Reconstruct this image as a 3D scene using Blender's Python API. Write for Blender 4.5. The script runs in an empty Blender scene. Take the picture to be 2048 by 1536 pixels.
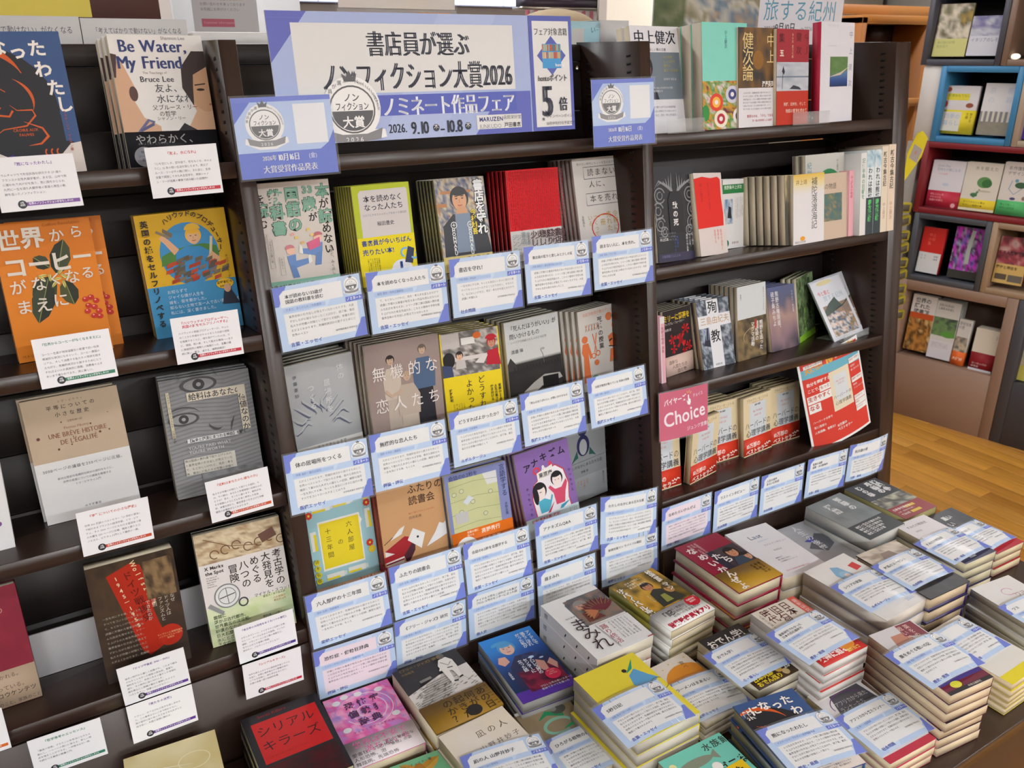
import bpy, math, random
import numpy as np
from mathutils import Matrix, Vector
from mathutils.geometry import tessellate_polygon

C = bpy.context.scene.collection
sc = bpy.context.scene
random.seed(7)

# ------------------------------------------------------------------ camera, world, lights, exposure
cam_d = bpy.data.cameras.new('camera'); cam = bpy.data.objects.new('camera', cam_d); C.objects.link(cam)
sc.camera = cam
cam_d.sensor_width = 36.0
cam_d.lens = 36.0 * 1685.5 / 2048
cam_d.clip_start = 0.02
R_ = ((0.85263936, -0.52247896, -0.00467653), (-0.19477257, -0.30952092, -0.93073113), (0.48483995, 0.79448885, -0.36567429))
M = Matrix(((R_[0][0], -R_[1][0], -R_[2][0], 0), (R_[0][1], -R_[1][1], -R_[2][1], 0), (R_[0][2], -R_[1][2], -R_[2][2], 1.80), (0, 0, 0, 1)))
cam.matrix_world = M
cam_d.dof.use_dof = True
cam_d.dof.focus_distance = 1.45
cam_d.dof.aperture_fstop = 10.0

world = bpy.data.worlds.new('world'); sc.world = world; world.use_nodes = True
world.node_tree.nodes['Background'].inputs[0].default_value = (0.95, 0.97, 1.0, 1)
world.node_tree.nodes['Background'].inputs[1].default_value = 0.25

def area(name, loc, sx, sy, power, col=(0.93, 0.965, 1.0)):
    l = bpy.data.lights.new(name, 'AREA'); l.shape = 'RECTANGLE'; l.size = sx; l.size_y = sy
    l.energy = power; l.color = col
    o = bpy.data.objects.new(name, l); o.location = loc; C.objects.link(o); return o
LAMPS = [(x, y) for x in (-1.6, 0.6, 2.8, 5.0) for y in (-2.6, -0.6, 2.6, 4.6)]
for (x, y) in LAMPS:
    area('ceiling_light', (x, y, 2.872), 1.2, 0.16, {-2.6: 84, -0.6: 9, 2.6: 20, 4.6: 20}[y])
sc.view_settings.view_transform = 'Standard'; sc.view_settings.look = 'None'
sc.view_settings.exposure = 0.0; sc.view_settings.gamma = 1.0
sc.view_settings.use_curve_mapping = False

# ------------------------------------------------------------------ helpers
def lin(c):
    if isinstance(c, str):
        c = c.lstrip('#'); c = [int(c[i:i+2], 16) / 255 for i in (0, 2, 4)]
    return tuple((v / 12.92 if v <= 0.04045 else ((v + 0.055) / 1.055) ** 2.4) for v in c)

def material(name, rough=0.5, color=None, spec=0.5, coat=0.0, noise=0.0, nscale=40, bump=0.0, bscale=300, alpha=1.0, metal=0.0, emit=None, pages=False, wood=False, stripes=0):
    m = bpy.data.materials.new(name); m.use_nodes = True
    nt = m.node_tree; n = nt.nodes; L = nt.links; b = n['Principled BSDF']
    b.inputs['Roughness'].default_value = rough; b.inputs['Specular IOR Level'].default_value = spec
    b.inputs['Coat Weight'].default_value = coat; b.inputs['Coat Roughness'].default_value = 0.12
    b.inputs['Metallic'].default_value = metal; b.inputs['Alpha'].default_value = alpha
    if color is None:
        src = n.new('ShaderNodeAttribute'); src.attribute_name = 'Col'; csock = src.outputs['Color']
    else:
        src = n.new('ShaderNodeRGB'); src.outputs[0].default_value = (*lin(color), 1); csock = src.outputs[0]
    tc = n.new('ShaderNodeTexCoord')
    if noise:
        nz = n.new('ShaderNodeTexNoise'); nz.inputs['Scale'].default_value = nscale; nz.inputs['Detail'].default_value = 3
        L.new(tc.outputs['Object'], nz.inputs['Vector'])
        mr = n.new('ShaderNodeMapRange'); mr.inputs['To Min'].default_value = 1 - noise; mr.inputs['To Max'].default_value = 1 + noise
        L.new(nz.outputs['Fac'], mr.inputs['Value'])
        mx = n.new('ShaderNodeVectorMath'); mx.operation = 'SCALE'
        L.new(csock, mx.inputs[0]); L.new(mr.outputs[0], mx.inputs['Scale']); csock = mx.outputs[0]
    if pages or wood:
        mp = n.new('ShaderNodeMapping'); mp.inputs['Scale'].default_value = (30, 1800, 30) if pages else ((60, 3, 60))
        nz = n.new('ShaderNodeTexNoise'); nz.inputs['Scale'].default_value = 1.0; nz.inputs['Detail'].default_value = 4
        L.new(tc.outputs['Object'], mp.inputs[0]); L.new(mp.outputs[0], nz.inputs['Vector'])
        mr = n.new('ShaderNodeMapRange'); a = 0.16 if pages else 0.22
        mr.inputs['From Min'].default_value = 0.3; mr.inputs['From Max'].default_value = 0.7
        mr.inputs['To Min'].default_value = 1 - a; mr.inputs['To Max'].default_value = 1 + a * 0.4
        L.new(nz.outputs['Fac'], mr.inputs['Value'])
        mx = n.new('ShaderNodeVectorMath'); mx.operation = 'SCALE'
        L.new(csock, mx.inputs[0]); L.new(mr.outputs[0], mx.inputs['Scale']); csock = mx.outputs[0]
    L.new(csock, b.inputs['Base Color'])
    if bump:
        nz = n.new('ShaderNodeTexNoise'); nz.inputs['Scale'].default_value = bscale; nz.inputs['Detail'].default_value = 2
        L.new(tc.outputs['Object'], nz.inputs['Vector'])
        bp = n.new('ShaderNodeBump'); bp.inputs['Strength'].default_value = bump; bp.inputs['Distance'].default_value = 0.001
        L.new(nz.outputs['Fac'], bp.inputs['Height']); L.new(bp.outputs[0], b.inputs['Normal'])
    if emit:
        L.new(csock, b.inputs['Emission Color']); b.inputs['Emission Strength'].default_value = emit
    return m
MAT = dict(
    cover=material('printed_cover_paper', 0.50, spec=0.25, noise=0.02, bump=0.05, bscale=120),
    band=material('printed_band_paper', 0.5, spec=0.25, noise=0.02),
    gloss=material('glossy_cover_paper', 0.34, noise=0.02, spec=0.32),
    page=material('page_edges', 0.9, pages=True, spec=0.2),
    card=material('printed_card', 0.5, noise=0.01),
    film=material('clear_laminate_film', 0.10, color='e6ecf2', alpha=0.10, spec=0.6, bump=0.12, bscale=35),
    shelf=material('dark_brown_shelf', 0.27, color='33241e', noise=0.14, nscale=6, bump=0.10, bscale=900, spec=0.5),
    shelfback=material('dark_shelf_panel', 0.5, color='241c1a', noise=0.12, nscale=6, bump=0.1, bscale=900),
    hole=material('slot_black', 0.8, color='0a0808', noise=0.05),
    plain=material('painted_board', 0.5, noise=0.04, nscale=12, bump=0.06, bscale=500),
    plank=material('oak_plank', 0.38, wood=True, noise=0.05, nscale=3, coat=0.15, bump=0.05, bscale=80),
    wall=material('plaster_wall', 0.85, noise=0.03, nscale=5, bump=0.1, bscale=200),
    chrome=material('steel', 0.25, color='c8c4bc', metal=1.0, noise=0.03),
    lit=material('lit_panel', 0.5, emit=1.6, noise=0.02),
    tube=material('lit_tube', 0.5, emit=3.0, noise=0.01),
    acrylic=material('clear_acrylic', 0.06, color='eef3f5', alpha=0.18, spec=0.7, noise=0.01),
    fleece=material('fleece', 0.95, noise=0.1, nscale=30, bump=0.8, bscale=120),
)

GL = {}
def glyph(ch, bold, res):
    k = (ch, bold, res)
    if k in GL: return GL[k]
    c = bpy.data.curves.new('g', 'FONT'); c.body = ch; c.size = 1; c.resolution_u = res; c.fill_mode = 'BOTH'; c.offset = bold
    o = bpy.data.objects.new('g', c); me = bpy.data.meshes.new_from_object(o)
    nv = len(me.vertices); v = np.empty(nv * 3, np.float32); me.vertices.foreach_get('co', v); v = v.reshape(-1, 3)[:, :2].astype(float)
    me.calc_loop_triangles(); t = np.empty(len(me.loop_triangles) * 3, np.int32); me.loop_triangles.foreach_get('vertices', t); t = t.reshape(-1, 3)
    bpy.data.objects.remove(o); bpy.data.curves.remove(c); bpy.data.meshes.remove(me)
    full = ord(ch) > 0x2000
    adv = 1.0 if full else ((v[:, 0].max() + 0.05) if nv else 0.3)
    GL[k] = (v, t, adv, full)
    return GL[k]

LY = 0.00004
class Art:
    """flat print on a w x h sheet; x to the right in widths, y upwards in heights, every layer a hair above the one before"""
    def __init__(s, w, h, x0=0.0, z0=0.0, y0=0.0, sub=1):
        s.w, s.h, s.x0, s.z0, s.y0, s.sub = w, h, x0, z0, y0, sub
        s.V, s.T, s.K, s.n, s.k = [], [], [], 0, 1
        s.clip = None
    def add(s, xy, tri, col, layer=None):
        """xy in metres on the sheet (origin lower left)"""
        if len(xy) == 0 or len(tri) == 0: return
        xy = np.clip(np.asarray(xy, float), (0, 0), (s.w, s.h)); ly = s.k if layer is None else layer
        v = np.column_stack([xy[:, 0] - s.w / 2 + s.x0, np.full(len(xy), s.y0 - LY * ly), xy[:, 1] + s.z0])
        s.V.append(v); s.T.append(np.asarray(tri, np.int64) + s.n); s.n += len(v)
        col = np.asarray(col, float)
        s.K.append(np.tile(col, (len(v), 1)) if col.ndim == 1 else col)
        if layer is None: s.k += 1
    def p(s, pts, c):
        pts = [(x * s.w, y * s.h) for x, y in pts]; c = lin(c)
        if s.sub > 1:
            k0 = s.k
            for i in range(s.sub):
                a, b = s.w * i / s.sub, s.w * (i + 1) / s.sub
                q = clipx(clipx(pts, a, 1), b, -1)
                if len(q) > 2: s.add(q, [(0, j, j + 1) for j in range(1, len(q) - 1)], c, layer=k0)
            s.k += 1; return
        tri = tessellate_polygon([[Vector((x, y, 0)) for x, y in pts]])
        s.add(pts, [tuple(t) for t in tri], c)
    def r(s, x0, y0, x1, y1, c): s.p([(x0, y0), (x1, y0), (x1, y1), (x0, y1)], c)
    def e(s, cx, cy, rx, ry, c, a0=0, a1=360, n=26):
        """ellipse, rx and ry both in widths"""
        q = s.w / s.h; st = [math.radians(a0 + (a1 - a0) * i / n) for i in range(n + 1)]
        pts = [((cx + rx * math.cos(a)) * s.w, cy * s.h + ry * s.w * math.sin(a)) for a in st]
        pts = [(cx * s.w, cy * s.h)] + pts
        s.add(pts, [(0, i, i + 1) for i in range(1, len(pts) - 1)], lin(c))
    def l(s, pts, wd, c, taper=False):
        """polyline; wd in widths"""
        P = np.array([(x * s.w, y * s.h) for x, y in pts]); n = len(P); D = np.gradient(P, axis=0)
        D /= np.maximum(np.linalg.norm(D, axis=1, keepdims=True), 1e-9); N = np.column_stack([-D[:, 1], D[:, 0]])
        t = np.linspace(0, 1, n); hw = (wd * s.w / 2) * (np.sin(np.pi * np.clip(t, .04, .96)) if taper else np.ones(n))
        V = np.concatenate([P + N * hw[:, None], P - N * hw[:, None]])
        T = [];
        for i in range(n - 1): T += [(i, i + 1, n + i), (i + 1, n + i + 1, n + i)]
        s.add(V, T, lin(c))
    def arc(s, cx, cy, rx, ry, a0, a1, wd, c, n=20, taper=False):
        q = s.w / s.h
        s.l([(cx + rx * math.cos(math.radians(a0 + (a1 - a0) * i / n)), cy + ry * q * math.sin(math.radians(a0 + (a1 - a0) * i / n))) for i in range(n + 1)], wd, c, taper)
    def t(s, x, y, size, txt, c, v=False, b=0.0, al='l', gap=0.0, serif=0.0, res=2, ol=None, lead=1.25, rot=0.0, sx=1.0):
        """size in widths; horizontal text hangs from y (lines split by |); vertical text is centred on x, columns run right to left"""
        if ol: s.t(x, y, size, txt, ol[0], v, ol[1], al, gap, 0, res, None, lead, rot, sx)
        S = size * s.w; VV, TT, n = [], [], 0; cr, sr = math.cos(rot), math.sin(rot)
        shifts = (0.0,) if not serif else (-serif / 2, serif / 2)
        for li, line in enumerate(txt.split('|')):
            if v: X, Y = -li * S * lead, 0.0
            else:
                wl = sum(glyph(ch, b, res)[2] * sx + gap for ch in line) * S
                X = {'l': 0.0, 'c': -wl / 2, 'r': -wl}[al]; Y = -li * S * lead
            for ch in line:
                if ch == ' ': 
                    if v: Y -= S * .5
                    else: X += S * .3
                    continue
                g, tr, adv, full = glyph(ch, b, res)
                if len(g):
                    gx = g[:, 0].copy(); gy = g[:, 1] - 0.38
                    if v:
                        if ch in 'ー～…―-': gx, gy = gy + 0.0 + 0.5, -(gx - 0.5)
                        elif ch in '、。': gx, gy = gx + .6, gy + .6
                        elif ch in 'ょゃゅっィョッァェャュ': gx = gx + .08; gy = gy + .08
                        elif not full: gx = gx + (1 - adv) / 2
                        gx = gx - 0.5; px, py = X, Y - S * 0.5
                    else: px, py = X, Y - S * 0.5
                    for sh in shifts:
                        q = np.column_stack([px + (gx * (sx if not v else 1) + sh) * S, py + gy * S]); VV.append(q); TT.append(tr + n); n += len(q)
                if v: Y -= S * ((1.0 if full else 0.8) + gap)
                else: X += S * (adv * sx + gap)
        if not VV: return
        q = np.concatenate(VV)
        q = np.column_stack([q[:, 0] * cr - q[:, 1] * sr + x * s.w, q[:, 0] * sr + q[:, 1] * cr + y * s.h])
        if q[:, 0].min() < 0 or q[:, 0].max() > s.w or q[:, 1].min() < 0 or q[:, 1].max() > s.h:
            tt = np.concatenate(TT); ins = (q[:, 0] > 0) & (q[:, 0] < s.w) & (q[:, 1] > 0) & (q[:, 1] < s.h)
            tt = tt[ins[tt].all(axis=1)]
            if len(tt): s.add(q, tt, lin(c))
            return
        s.add(q, np.concatenate(TT), lin(c))
    def n(s, *a, **k): pass
    def tex(s, x0, y0, x1, y1, cols, scale=6, seed=1, nx=22, ny=22, stretch=(1, 1), fn=None):
        """printed picture: a grid of cells coloured from value noise through a palette (or by fn(u, v) -> colour list index)"""
        rs = np.random.RandomState(seed); P = np.array([lin(c) for c in cols])
        u, v = np.meshgrid(np.linspace(0, 1, nx + 1), np.linspace(0, 1, ny + 1))
        def vn(u, v, f):
            g = rs.rand(64, 64); a, b = u * f * stretch[0] % 62, v * f * stretch[1] % 62; i, j = a.astype(int), b.astype(int); fa, fb = a - i, b - j
            return g[j, i] * (1 - fa) * (1 - fb) + g[j, i + 1] * fa * (1 - fb) + g[j + 1, i] * (1 - fa) * fb + g[j + 1, i + 1] * fa * fb
        z = 0.6 * vn(u, v, scale) + 0.4 * vn(u, v, scale * 2.3)
        if fn is not None: z = fn(u, v, z)
        z = np.clip(z, 0, 0.9999) * (len(P) - 1); i = z.astype(int); f = (z - i)[..., None]
        K = (P[i] * (1 - f) + P[np.minimum(i + 1, len(P) - 1)] * f).reshape(-1, 3)
        XY = np.column_stack([((x0 + (x1 - x0) * u) * s.w).ravel(), ((y0 + (y1 - y0) * v) * s.h).ravel()])
        T = []; W = nx + 1
        for j in range(ny):
            for i in range(nx):
                a = j * W + i; T += [(a, a + 1, a + W), (a + 1, a + W + 1, a + W)]
        s.add(XY, T, K)
    def face(s, cx, cy, r, skin='e0b090', hair='2a2220', eyes=True):
        s.e(cx, cy + r * s.w / s.h * .25, r * 1.12, r * 1.2, hair); s.e(cx, cy, r * .86, r * 1.08, skin)
        s.e(cx, cy + r * s.w / s.h * .86, r * .9, r * .42, hair)
        if eyes:
            q = s.w / s.h
            for k in (-1, 1):
                s.e(cx + k * r * .36, cy + r * .18 * q, r * .15, r * .06, '2a2020', n=8); s.l([(cx + k * r * .2, cy + r * .4 * q), (cx + k * r * .55, cy + r * .42 * q)], r * .08, hair)
            s.l([(cx, cy + r * .1 * q), (cx - r * .08, cy - r * .22 * q), (cx + r * .06, cy - r * .24 * q)], r * .05, 'a87858')
            s.l([(cx - r * .26, cy - r * .52 * q), (cx, cy - r * .58 * q), (cx + r * .26, cy - r * .52 * q)], r * .1, 'b05048')

def clipx(pts, x, sgn):
    out = []
    for i in range(len(pts)):
        a, b = pts[i], pts[(i + 1) % len(pts)]; ia, ib = (a[0] - x) * sgn >= -1e-12, (b[0] - x) * sgn >= -1e-12
        if ia: out.append(a)
        if ia != ib:
            t = (x - a[0]) / (b[0] - a[0]); out.append((x, a[1] + t * (b[1] - a[1])))
    return out

class Geo:
    def __init__(s): s.V, s.T, s.K, s.n = [], [], [], 0
    def raw(s, V, T, K):
        V = np.asarray(V, float); s.V.append(V); s.T.append(np.asarray(T, np.int64) + s.n); s.n += len(V)
        K = np.asarray(K, float); s.K.append(np.tile(K, (len(V), 1)) if K.ndim == 1 else K)
    def box(s, x0, x1, y0, y1, z0, z1, c='808080', bev=0.0):
        c = lin(c) if isinstance(c, str) else c
        if bev:
            b = min(bev, (x1 - x0) / 2.01, (y1 - y0) / 2.01, (z1 - z0) / 2.01); lay = []
            def ring(z, i): return [(x0 + i, y0 + b, z), (x0 + b, y0 + i, z), (x1 - b, y0 + i, z), (x1 - i, y0 + b, z), (x1 - i, y1 - b, z), (x1 - b, y1 - i, z), (x0 + b, y1 - i, z), (x0 + i, y1 - b, z)]
            V = ring(z0, b) + ring(z0 + b, 0) + ring(z1 - b, 0) + ring(z1, b); T = []
            for k in range(3):
                for i in range(8):
                    a, d = k * 8 + i, k * 8 + (i + 1) % 8; T += [(a, d, d + 8), (a, d + 8, a + 8)]
            T += [(0, i + 1, i) for i in range(1, 7)] + [(24, 24 + i, 25 + i) for i in range(1, 7)]
            s.raw(V, T, c); return
        V = [(x0, y0, z0), (x1, y0, z0), (x1, y1, z0), (x0, y1, z0), (x0, y0, z1), (x1, y0, z1), (x1, y1, z1), (x0, y1, z1)]
        T = [(0, 2, 1), (0, 3, 2), (4, 5, 6), (4, 6, 7), (0, 1, 5), (0, 5, 4), (1, 2, 6), (1, 6, 5), (2, 3, 7), (2, 7, 6), (3, 0, 4), (3, 4, 7)]
        s.raw(V, T, c)
    def cyl(s, p0, p1, r, c='808080', n=12, r1=None):
        c = lin(c) if isinstance(c, str) else c; p0, p1 = Vector(p0), Vector(p1); d = (p1 - p0).normalized(); r1 = r if r1 is None else r1
        a = d.orthogonal().normalized(); b = d.cross(a); V = []
        for p, q in ((p0, r), (p1, r1)): V += [tuple(p + a * q * math.cos(2 * math.pi * i / n) + b * q * math.sin(2 * math.pi * i / n)) for i in range(n)]
        V += [tuple(p0), tuple(p1)]; T = []
        for i in range(n): j = (i + 1) % n; T += [(i, j, n + j), (i, n + j, n + i), (2 * n, j, i), (2 * n + 1, n + i, n + j)]
        s.raw(V, T, c)
    def ball(s, c0, rx, ry, rz, c='808080', n=14, m=9):
        V, T = [], []
        for j in range(m + 1):
            p = math.pi * j / m - math.pi / 2
            for i in range(n): a = 2 * math.pi * i / n; V.append((c0[0] + rx * math.cos(p) * math.cos(a), c0[1] + ry * math.cos(p) * math.sin(a), c0[2] + rz * math.sin(p)))
        for j in range(m):
            for i in range(n): a, b = j * n + i, j * n + (i + 1) % n; T += [(a, b, b + n), (a, b + n, a + n)]
        s.raw(V, T, lin(c))
    def art(s, a, f=None):
        for V, T, K in zip(a.V, a.T, a.K):
            pass
        if a.V:
            V = np.concatenate(a.V); s.raw(f(V) if f else V, np.concatenate(a.T), np.concatenate(a.K))
    def mesh(s, name):
        V = np.concatenate(s.V).astype(np.float32); T = np.concatenate(s.T).astype(np.int32); K = np.concatenate(s.K)
        me = bpy.data.meshes.new(name); me.vertices.add(len(V)); me.vertices.foreach_set('co', V.ravel())
        me.loops.add(T.size); me.loops.foreach_set('vertex_index', T.ravel())
        me.polygons.add(len(T)); me.polygons.foreach_set('loop_start', np.arange(0, T.size, 3, dtype=np.int32))
        me.update(calc_edges=True)
        at = me.color_attributes.new('Col', 'FLOAT_COLOR', 'POINT')
        at.data.foreach_set('color', np.column_stack([K, np.ones(len(K))]).astype(np.float32).ravel())
        return me
    def obj(s, name, mat, parent=None, smooth=False):
        me = s.mesh(name); me.materials.append(MAT[mat])
        if smooth: me.polygons.foreach_set('use_smooth', np.ones(len(me.polygons), bool))
        o = bpy.data.objects.new(name, me); C.objects.link(o)
        if parent is not None: o.parent = parent
        return o
def box_obj(name, mat, dims, parent=None, c='808080', bev=0.0):
    g = Geo(); g.box(*dims, c, bev); return g.obj(name, mat, parent)

LABELS = set()
def tag(o, label, cat, group=None, kind=None):
    if label in LABELS: print('DUPLICATE LABEL', label)
    if not 4 <= len(label.split()) <= 16: print('LENGTH', label)
    LABELS.add(label); o['label'] = label; o['category'] = cat
    if group: o['group'] = group
    if kind: o['kind'] = kind
    return o
def root(name, mat4=None):
    o = bpy.data.objects.new(name, None); o.empty_display_size = 0.05; C.objects.link(o)
    if mat4 is not None: o.matrix_world = mat4
    return o
def clone(src, mat4):
    r = src.copy(); C.objects.link(r); r.matrix_world = mat4
    for ch in list(src.children):
        c = ch.copy(); C.objects.link(c); c.parent = r
        for g in list(ch.children):
            d = g.copy(); C.objects.link(d); d.parent = c
    return r

LEAN = 0.129249
FSH = Matrix(((1, 0, 0, 0), (0, math.cos(LEAN), math.sin(LEAN), 1.215), (0, -math.sin(LEAN), math.cos(LEAN), 0.75), (0, 0, 0, 1)))
def shelf_m(x, d, u, t=0, r=0, y=0):
    """a place on the leaning shelf: x along it, d into it, u up its uprights; t tips the top back"""
    return FSH @ Matrix.Translation((x, d, u)) @ Matrix.Rotation(y, 4, 'Z') @ Matrix.Rotation(-t, 4, 'X') @ Matrix.Rotation(r, 4, 'Y')
def flat_m(x, y, z, th, h, tx=0, ty=0):
    """lying face up with its centre at x, y; the sheet is h deep and its print at height z"""
    return Matrix.Translation((x, y, z)) @ Matrix.Rotation(th, 4, 'Z') @ Matrix.Rotation(-tx, 4, 'Y') @ Matrix.Rotation(ty - math.pi / 2, 4, 'X') @ Matrix.Translation((0, 0, -h / 2))
# measured places: shelf books (x, depth, up, tilt, roll, yaw, width, height), table stacks (x, y, top, turn, width, height), cards
SH = {
    'bear': (0.0607, 0.0457, 0.907, 0.0018, -0.0096, -0.0018, 0.1312, 0.1858),
    'bewater': (0.2551, 0.072, 0.907, 0.0636, 0.0097, 0.0215, 0.1335, 0.1904),
    'coffee': (0.0543, 0.0923, 0.64, -0.1606, 0.0091, 0.085, 0.1304, 0.2029),
    'coffee2': (0.0684, 0.1363, 0.64, 0.0412, 0.023, 0, 0.1279, 0.1984),
    'castle': (0.2557, 0.111, 0.64, -0.0087, -0.0121, -0.0198, 0.1385, 0.1972),
    'beige': (0.0465, 0.1172, 0.372, 0.108, -0.0024, 0.0105, 0.1396, 0.2007),
    'money': (0.2408, 0.078, 0.372, 0.2973, 0.0274, -0.004, 0.1446, 0.1997),
    'leftwhite': (-0.1338, 0.0604, 0.372, 0.0939, 0.0396, 0.0123, 0.128, 0.188),
    'redtan': (-0.1475, 0.07, 0.113, 0.1094, -0.0051, -0.002, 0.128, 0.1911),
    'wolf': (0.0739, 0.0334, 0.113, -0.0619, 0.0076, -0.0154, 0.1284, 0.2078),
    'xmarks': (0.2461, 0.0351, 0.113, 0.1483, 0.0061, -0.0546, 0.1428, 0.2),
    'm33': (0.427, 0.0701, 0.682, 0.0002, 0.0008, 0.0003, 0.128, 0.1885),
    'm2': (0.5774, 0.0507, 0.682, 0.0116, -0.0064, -0.0097, 0.1066, 0.1724),
    'm3': (0.7499, 0.0769, 0.682, 0.0935, 0.0036, 0.0067, 0.1056, 0.1711),
    'm4': (0.9131, 0.0892, 0.682, 0.0272, 0.0058, 0.0248, 0.123, 0.1753),
    'm5': (1.075, 0.0755, 0.682, 0.1012, -0.012, 0.0061, 0.127, 0.1889),
    'm6': (0.4445, 0.0994, 0.372, -0.0477, -0.0326, 0.044, 0.1264, 0.1912),
    'm7': (0.5899, 0.0676, 0.372, -0.0222, -0.0049, -0.0357, 0.1452, 0.2037),
    'm8': (0.7412, 0.0832, 0.372, 0.0798, 0.0284, -0.0083, 0.1296, 0.1915),
    'm9': (0.8947, 0.0957, 0.372, -0.0093, -0.0309, 0.0025, 0.1305, 0.1943),
    'm10': (1.0871, 0.1237, 0.372, -0.0091, -0.0596, 0.0032, 0.1078, 0.1837),
    'm11': (0.4377, 0.0806, 0.113, 0.0852, 0.0162, 0.0034, 0.126, 0.188),
    'm12': (0.5666, 0.0442, 0.113, 0.0949, 0.023, -0.0164, 0.1326, 0.188),
    'm13': (0.7054, 0.0271, 0.113, 0.0921, 0.0005, -0.0283, 0.1355, 0.188),
    'm14': (0.8838, 0.0426, 0.113, 0.1189, -0.0598, -0.0156, 0.133, 0.188),
    'm15': (1.0315, 0.1374, 0.113, -0.0554, -0.0489, 0.0469, 0.1281, 0.188),
    'r1': (1.1593, -0.0096, 0.907, 0.0907, 0.0037, 0.0604, 0.132, 0.2106),
    'teal': (1.3429, -0.0073, 0.907, 0.0016, -0.0009, 0.0614, 0.1341, 0.2077),
    'kenjiron': (1.4544, -0.0298, 0.907, 0.0182, -0.0037, -0.0681, 0.125, 0.2047),
    'shugo': (1.561, -0.055, 0.907, 0.0384, -0, -0.0142, 0.1281, 0.2041),
    'whiteN': (1.6336, -0.105, 0.907, -0.0053, -0.0115, 0.0657, 0.1267, 0.2127),
    'aki': (1.2484, 0.0492, 0.64, 0.1009, 0.0379, 0.12, 0.1296, 0.211),
    'redN': (1.3515, 0.047, 0.64, 0.1396, 0.0531, 0.1999, 0.1031, 0.1846),
    'greenN': (1.4699, 0.0951, 0.64, 0.0299, 0.0256, 0.0819, 0.097, 0.1563),
    'ume': (1.6767, 0.0442, 0.64, 0.0193, -0, 0.087, 0.109, 0.1638),
    'leaf': (1.5986, 0.0403, 0.64, 0.0689, 0.1139, 0.384, 0.1049, 0.1568),
    'tale': (1.7347, 0.0238, 0.64, 0.0288, -0.0059, 0.3214, 0.1049, 0.1577),
    'greenC': (1.7468, 0.0356, 0.64, 0.0497, 0.0138, -0.2936, 0.1357, 0.1967),
    'emily': (1.2822, 0.0925, 0.373, 0.0235, -0.0201, 0.1223, 0.0933, 0.1517),
    'jun': (1.3857, 0.0684, 0.373, 0.1614, 0.0023, 0.0172, 0.103, 0.1595),
    'magma': (1.4951, 0.0708, 0.373, 0.0115, -0.0166, 0.0228, 0.0969, 0.1787),
    'kodo': (1.6169, 0.0758, 0.373, 0.1464, 0.0352, 0.1293, 0.1139, 0.1576),
    'greenB': (1.7453, 0.1163, 0.373, 0.0679, -0.0219, 0.3892, 0.127, 0.1647),
    'kinan': (1.8729, 0.054, 0.373, 0.3217, -0.228, -0.0605, 0.1475, 0.2005),
    'h0': (1.1895, 0.0526, 0.12, 0.0284, 0.007, 0.0004, 0.107, 0.152),
    'h1': (1.3063, 0.0473, 0.12, -0.085, 0.005, 0.218, 0.1075, 0.152),
    'h2': (1.4184, 0.0959, 0.12, 0.0143, 0.0071, 0.0012, 0.107, 0.1523),
    'h3': (1.5265, 0.0825, 0.12, 0.003, -0.0118, 0.082, 0.1027, 0.1582),
    'h4': (1.6386, 0.0934, 0.12, 0.0152, 0.0031, 0.0071, 0.107, 0.1563),
    'poster': (1.7529, 0.0443, 0.12, -0.1962, -0.198, -0.186, 0.2202, 0.2513),
}
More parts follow.
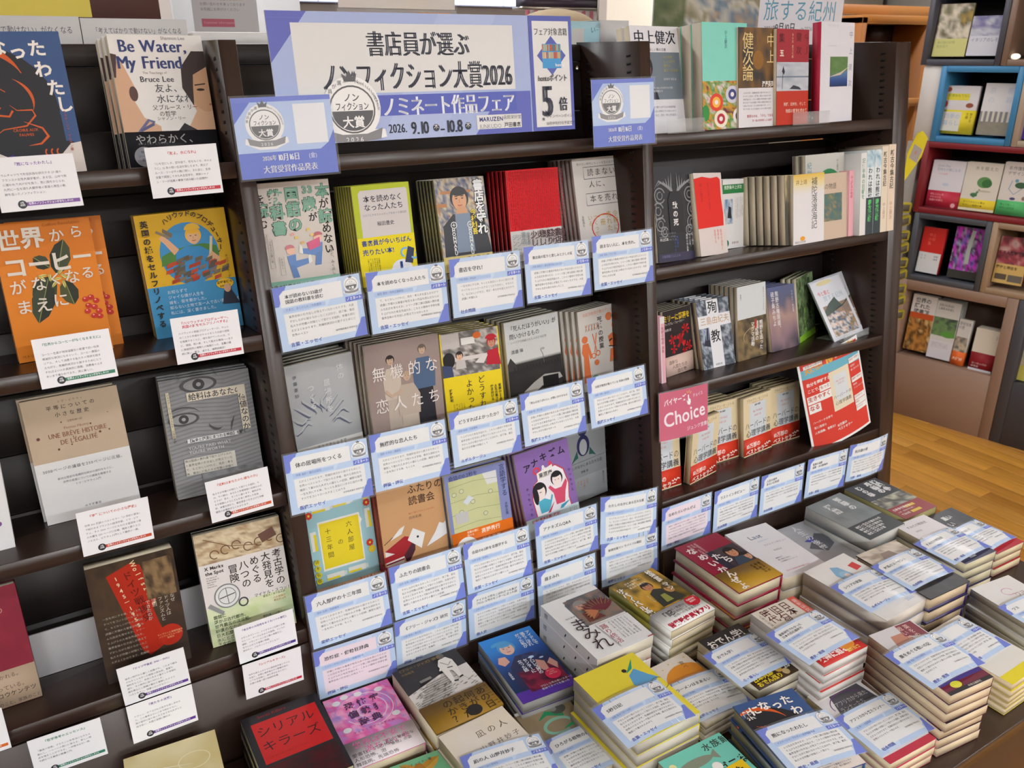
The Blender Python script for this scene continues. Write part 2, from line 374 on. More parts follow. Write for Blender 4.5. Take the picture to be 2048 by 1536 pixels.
TB = {
    'serial': (0.2792, 1.2186, 0.6392, -0.0171, 0.1457, 0.21, 0, 0),
    'pink': (0.4136, 1.1799, 0.6501, -0.0472, 0.1312, 0.19, 0, 0),
    'jazz': (0.5548, 1.154, 0.6799, 0.0083, 0.1527, 0.19, 0, 0),
    'idol': (0.7292, 1.1449, 0.6718, -0.0737, 0.1199, 0.1979, 0, 0),
    'mamire': (0.871, 1.1098, 0.7392, -0.0046, 0.1359, 0.1955, 0, 0),
    'surv': (1.0639, 1.1317, 0.7059, 0.0676, 0.1289, 0.19, 0, 0),
    'name': (1.2499, 1.126, 0.7379, -0.0053, 0.1307, 0.2043, 0, 0),
    'last': (1.4061, 1.1339, 0.7089, -0.0931, 0.1238, 0.2115, 0, 0),
    'jinsei': (1.6054, 1.1637, 0.6551, -0.0509, 0.1141, 0.188, 0, 0),
    'muso': (1.7147, 1.1435, 0.7032, 0.0323, 0.1384, 0.1903, 0, 0),
    'genpatsu': (1.9138, 1.1831, 0.6747, -0.0005, 0.1303, 0.19, 0, 0),
    'nagi': (0.5587, 0.961, 0.6814, 0.0505, 0.1344, 0.19, 0, 0),
    'plant': (0.7097, 0.9724, 0.6371, -0.0588, 0.1199, 0.188, 0, 0),
    'yellow': (0.7952, 0.9081, 0.7332, -0.0001, 0.1383, 0.19, 0, 0),
    'ramen': (0.9839, 0.937, 0.6505, 0.0257, 0.0957, 0.188, 0, 0),
    'oden': (1.1002, 0.9125, 0.6918, -0.0069, 0.1119, 0.1654, 0, 0),
    'sekki': (1.2108, 0.8676, 0.7392, -0.0243, 0.1246, 0.1869, 0, 0),
    'syria': (1.4459, 0.9146, 0.7271, 0.031, 0.1382, 0.2065, 0, 0),
    'dark': (1.5785, 0.8961, 0.7323, -0.037, 0.1365, 0.19, 0, 0),
    'showa': (1.8152, 0.9635, 0.697, -0.0449, 0.1123, 0.2017, 0, 0),
    'redblk': (1.9696, 0.9772, 0.6643, -0.0266, 0.1071, 0.1968, 0, 0),
    'bear': (1.0011, 0.7129, 0.7104, -0.1799, 0.1291, 0.188, 0, 0),
    'runner': (1.1997, 0.7021, 0.6538, -0.0519, 0.1165, 0.185, 0, 0),
    'tall': (1.3348, 0.6899, 0.7463, -0.1037, 0.1024, 0.1848, 0, 0),
    'thick': (1.7187, 0.7039, 0.6965, -0.1147, 0.1216, 0.19, 0, 0),
    'aqua': (0.8383, 0.7059, 0.6864, -0.037, 0.1422, 0.188, 0, 0),
    'birdG': (0.4215, 0.9783, 0.6505, -0.0898, 0.1153, 0.188, 0, 0),
    'cream': (0.0751, 1.2038, 0.671, -0.0776, 0.1514, 0.188, 0, 0),
    'c5byo': (0.7902, 0.8635, 0.7377, -0.0177, 0.1472, 0.109, -0.0043, 0.0299),
    'cplant': (0.7243, 0.9235, 0.6371, -0.0624, 0.1162, 0.1108, -0.1099, 0.0427),
    'cnagi': (0.5584, 0.9253, 0.687, -0.1719, 0.1537, 0.1075, 0.1086, -0.1768),
    'cramen': (0.99, 0.9016, 0.648, -0.1006, 0.122, 0.0991, 0.1745, 0.1941),
    'coden': (1.0909, 0.9012, 0.6979, -0.0145, 0.1545, 0.1084, -0.0453, 0.0013),
    'csekki': (1.1986, 0.8458, 0.7442, 0.024, 0.1582, 0.1017, -0.0816, 0.0135),
    'csyria': (1.4446, 0.8904, 0.7347, -0.0278, 0.1561, 0.1117, -0.0712, -0.0561),
    'cdark': (1.5761, 0.8891, 0.734, -0.0225, 0.1441, 0.1022, -0.0342, 0.0132),
    'cshowa': (1.7969, 0.9306, 0.7092, 0.0081, 0.1662, 0.1169, -0.0905, 0.0611),
    'cred': (1.945, 0.9451, 0.6798, 0.0393, 0.1693, 0.1236, -0.1869, -0.07),
    'cbear': (1.0038, 0.6812, 0.7143, -0.1913, 0.1354, 0.1142, 0.0799, -0.1482),
    'crunner': (1.2062, 0.6748, 0.6547, -0.0619, 0.1411, 0.1006, -0.0356, 0.1243),
    'ctall': (1.3294, 0.676, 0.7524, -0.0625, 0.154, 0.1088, -0.1304, 0.0291),
    'cright': (1.5481, 0.6849, 0.6571, 0.1417, 0.1313, 0.092, -0.1771, 0.3376),
    'cthick': (1.716, 0.6748, 0.7025, -0.0949, 0.152, 0.11, -0.0268, 0.0148),
}
CD = {
    'c1': (0.4243, -0.0147, 0.608, -0.0176, -0.0366, 0.0055, 0.1515, 0.1114),
    'c2': (0.5781, -0.0152, 0.609, -0.0035, -0.0035, -0.0024, 0.1538, 0.1106),
    'c3': (0.7343, -0.0128, 0.6111, 0.0019, 0.0039, 0.0072, 0.1487, 0.1103),
    'c4': (0.8892, -0.0144, 0.6135, 0.0496, 0.0165, -0.0023, 0.1518, 0.1108),
    'c5': (1.0468, -0.0143, 0.6171, 0.0191, -0.002, -0.0237, 0.1521, 0.1105),
    'c6': (0.4005, -0.0108, 0.3267, 0.0775, 0.0179, -0.0087, 0.1473, 0.108),
    'c7': (0.5519, -0.0128, 0.3268, 0.0614, 0.0116, -0.0192, 0.151, 0.1088),
    'c8': (0.7081, -0.012, 0.334, 0.0445, 0.0006, -0.0095, 0.1523, 0.1063),
    'c9': (0.8627, -0.0141, 0.3376, 0.0584, -0.0071, -0.0121, 0.1528, 0.1095),
    'c10': (1.023, -0.0125, 0.3383, 0.0626, -0.0156, -0.0144, 0.1514, 0.1079),
    'c11': (0.404, -0.0127, 0.0711, 0.0053, -0.0239, -0.0788, 0.1493, 0.1098),
    'c12': (0.5594, -0.0112, 0.0702, 0.0683, 0.0104, -0.0153, 0.1498, 0.1069),
    'c13': (0.7127, -0.0103, 0.0676, 0.0498, 0.0097, -0.0238, 0.1501, 0.105),
    'c14': (0.8771, -0.0084, 0.0705, -0.0405, -0.0238, -0.0715, 0.1482, 0.1031),
    'c15': (1.033, -0.0113, 0.0681, 0.0247, 0.0888, -0.0579, 0.1511, 0.106),
    'c16': (0.4023, -0.0096, -0.0326, -0.1341, -0.0197, -0.1023, 0.1419, 0.1096),
    'c17': (0.5519, -0.0101, -0.0303, -0.1311, 0.0084, -0.0273, 0.1466, 0.1074),
    'c18': (0.7099, -0.0063, -0.032, -0.1084, -0.0107, -0.0636, 0.1445, 0.1018),
    'c19': (0.8668, -0.0136, -0.0391, 0.0071, 0.0165, -0.001, 0.1511, 0.11),
    'c20': (1.0367, -0.0048, -0.0315, -0.027, 0.0104, -0.0781, 0.1464, 0.0973),
    'c21': (1.197, -0.0114, 0.0091, -0.0739, -0.0027, -0.0018, 0.1514, 0.1059),
    'c22': (1.349, -0.0117, 0.0068, -0.0739, 0.0101, 0.0237, 0.15, 0.1076),
    'c23': (1.5004, -0.0139, 0.0041, -0.0826, 0.0105, -0.0046, 0.1527, 0.1092),
    'c24': (1.6593, -0.0128, 0.0037, -0.0868, 0.0339, -0.0109, 0.1513, 0.1085),
    'c25': (1.8183, -0.0116, 0.0058, -0.1191, 0.0085, -0.0151, 0.1515, 0.1062),
    'w1': (0.0588, -0.013, 0.8613, 0.0677, -0.0108, 0.006, 0.1017, 0.0696),
    'w2': (0.249, -0.0129, 0.8634, -0.0487, -0.011, 0.0066, 0.0995, 0.0691),
    'w3': (0.0593, -0.0129, 0.6169, 0.1401, -0.0034, -0.0018, 0.0989, 0.07),
    'w4': (0.2416, -0.013, 0.6177, -0.009, 0.0052, 0.005, 0.0995, 0.0721),
    'w5': (0.0642, -0.013, 0.3566, -0.0477, 0.0215, 0.0448, 0.0992, 0.0717),
    'w6': (0.2503, -0.013, 0.3565, -0.0332, -0.0142, 0.0099, 0.0981, 0.0716),
    'w7': (0.0752, -0.0131, 0.0956, -0.0987, -0.022, -0.0333, 0.0987, 0.0748),
    'w8': (0.0754, -0.013, 0.0251, -0.0567, -0.0017, -0.0029, 0.0988, 0.0672),
    'w9': (0.2544, -0.013, 0.0977, -0.0587, -0.0086, -0.0006, 0.0985, 0.0698),
    'w10': (0.2548, -0.013, 0.0277, -0.1327, 0.0159, -0.0124, 0.0994, 0.0696),
    'w11': (-0.0618, -0.013, 0.0269, -0.0972, 0.0039, -0.0356, 0.0989, 0.0673),
    'w12': (-0.1813, -0.0136, 0.0944, -0.0609, 0.0081, 0.0011, 0.1405, 0.0723),
    'p1': (0.4017, -0.0139, 0.879, -0.0893, -0.0106, -0.025, 0.149, 0.1098),
    'p2': (1.0525, -0.014, 0.8885, -0.0075, -0.0064, 0.0017, 0.1599, 0.1135),
    'ban': (0.6713, -0.014, 0.9247, -0.0152, 0.0015, 0, 0.549, 0.1907),
    'choice': (1.1949, -0.014, 0.2629, 0.062, 0.0442, -0.0315, 0.1668, 0.1087),
}
# ------------------------------------------------------------------ the room
def struct(o, label=None):
    o['kind'] = 'structure'
    return o
fl = struct(box_obj('floor', 'plank', (-4, 7.2, -3.5, 6.2, -0.05, -0.008), c='8a5a22'))
rs = random.Random(3); tones = ['c48b3a', 'bc8230', 'ca9240', 'b67c2e', 'c78c36', 'c0863a']
pm = {}
i = 0; x = 1.62
while x < 4.02:
    y = -0.6 - rs.random() * 0.9
    while y < 3.4:
        ln = rs.choice((0.55, 0.75, 0.9)); k = (ln, rs.randrange(6))
        if x > 2.1 or y + ln > 0.0:
            if k not in pm:
                g = Geo(); g.box(0.0008, 0.0842, 0.0008, ln - 0.0008, -0.02, 0, tones[k[1]], 0.0012); me = g.mesh('plank'); me.materials.append(MAT['plank']); pm[k] = me
            o = bpy.data.objects.new('plank', pm[k]); C.objects.link(o); o.parent = fl; o.location = (x, y, rs.random() * 0.0004)
        y += ln
    x += 0.085
struct(box_obj('ceiling', 'wall', (-4, 7.2, -3.5, 6.2, 2.9, 3.0), c='e9e4da'))
struct(box_obj('wall_back', 'wall', (-4, 7.2, 6.1, 6.2, 0, 2.9), c='d9d2c8'))
struct(box_obj('wall_front', 'wall', (-4, 7.2, -3.5, -3.4, 0, 2.9), c='d9d2c8'))
struct(box_obj('wall_left', 'wall', (-4.1, -4, -3.5, 6.2, 0, 2.9), c='d9d2c8'))
struct(box_obj('wall_right', 'wall', (7.1, 7.2, -3.5, 6.2, 0, 2.9), c='d9d2c8'))
for k, (x, y) in enumerate(LAMPS):
    t = root('ceiling_lamp', Matrix.Translation((x, y, 2.9)))
    tag(t, 'long white ceiling light fitting, %s column from the left, %s row from the front' % (('first', 'second', 'third', 'fourth')[k // 4], ('first', 'second', 'third', 'fourth')[k % 4]), 'lamp', 'ceiling lights')
    box_obj('housing', 'plain', (-0.65, 0.65, -0.11, 0.11, -0.022, 0.0), t, 'f0f0ee')
    box_obj('tube', 'tube', (-0.6, -0.01, -0.06, 0.06, -0.027, -0.022), t, 'fff6e8')
    box_obj('tube', 'tube', (0.01, 0.6, -0.06, 0.06, -0.027, -0.022), t, 'fff6e8')

# partition wall and low cases behind the bookcase
struct(box_obj('wall_partition', 'wall', (-1.2, 2.72, 3.56, 3.66, 0, 2.5), c='b9aea6'))
struct(box_obj('wall_side', 'wall', (2.72, 7.0, 5.2, 5.3, 0, 2.9), c='e8dccb'))

# ------------------------------------------------------------------ the leaning bookcase
bc = root('bookcase', Matrix.Translation((0.7, 1.25, 0)))
tag(bc, 'dark brown leaning bookcase of three bays with slotted uprights', 'bookcase')
BI = bc.matrix_world.inverted()
def sbox(name, x0, x1, d0, d1, u0, u1, mat='shelf', parent=bc, c='46332e', level=0, bev=0.0006):
    """box in the leaning frame; level=1 trims top and bottom level with the world"""
    g = Geo(); g.box(x0, x1, d0, d1, u0, u1, c, bev)
    V = g.V[0]
    if level:
        V[:, 2] += np.where(V[:, 2] > (u0 + u1) / 2, 1.0, 1.0 if level == 2 else 0.0) * V[:, 1] * math.tan(LEAN)
    F = np.array(BI @ FSH if parent is bc else FSH); g.V[0] = V @ F[:3, :3].T + F[:3, 3]
    return g.obj(name, mat, parent)
DEP = 0.205
UPX = [(-0.485, -0.459), (0.327, 0.353), (1.115, 1.141), (1.893, 1.948)]
for (a, b) in UPX: sbox('upright', a, b, 0, DEP, -0.745, 1.079, level=2)
# rows of slots in the uprights
for (a, b), sides in zip(UPX, ((1,), (-1, 1), (-1, 1), (-1,))):
    for s_ in sides:
        g = Geo(); xx = a if s_ < 0 else b
        F = np.array(BI @ FSH)
        for dd in (0.034, 0.168):
            for k in range(62):
                u = 0.13 + k * 0.0152; q = Geo(); q.box(xx - 0.0006, xx + 0.0006, dd - 0.0065, dd + 0.0065, u - 0.0022, u + 0.0022, '0a0808')
                g.raw(q.V[0] @ F[:3, :3].T + F[:3, 3], q.T[0], q.K[0])
        o = g.obj('slots', 'hole', bc); o['kind'] = 'stuff'
BAYS = [(-0.459, 0.327), (0.353, 1.115), (1.141, 1.893)]
ROWS = [(0.907, 0.640, 0.372, 0.113), (0.907, 0.682, 0.372, 0.113), (0.907, 0.640, 0.373, 0.120)]
for (a, b), rows in zip(BAYS, ROWS):
    for u in rows: sbox('shelf_board', a + .001, b - .001, 0.001, DEP - .012, u - 0.0245, u)
    for k in range(13):
        u1 = 1.100 - k * 0.0985
        if k == 0: sbox('back_panel', a, b, DEP - 0.012, DEP, 1.068, 1.100, 'shelfback', c='2f2625'); continue
        u1 = 1.066 - (k - 1) * 0.0985
        sbox('back_panel', a, b, DEP - 0.009, DEP - 0.001, u1 - 0.0965, u1, 'shelfback', c='2f2625')
    sbox('kick_panel', a, b, 0.004, 0.016, -0.740, 0.083)
for (a, b), xs in zip(BAYS, ((.30,), (1.085,), (1.863,))):
    for x in xs:
        g = Geo(); g.cyl((x + .02, 0.10 + .094, 1.052), (x + .02, 0.10 + .088, 1.052), 0.006, 'cfcac0')
        F = np.array(BI @ FSH); g.V[0] = g.V[0] @ F[:3, :3].T + F[:3, 3]; g.obj('screw_head', 'chrome', bc)

# ------------------------------------------------------------------ the table of stacked books
TZ = 0.678
tb = root('display_table', Matrix.Translation((0.8, 0.9, 0)))
tag(tb, 'low dark display table of stacked books in front of the bookcase', 'table')
def tbox(n, x0, x1, y0, y1, z0, z1, mat='shelf', c='3a2c28', bev=.002): return box_obj(n, mat, (x0 - .8, x1 - .8, y0 - .9, y1 - .9, z0, z1), tb, c, bev)
tbox('table_top', -0.48, 1.912, 0.537, 1.192, TZ - 0.026, TZ)
for x in (-0.45, 0.8, 1.84): tbox('leg', x, x + 0.045, 0.575, 0.62, 0, TZ - 0.026); tbox('leg', x, x + 0.045, 1.02, 1.065, 0, TZ - 0.026)
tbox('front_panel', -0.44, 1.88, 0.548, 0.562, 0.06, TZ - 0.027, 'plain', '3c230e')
tbox('lower_shelf', -0.40, 1.84, 0.64, 1.02, 0.10, 0.125)
# ------------------------------------------------------------------ books
BOOKS = {}
def make_book(name, w, h, th, art=None, cover='ffffff', spine=None, side='R', hard=False, page='d9cdb4', band=None, mat='cover', spine_art=None, curve=0.0):
    """front face on y = 0 looking to -Y, spine on side 'L' or 'R' seen from the front; returns the Empty of the first copy"""
    r = root(name); tc = 0.0024 if hard else 0.0006; ov = 0.003 if hard else 0.0004; sp = spine or cover
    g = Geo(); x0, x1 = -w / 2, w / 2
    g.box(x0, x1, 0, tc, 0, h, cover); g.box(x0, x1, th - tc, th, 0, h, sp)
    if side == 'R': g.box(x1 - tc, x1, tc, th - tc, 0, h, sp)
    else: g.box(x0, x0 + tc, tc, th - tc, 0, h, sp)
    a = Art(w, h)
    if art: art(a)
    g.art(a)
    if spine_art:
        s = Art(th, h); spine_art(s)
        if side == 'R': g.art(s, lambda V: np.column_stack([x1 - V[:, 1], V[:, 0] + th / 2, V[:, 2]]))
        else: g.art(s, lambda V: np.column_stack([x0 + V[:, 1], th / 2 - V[:, 0], V[:, 2]]))
    g.obj('cover', mat, r)
    g = Geo(); e = 0.00045
    px0, px1 = (x0 + ov, x1 - tc - e) if side == 'R' else (x0 + tc + e, x1 - ov)
    g.box(px0, px1, tc + e * .3, th - tc - e * .3, ov, h - ov, page); g.obj('page_block', 'page', r)
    if band:
        hb, bcol, bart = band[:3]; g = Geo(); t = 0.0003; H = hb * h
        g.box(x0 - (t if side == 'L' else 0), x1 + (t if side == 'R' else 0), -t, 0, 0.0004, H, bcol); g.box(x0 - (t if side == 'L' else 0), x1 + (t if side == 'R' else 0), th, th + t, 0.0004, H, bcol)
        if side == 'R': g.box(x1, x1 + t, 0, th, 0.0004, H, bcol)
        else: g.box(x0 - t, x0, 0, th, 0.0004, H, bcol)
        # keep the band clear of the last printed layer of the cover
        off = -LY * (a.k + 2)
        g.V = [np.where(V == -t, off - t, V) if V.shape[0] == 8 else V for V in g.V]
        b = Art(w, H, y0=off - t)
        if bart: bart(b)
        g.art(b); g.obj('paper_band', 'band', r)
    r['w'] = w; r['h'] = h; r['th'] = th
    return r
ORD = ['front', 'second', 'third', 'fourth', 'fifth', 'sixth', 'seventh', 'eighth']
def put(r, key, desc, copies=1, group=None, u=None, dxy=(0, 0), dmax=0.186):
    """stand a book at its measured place on the leaning shelf, further copies behind it"""
    q = SH[key]; x, d, uu, t, ro, y = q[:6]
    r.matrix_world = shelf_m(x, max(d, 0.001), uu + 0.0006, t, ro, y)
    tag(r, desc, 'book', group)
    for k in range(1, copies):
        S = k * (r['th'] + 0.0012); dd = max(d, .001) + S * math.cos(y)
        if dd + r['th'] > dmax: break
        m = shelf_m(x, max(d, .001), uu + 0.0006, t, ro, y) @ Matrix.Translation((dxy[0] * k, S, max(0, S * math.sin(t))))
        o = clone(r, m)
        tag(o, '%s copy back: %s' % (ORD[k], ' '.join(desc.split()[:11])), 'book', group or 'copies of one title standing behind each other')
    return r
def pile(r, key, desc, n, w=None, h=None, dx=0.0, dy=0.0, jit=0.002, dz=0.0):
    """lay n copies flat on the table at the measured place, the first on top"""
    x, y, z, th = TB[key][:4]; x += dx; y += dy; z += dz; T = r['th']; H = r['h']; rr = random.Random(key)
    top = TZ + 0.0006 + n * (T + 0.0006)
    for k in range(n):
        zz = top - k * (T + 0.0006); j = 0 if k == 0 else jit
        m = flat_m(x + rr.uniform(-j, j), y + rr.uniform(-j, j), zz, th + rr.uniform(-j, j) * 6, H)
        if k == 0: r.matrix_world = m; tag(r, desc, 'book', 'stacks on the table'); continue
        o = clone(r, m); tag(o, '%s down in the stack topped by the %s' % (ORD[k], ' '.join(desc.split()[:8])), 'book', 'stacks on the table')
    return top

# ------------------------------------------------------------------ printed cards
def emblem(a, cx, cy, s, small=False):
    """the crowned round award badge, s wide (in sheet widths)"""
    q = a.w / a.h; Y = lambda v: cy + v * s * q
    a.e(cx, Y(.02), s * .46, s * .46, 'ececec'); a.p([(cx - s * .5, Y(-.30)), (cx + s * .5, Y(-.30)), (cx + s * .52, Y(-.42)), (cx + s * .2, Y(-.56)), (cx - s * .2, Y(-.56)), (cx - s * .52, Y(-.42))], 'ececec')
    a.e(cx, Y(0), s * .37, s * .35, '5a5a5c'); a.e(cx, Y(0), s * .345, s * .325, 'ececec')
    a.e(cx, Y(-.02), s * .33, s * .29, '55565a', 180, 360)
    a.p([(cx - s * .46, Y(-.28)), (cx - s * .2, Y(-.36)), (cx + s * .2, Y(-.36)), (cx + s * .46, Y(-.28)), (cx + s * .42, Y(-.44)), (cx + s * .18, Y(-.5)), (cx - s * .18, Y(-.5)), (cx - s * .42, Y(-.44))], '828286')
    a.p([(cx - s * .09, Y(.40)), (cx - s * .12, Y(.52)), (cx - s * .05, Y(.47)), (cx, Y(.56)), (cx + s * .05, Y(.47)), (cx + s * .12, Y(.52)), (cx + s * .09, Y(.40))], '55565a')
    rr = 1 if small else 2
    a.t(cx, Y(.24), s * .13, 'ノン', '404046', al='c', res=rr, b=.015); a.t(cx, Y(.11), s * .125, 'フィクション', '404046', al='c', res=rr, sx=.72, b=.015)
    a.t(cx, Y(-.09), s * .18, '大賞', 'f0f0f0', al='c', res=rr, b=.02)
    if not small:
        a.t(cx, Y(-.385), s * .1, '2026', 'e8e8e8', al='c', gap=.25)
        for k, ch in enumerate('書店員が選ぶ'):
            an = math.radians(168 - k * 13.5); a.t(cx + math.cos(an) * s * .42, Y(math.sin(an) * .41 + .05), s * .075, ch, '606064', al='c', rot=0)
        for k, ch in enumerate('NonfictionAward'):
            an = math.radians(76 - k * 5.4); a.t(cx + math.cos(an) * s * .42, Y(math.sin(an) * .41 + .04), s * .07, ch, '707074', al='c', rot=0)
BODY = ['一生を共にする体。もっとも身近にいるのに自分の意思で', 'すべてをコントロールすることはできない。ままならなく', 'て、もどかしいけれど、見方・考え方を変えるだけで向き', '読書に不慣れな著者が有名なあの作品を読んだならば、ど', 'んな反応を見せるか。シリーズ第二弾は国語の教科書で取', 'り上げられた有名作品たち。こちらの期待や予想を軽々と', '業界全体の引き出しが見えていなかったりする。大変お恥', 'ずかしながら知らなかったことばかり。読了後、書店に行', '私たちが労働の対価として受けとる給料。本書を読むと答', 'えがよくわかります。危機的状況から脱するためにどうす', '世界のベストセラーで知られる学者。膨大な資料をもとに', '徹底して書かれた人びとの暮らしの記録。緻密な描写で圧']
def award_card(title, author, cat, desc, m, wd=.146, hh=.104, bend=0.0, seed=0, film=True, border=0.003, pink=False):
    r = root('award_card', m); a = Art(wd, hh, x0=0, z0=border, sub=10 if bend else 1); rs = random.Random(seed)
    a.r(0, 0, 1, 1, 'b4cbea'); a.p([(.55, 1), (.75, 1), (.35, 0), (.15, 0)], 'c3d6ef')
    a.p([(0, 1), (.155, 1), (.045, .70), (0, .70)], '5a6fcf'); a.p([(1, 0), (.84, 0), (.955, .30), (1, .30)], '5a6fcf')
    a.p([(.065, .68), (.065, .87), (.115, .935), (.775, .935), (.775, .68)], 'e4e4e4' if not pink else 'ead9e2')
    a.p([(.08, .10), (.08, .575), (.93, .575), (.93, .22), (.87, .16), (.87, .10)], 'e4e4e4' if not pink else 'ead9e2')
    a.r(.075, .60, .56, .66, 'a9c1e6')
    tl = title.split('|'); n = max(len(x) for x in tl); s = min(.062, .62 / n) if len(tl) == 1 else min(.048, .62 / n)
    a.t(.12, .80 + s * .5 * 1.4 * (1 if len(tl) == 1 else 2.1), s, title, '2c2c34', b=.012, serif=.03, lead=1.18)
    a.t(.11, .662, .034, author, '5468b4', res=1, sx=.85)
    st = rs.randrange(len(BODY)); nl = rs.choice((4, 5, 5))
    for k in range(nl):
        line = BODY[(st + k) % len(BODY)]; line = line[:24 if k < nl - 1 else rs.randrange(6, 20)]
        a.t(.13, .545 - k * .072, .0315, line, '55555c', res=1)
    a.t(.91, .545 - nl * .072 + .006, .024, '（紀伊國屋書店 新宿本店）', '4a4a50', al='r', res=1)
    a.t(.10, .125, .052, cat, '4f66c4', b=.015, serif=.02)
    a.p([(.80, .585), (.80, .665), (1.0, .665), (1.0, .585)], '5368cc'); a.t(.90, .66, .044, 'ノミネート', 'f0f2fa', al='c', res=1, b=.02, sx=.8)
    emblem(a, .885, .845, .19, small=True)
    f = None
    if bend: f = lambda V: np.column_stack([V[:, 0], V[:, 1] - bend * (1 - (2 * V[:, 0] / wd) ** 2), V[:, 2]])
    g = Geo(); nb = 12; fr = lambda X: -bend * (1 - (2 * X / wd) ** 2)
    for i in range(nb):
        xa, xb = -wd / 2 + wd * i / nb, -wd / 2 + wd * (i + 1) / nb; q = Geo(); q.box(xa, xb, 0, .0004, border, border + hh, 'd4dcea'); V = q.V[0]; V[:, 1] += fr(V[:, 0]); g.raw(V, q.T[0], q.K[0])
    g.art(a, f); g.obj('printed_sheet', 'card', r)
    if film:
        g = Geo(); W = wd + 2 * border; yy = -LY * (a.k + 4)
        for i in range(nb):
            xa, xb = -W / 2 + W * i / nb, -W / 2 + W * (i + 1) / nb; q = [(xa, yy + fr(xa), 0), (xb, yy + fr(xb), 0), (xb, yy + fr(xb), hh + 2 * border), (xa, yy + fr(xa), hh + 2 * border)]
            g.raw(q, [(0, 1, 2), (0, 2, 3)], lin('ffffff'))
        g.obj('clear_film', 'film', r, smooth=True)
    tag(r, desc, 'card', 'award nomination cards')
    return r
def white_card(title, col, lines, desc, m, W=.0995, H=.0705):
    r = root('description_card', m); a = Art(W, H)
    a.r(0, 0, 1, 1, 'e6e6ea'); tl = title.split('|'); s = min(.05, .8 / max(len(x) for x in tl))
    a.t(.5, .90, s, title, col, al='c', b=.02, res=1, lead=1.1)
    y = .70 if len(tl) == 1 else .68
    for k, ln in enumerate(lines): a.t(.085, y - k * .088, .0372, ln, '2c2c34', res=1)
    a.p([(.30, .085), (.30, .155), (.97, .155), (.97, .085)], col); a.e(.265, .12, .055, .055, '22222c')
    a.t(.265, .175, .03, '6社|共同', 'e8e8ee', al='c', res=1, b=.02, lead=1.1); a.t(.34, .15, .036, '世界のノンフィクションがおもしろい!!', 'f0f0f4', res=1, b=.02, sx=.86)
    g = Geo(); g.box(-W / 2, W / 2, 0, .0004, 0, H, 'e6e6ea'); g.art(a); g.obj('printed_sheet', 'card', r)
    tag(r, desc, 'card', 'small white description cards')
    return r
def cardm(k, off=0.0):
    q = CD[k]; return shelf_m(q[0], min(q[1], -0.006) + off, q[2], max(-.12, min(.09, q[3])), q[4], q[5])
# ------------------------------------------------------------------ books on the left bay
def txt(n, seed=0, ln=14):
    rs = random.Random(seed); s = ''.join(BODY); o = []
    for k in range(n): i = rs.randrange(len(s) - ln); o.append(s[i:i + ln])
    return '|'.join(o)
def art_bear(a):
    a.r(0, 0, 1, 1, '3a5585'); a.e(.28, .46, .58, .62, '26272c'); a.r(0, .06, .86, .42, '26272c'); a.e(.86, .16, .14, .10, '26272c')
    a.p([(0, 0), (1, 0), (1, .22), (.9, .21), (.80, .14), (.30, .13), (.12, .20), (0, .08)], 'd8cdc6')
    o = 'cf5a22'
    a.arc(.16, .62, .44, .40, 20, 130, .07, o, taper=True); a.arc(.33, .52, .30, .26, -20, 60, .03, o, taper=True)
    a.l([(.22, .48), (.28, .43), (.38, .42), (.42, .46)], .02, o); a.l([(.40, .50), (.46, .46), (.60, .46), (.62, .42), (.52, .35), (.30, .33), (.22, .29)], .018, o, True)
    a.l([(.50, .38), (.66, .33), (.70, .27), (.62, .22), (.50, .21)], .028, o, True); a.arc(.22, .50, .10, .06, 190, 340, .018, o)
    for k in range(4): a.l([(.08 + .05 * k, .70 - .01 * k), (.24 + .05 * k, .62 - .01 * k)], .008, o)
    for k in range(3): a.arc(.66 + .055 * k, .155, .018, .03, 90, 270, .015, o)
    a.t(.50, .335, .038, 'CROIRE AUX|FAUVES', o, al='c', b=.01)
    a.p([(0, .20), (.12, .16), (.10, .09), (0, .05)], 'e05a30'); a.l([(.10, .06), (.34, .145)], .03, '3d2c80')
    for s_, x, y, rt in (('熊', .02, .90, .1), ('に', .15, .935, .05), ('な', .32, .955, 0), ('っ', .50, .925, 0), ('た', .68, .945, 0), ('わ', .70, .80, 0), ('た', .78, .67, 0), ('し', .83, .55, 0)): a.t(x, y, .17, s_, 'efe8e0', b=.03, rot=0)
    a.t(.90, .45, .035, 'ナスターシャ・マルタン著', 'b85a48', v=True); a.t(.32, .115, .032, 'カムチャツカの森で|先住民族を研究する著者がフランスの|人類学者は、ある日、熊に襲われて', '3a3440', res=1)
b = make_book('book', .1312, .1875, .021, art_bear, '3a5585', side='R')
put(b, 'bear', 'dark blue book with a big black bear drawn in orange lines, top left', 2)
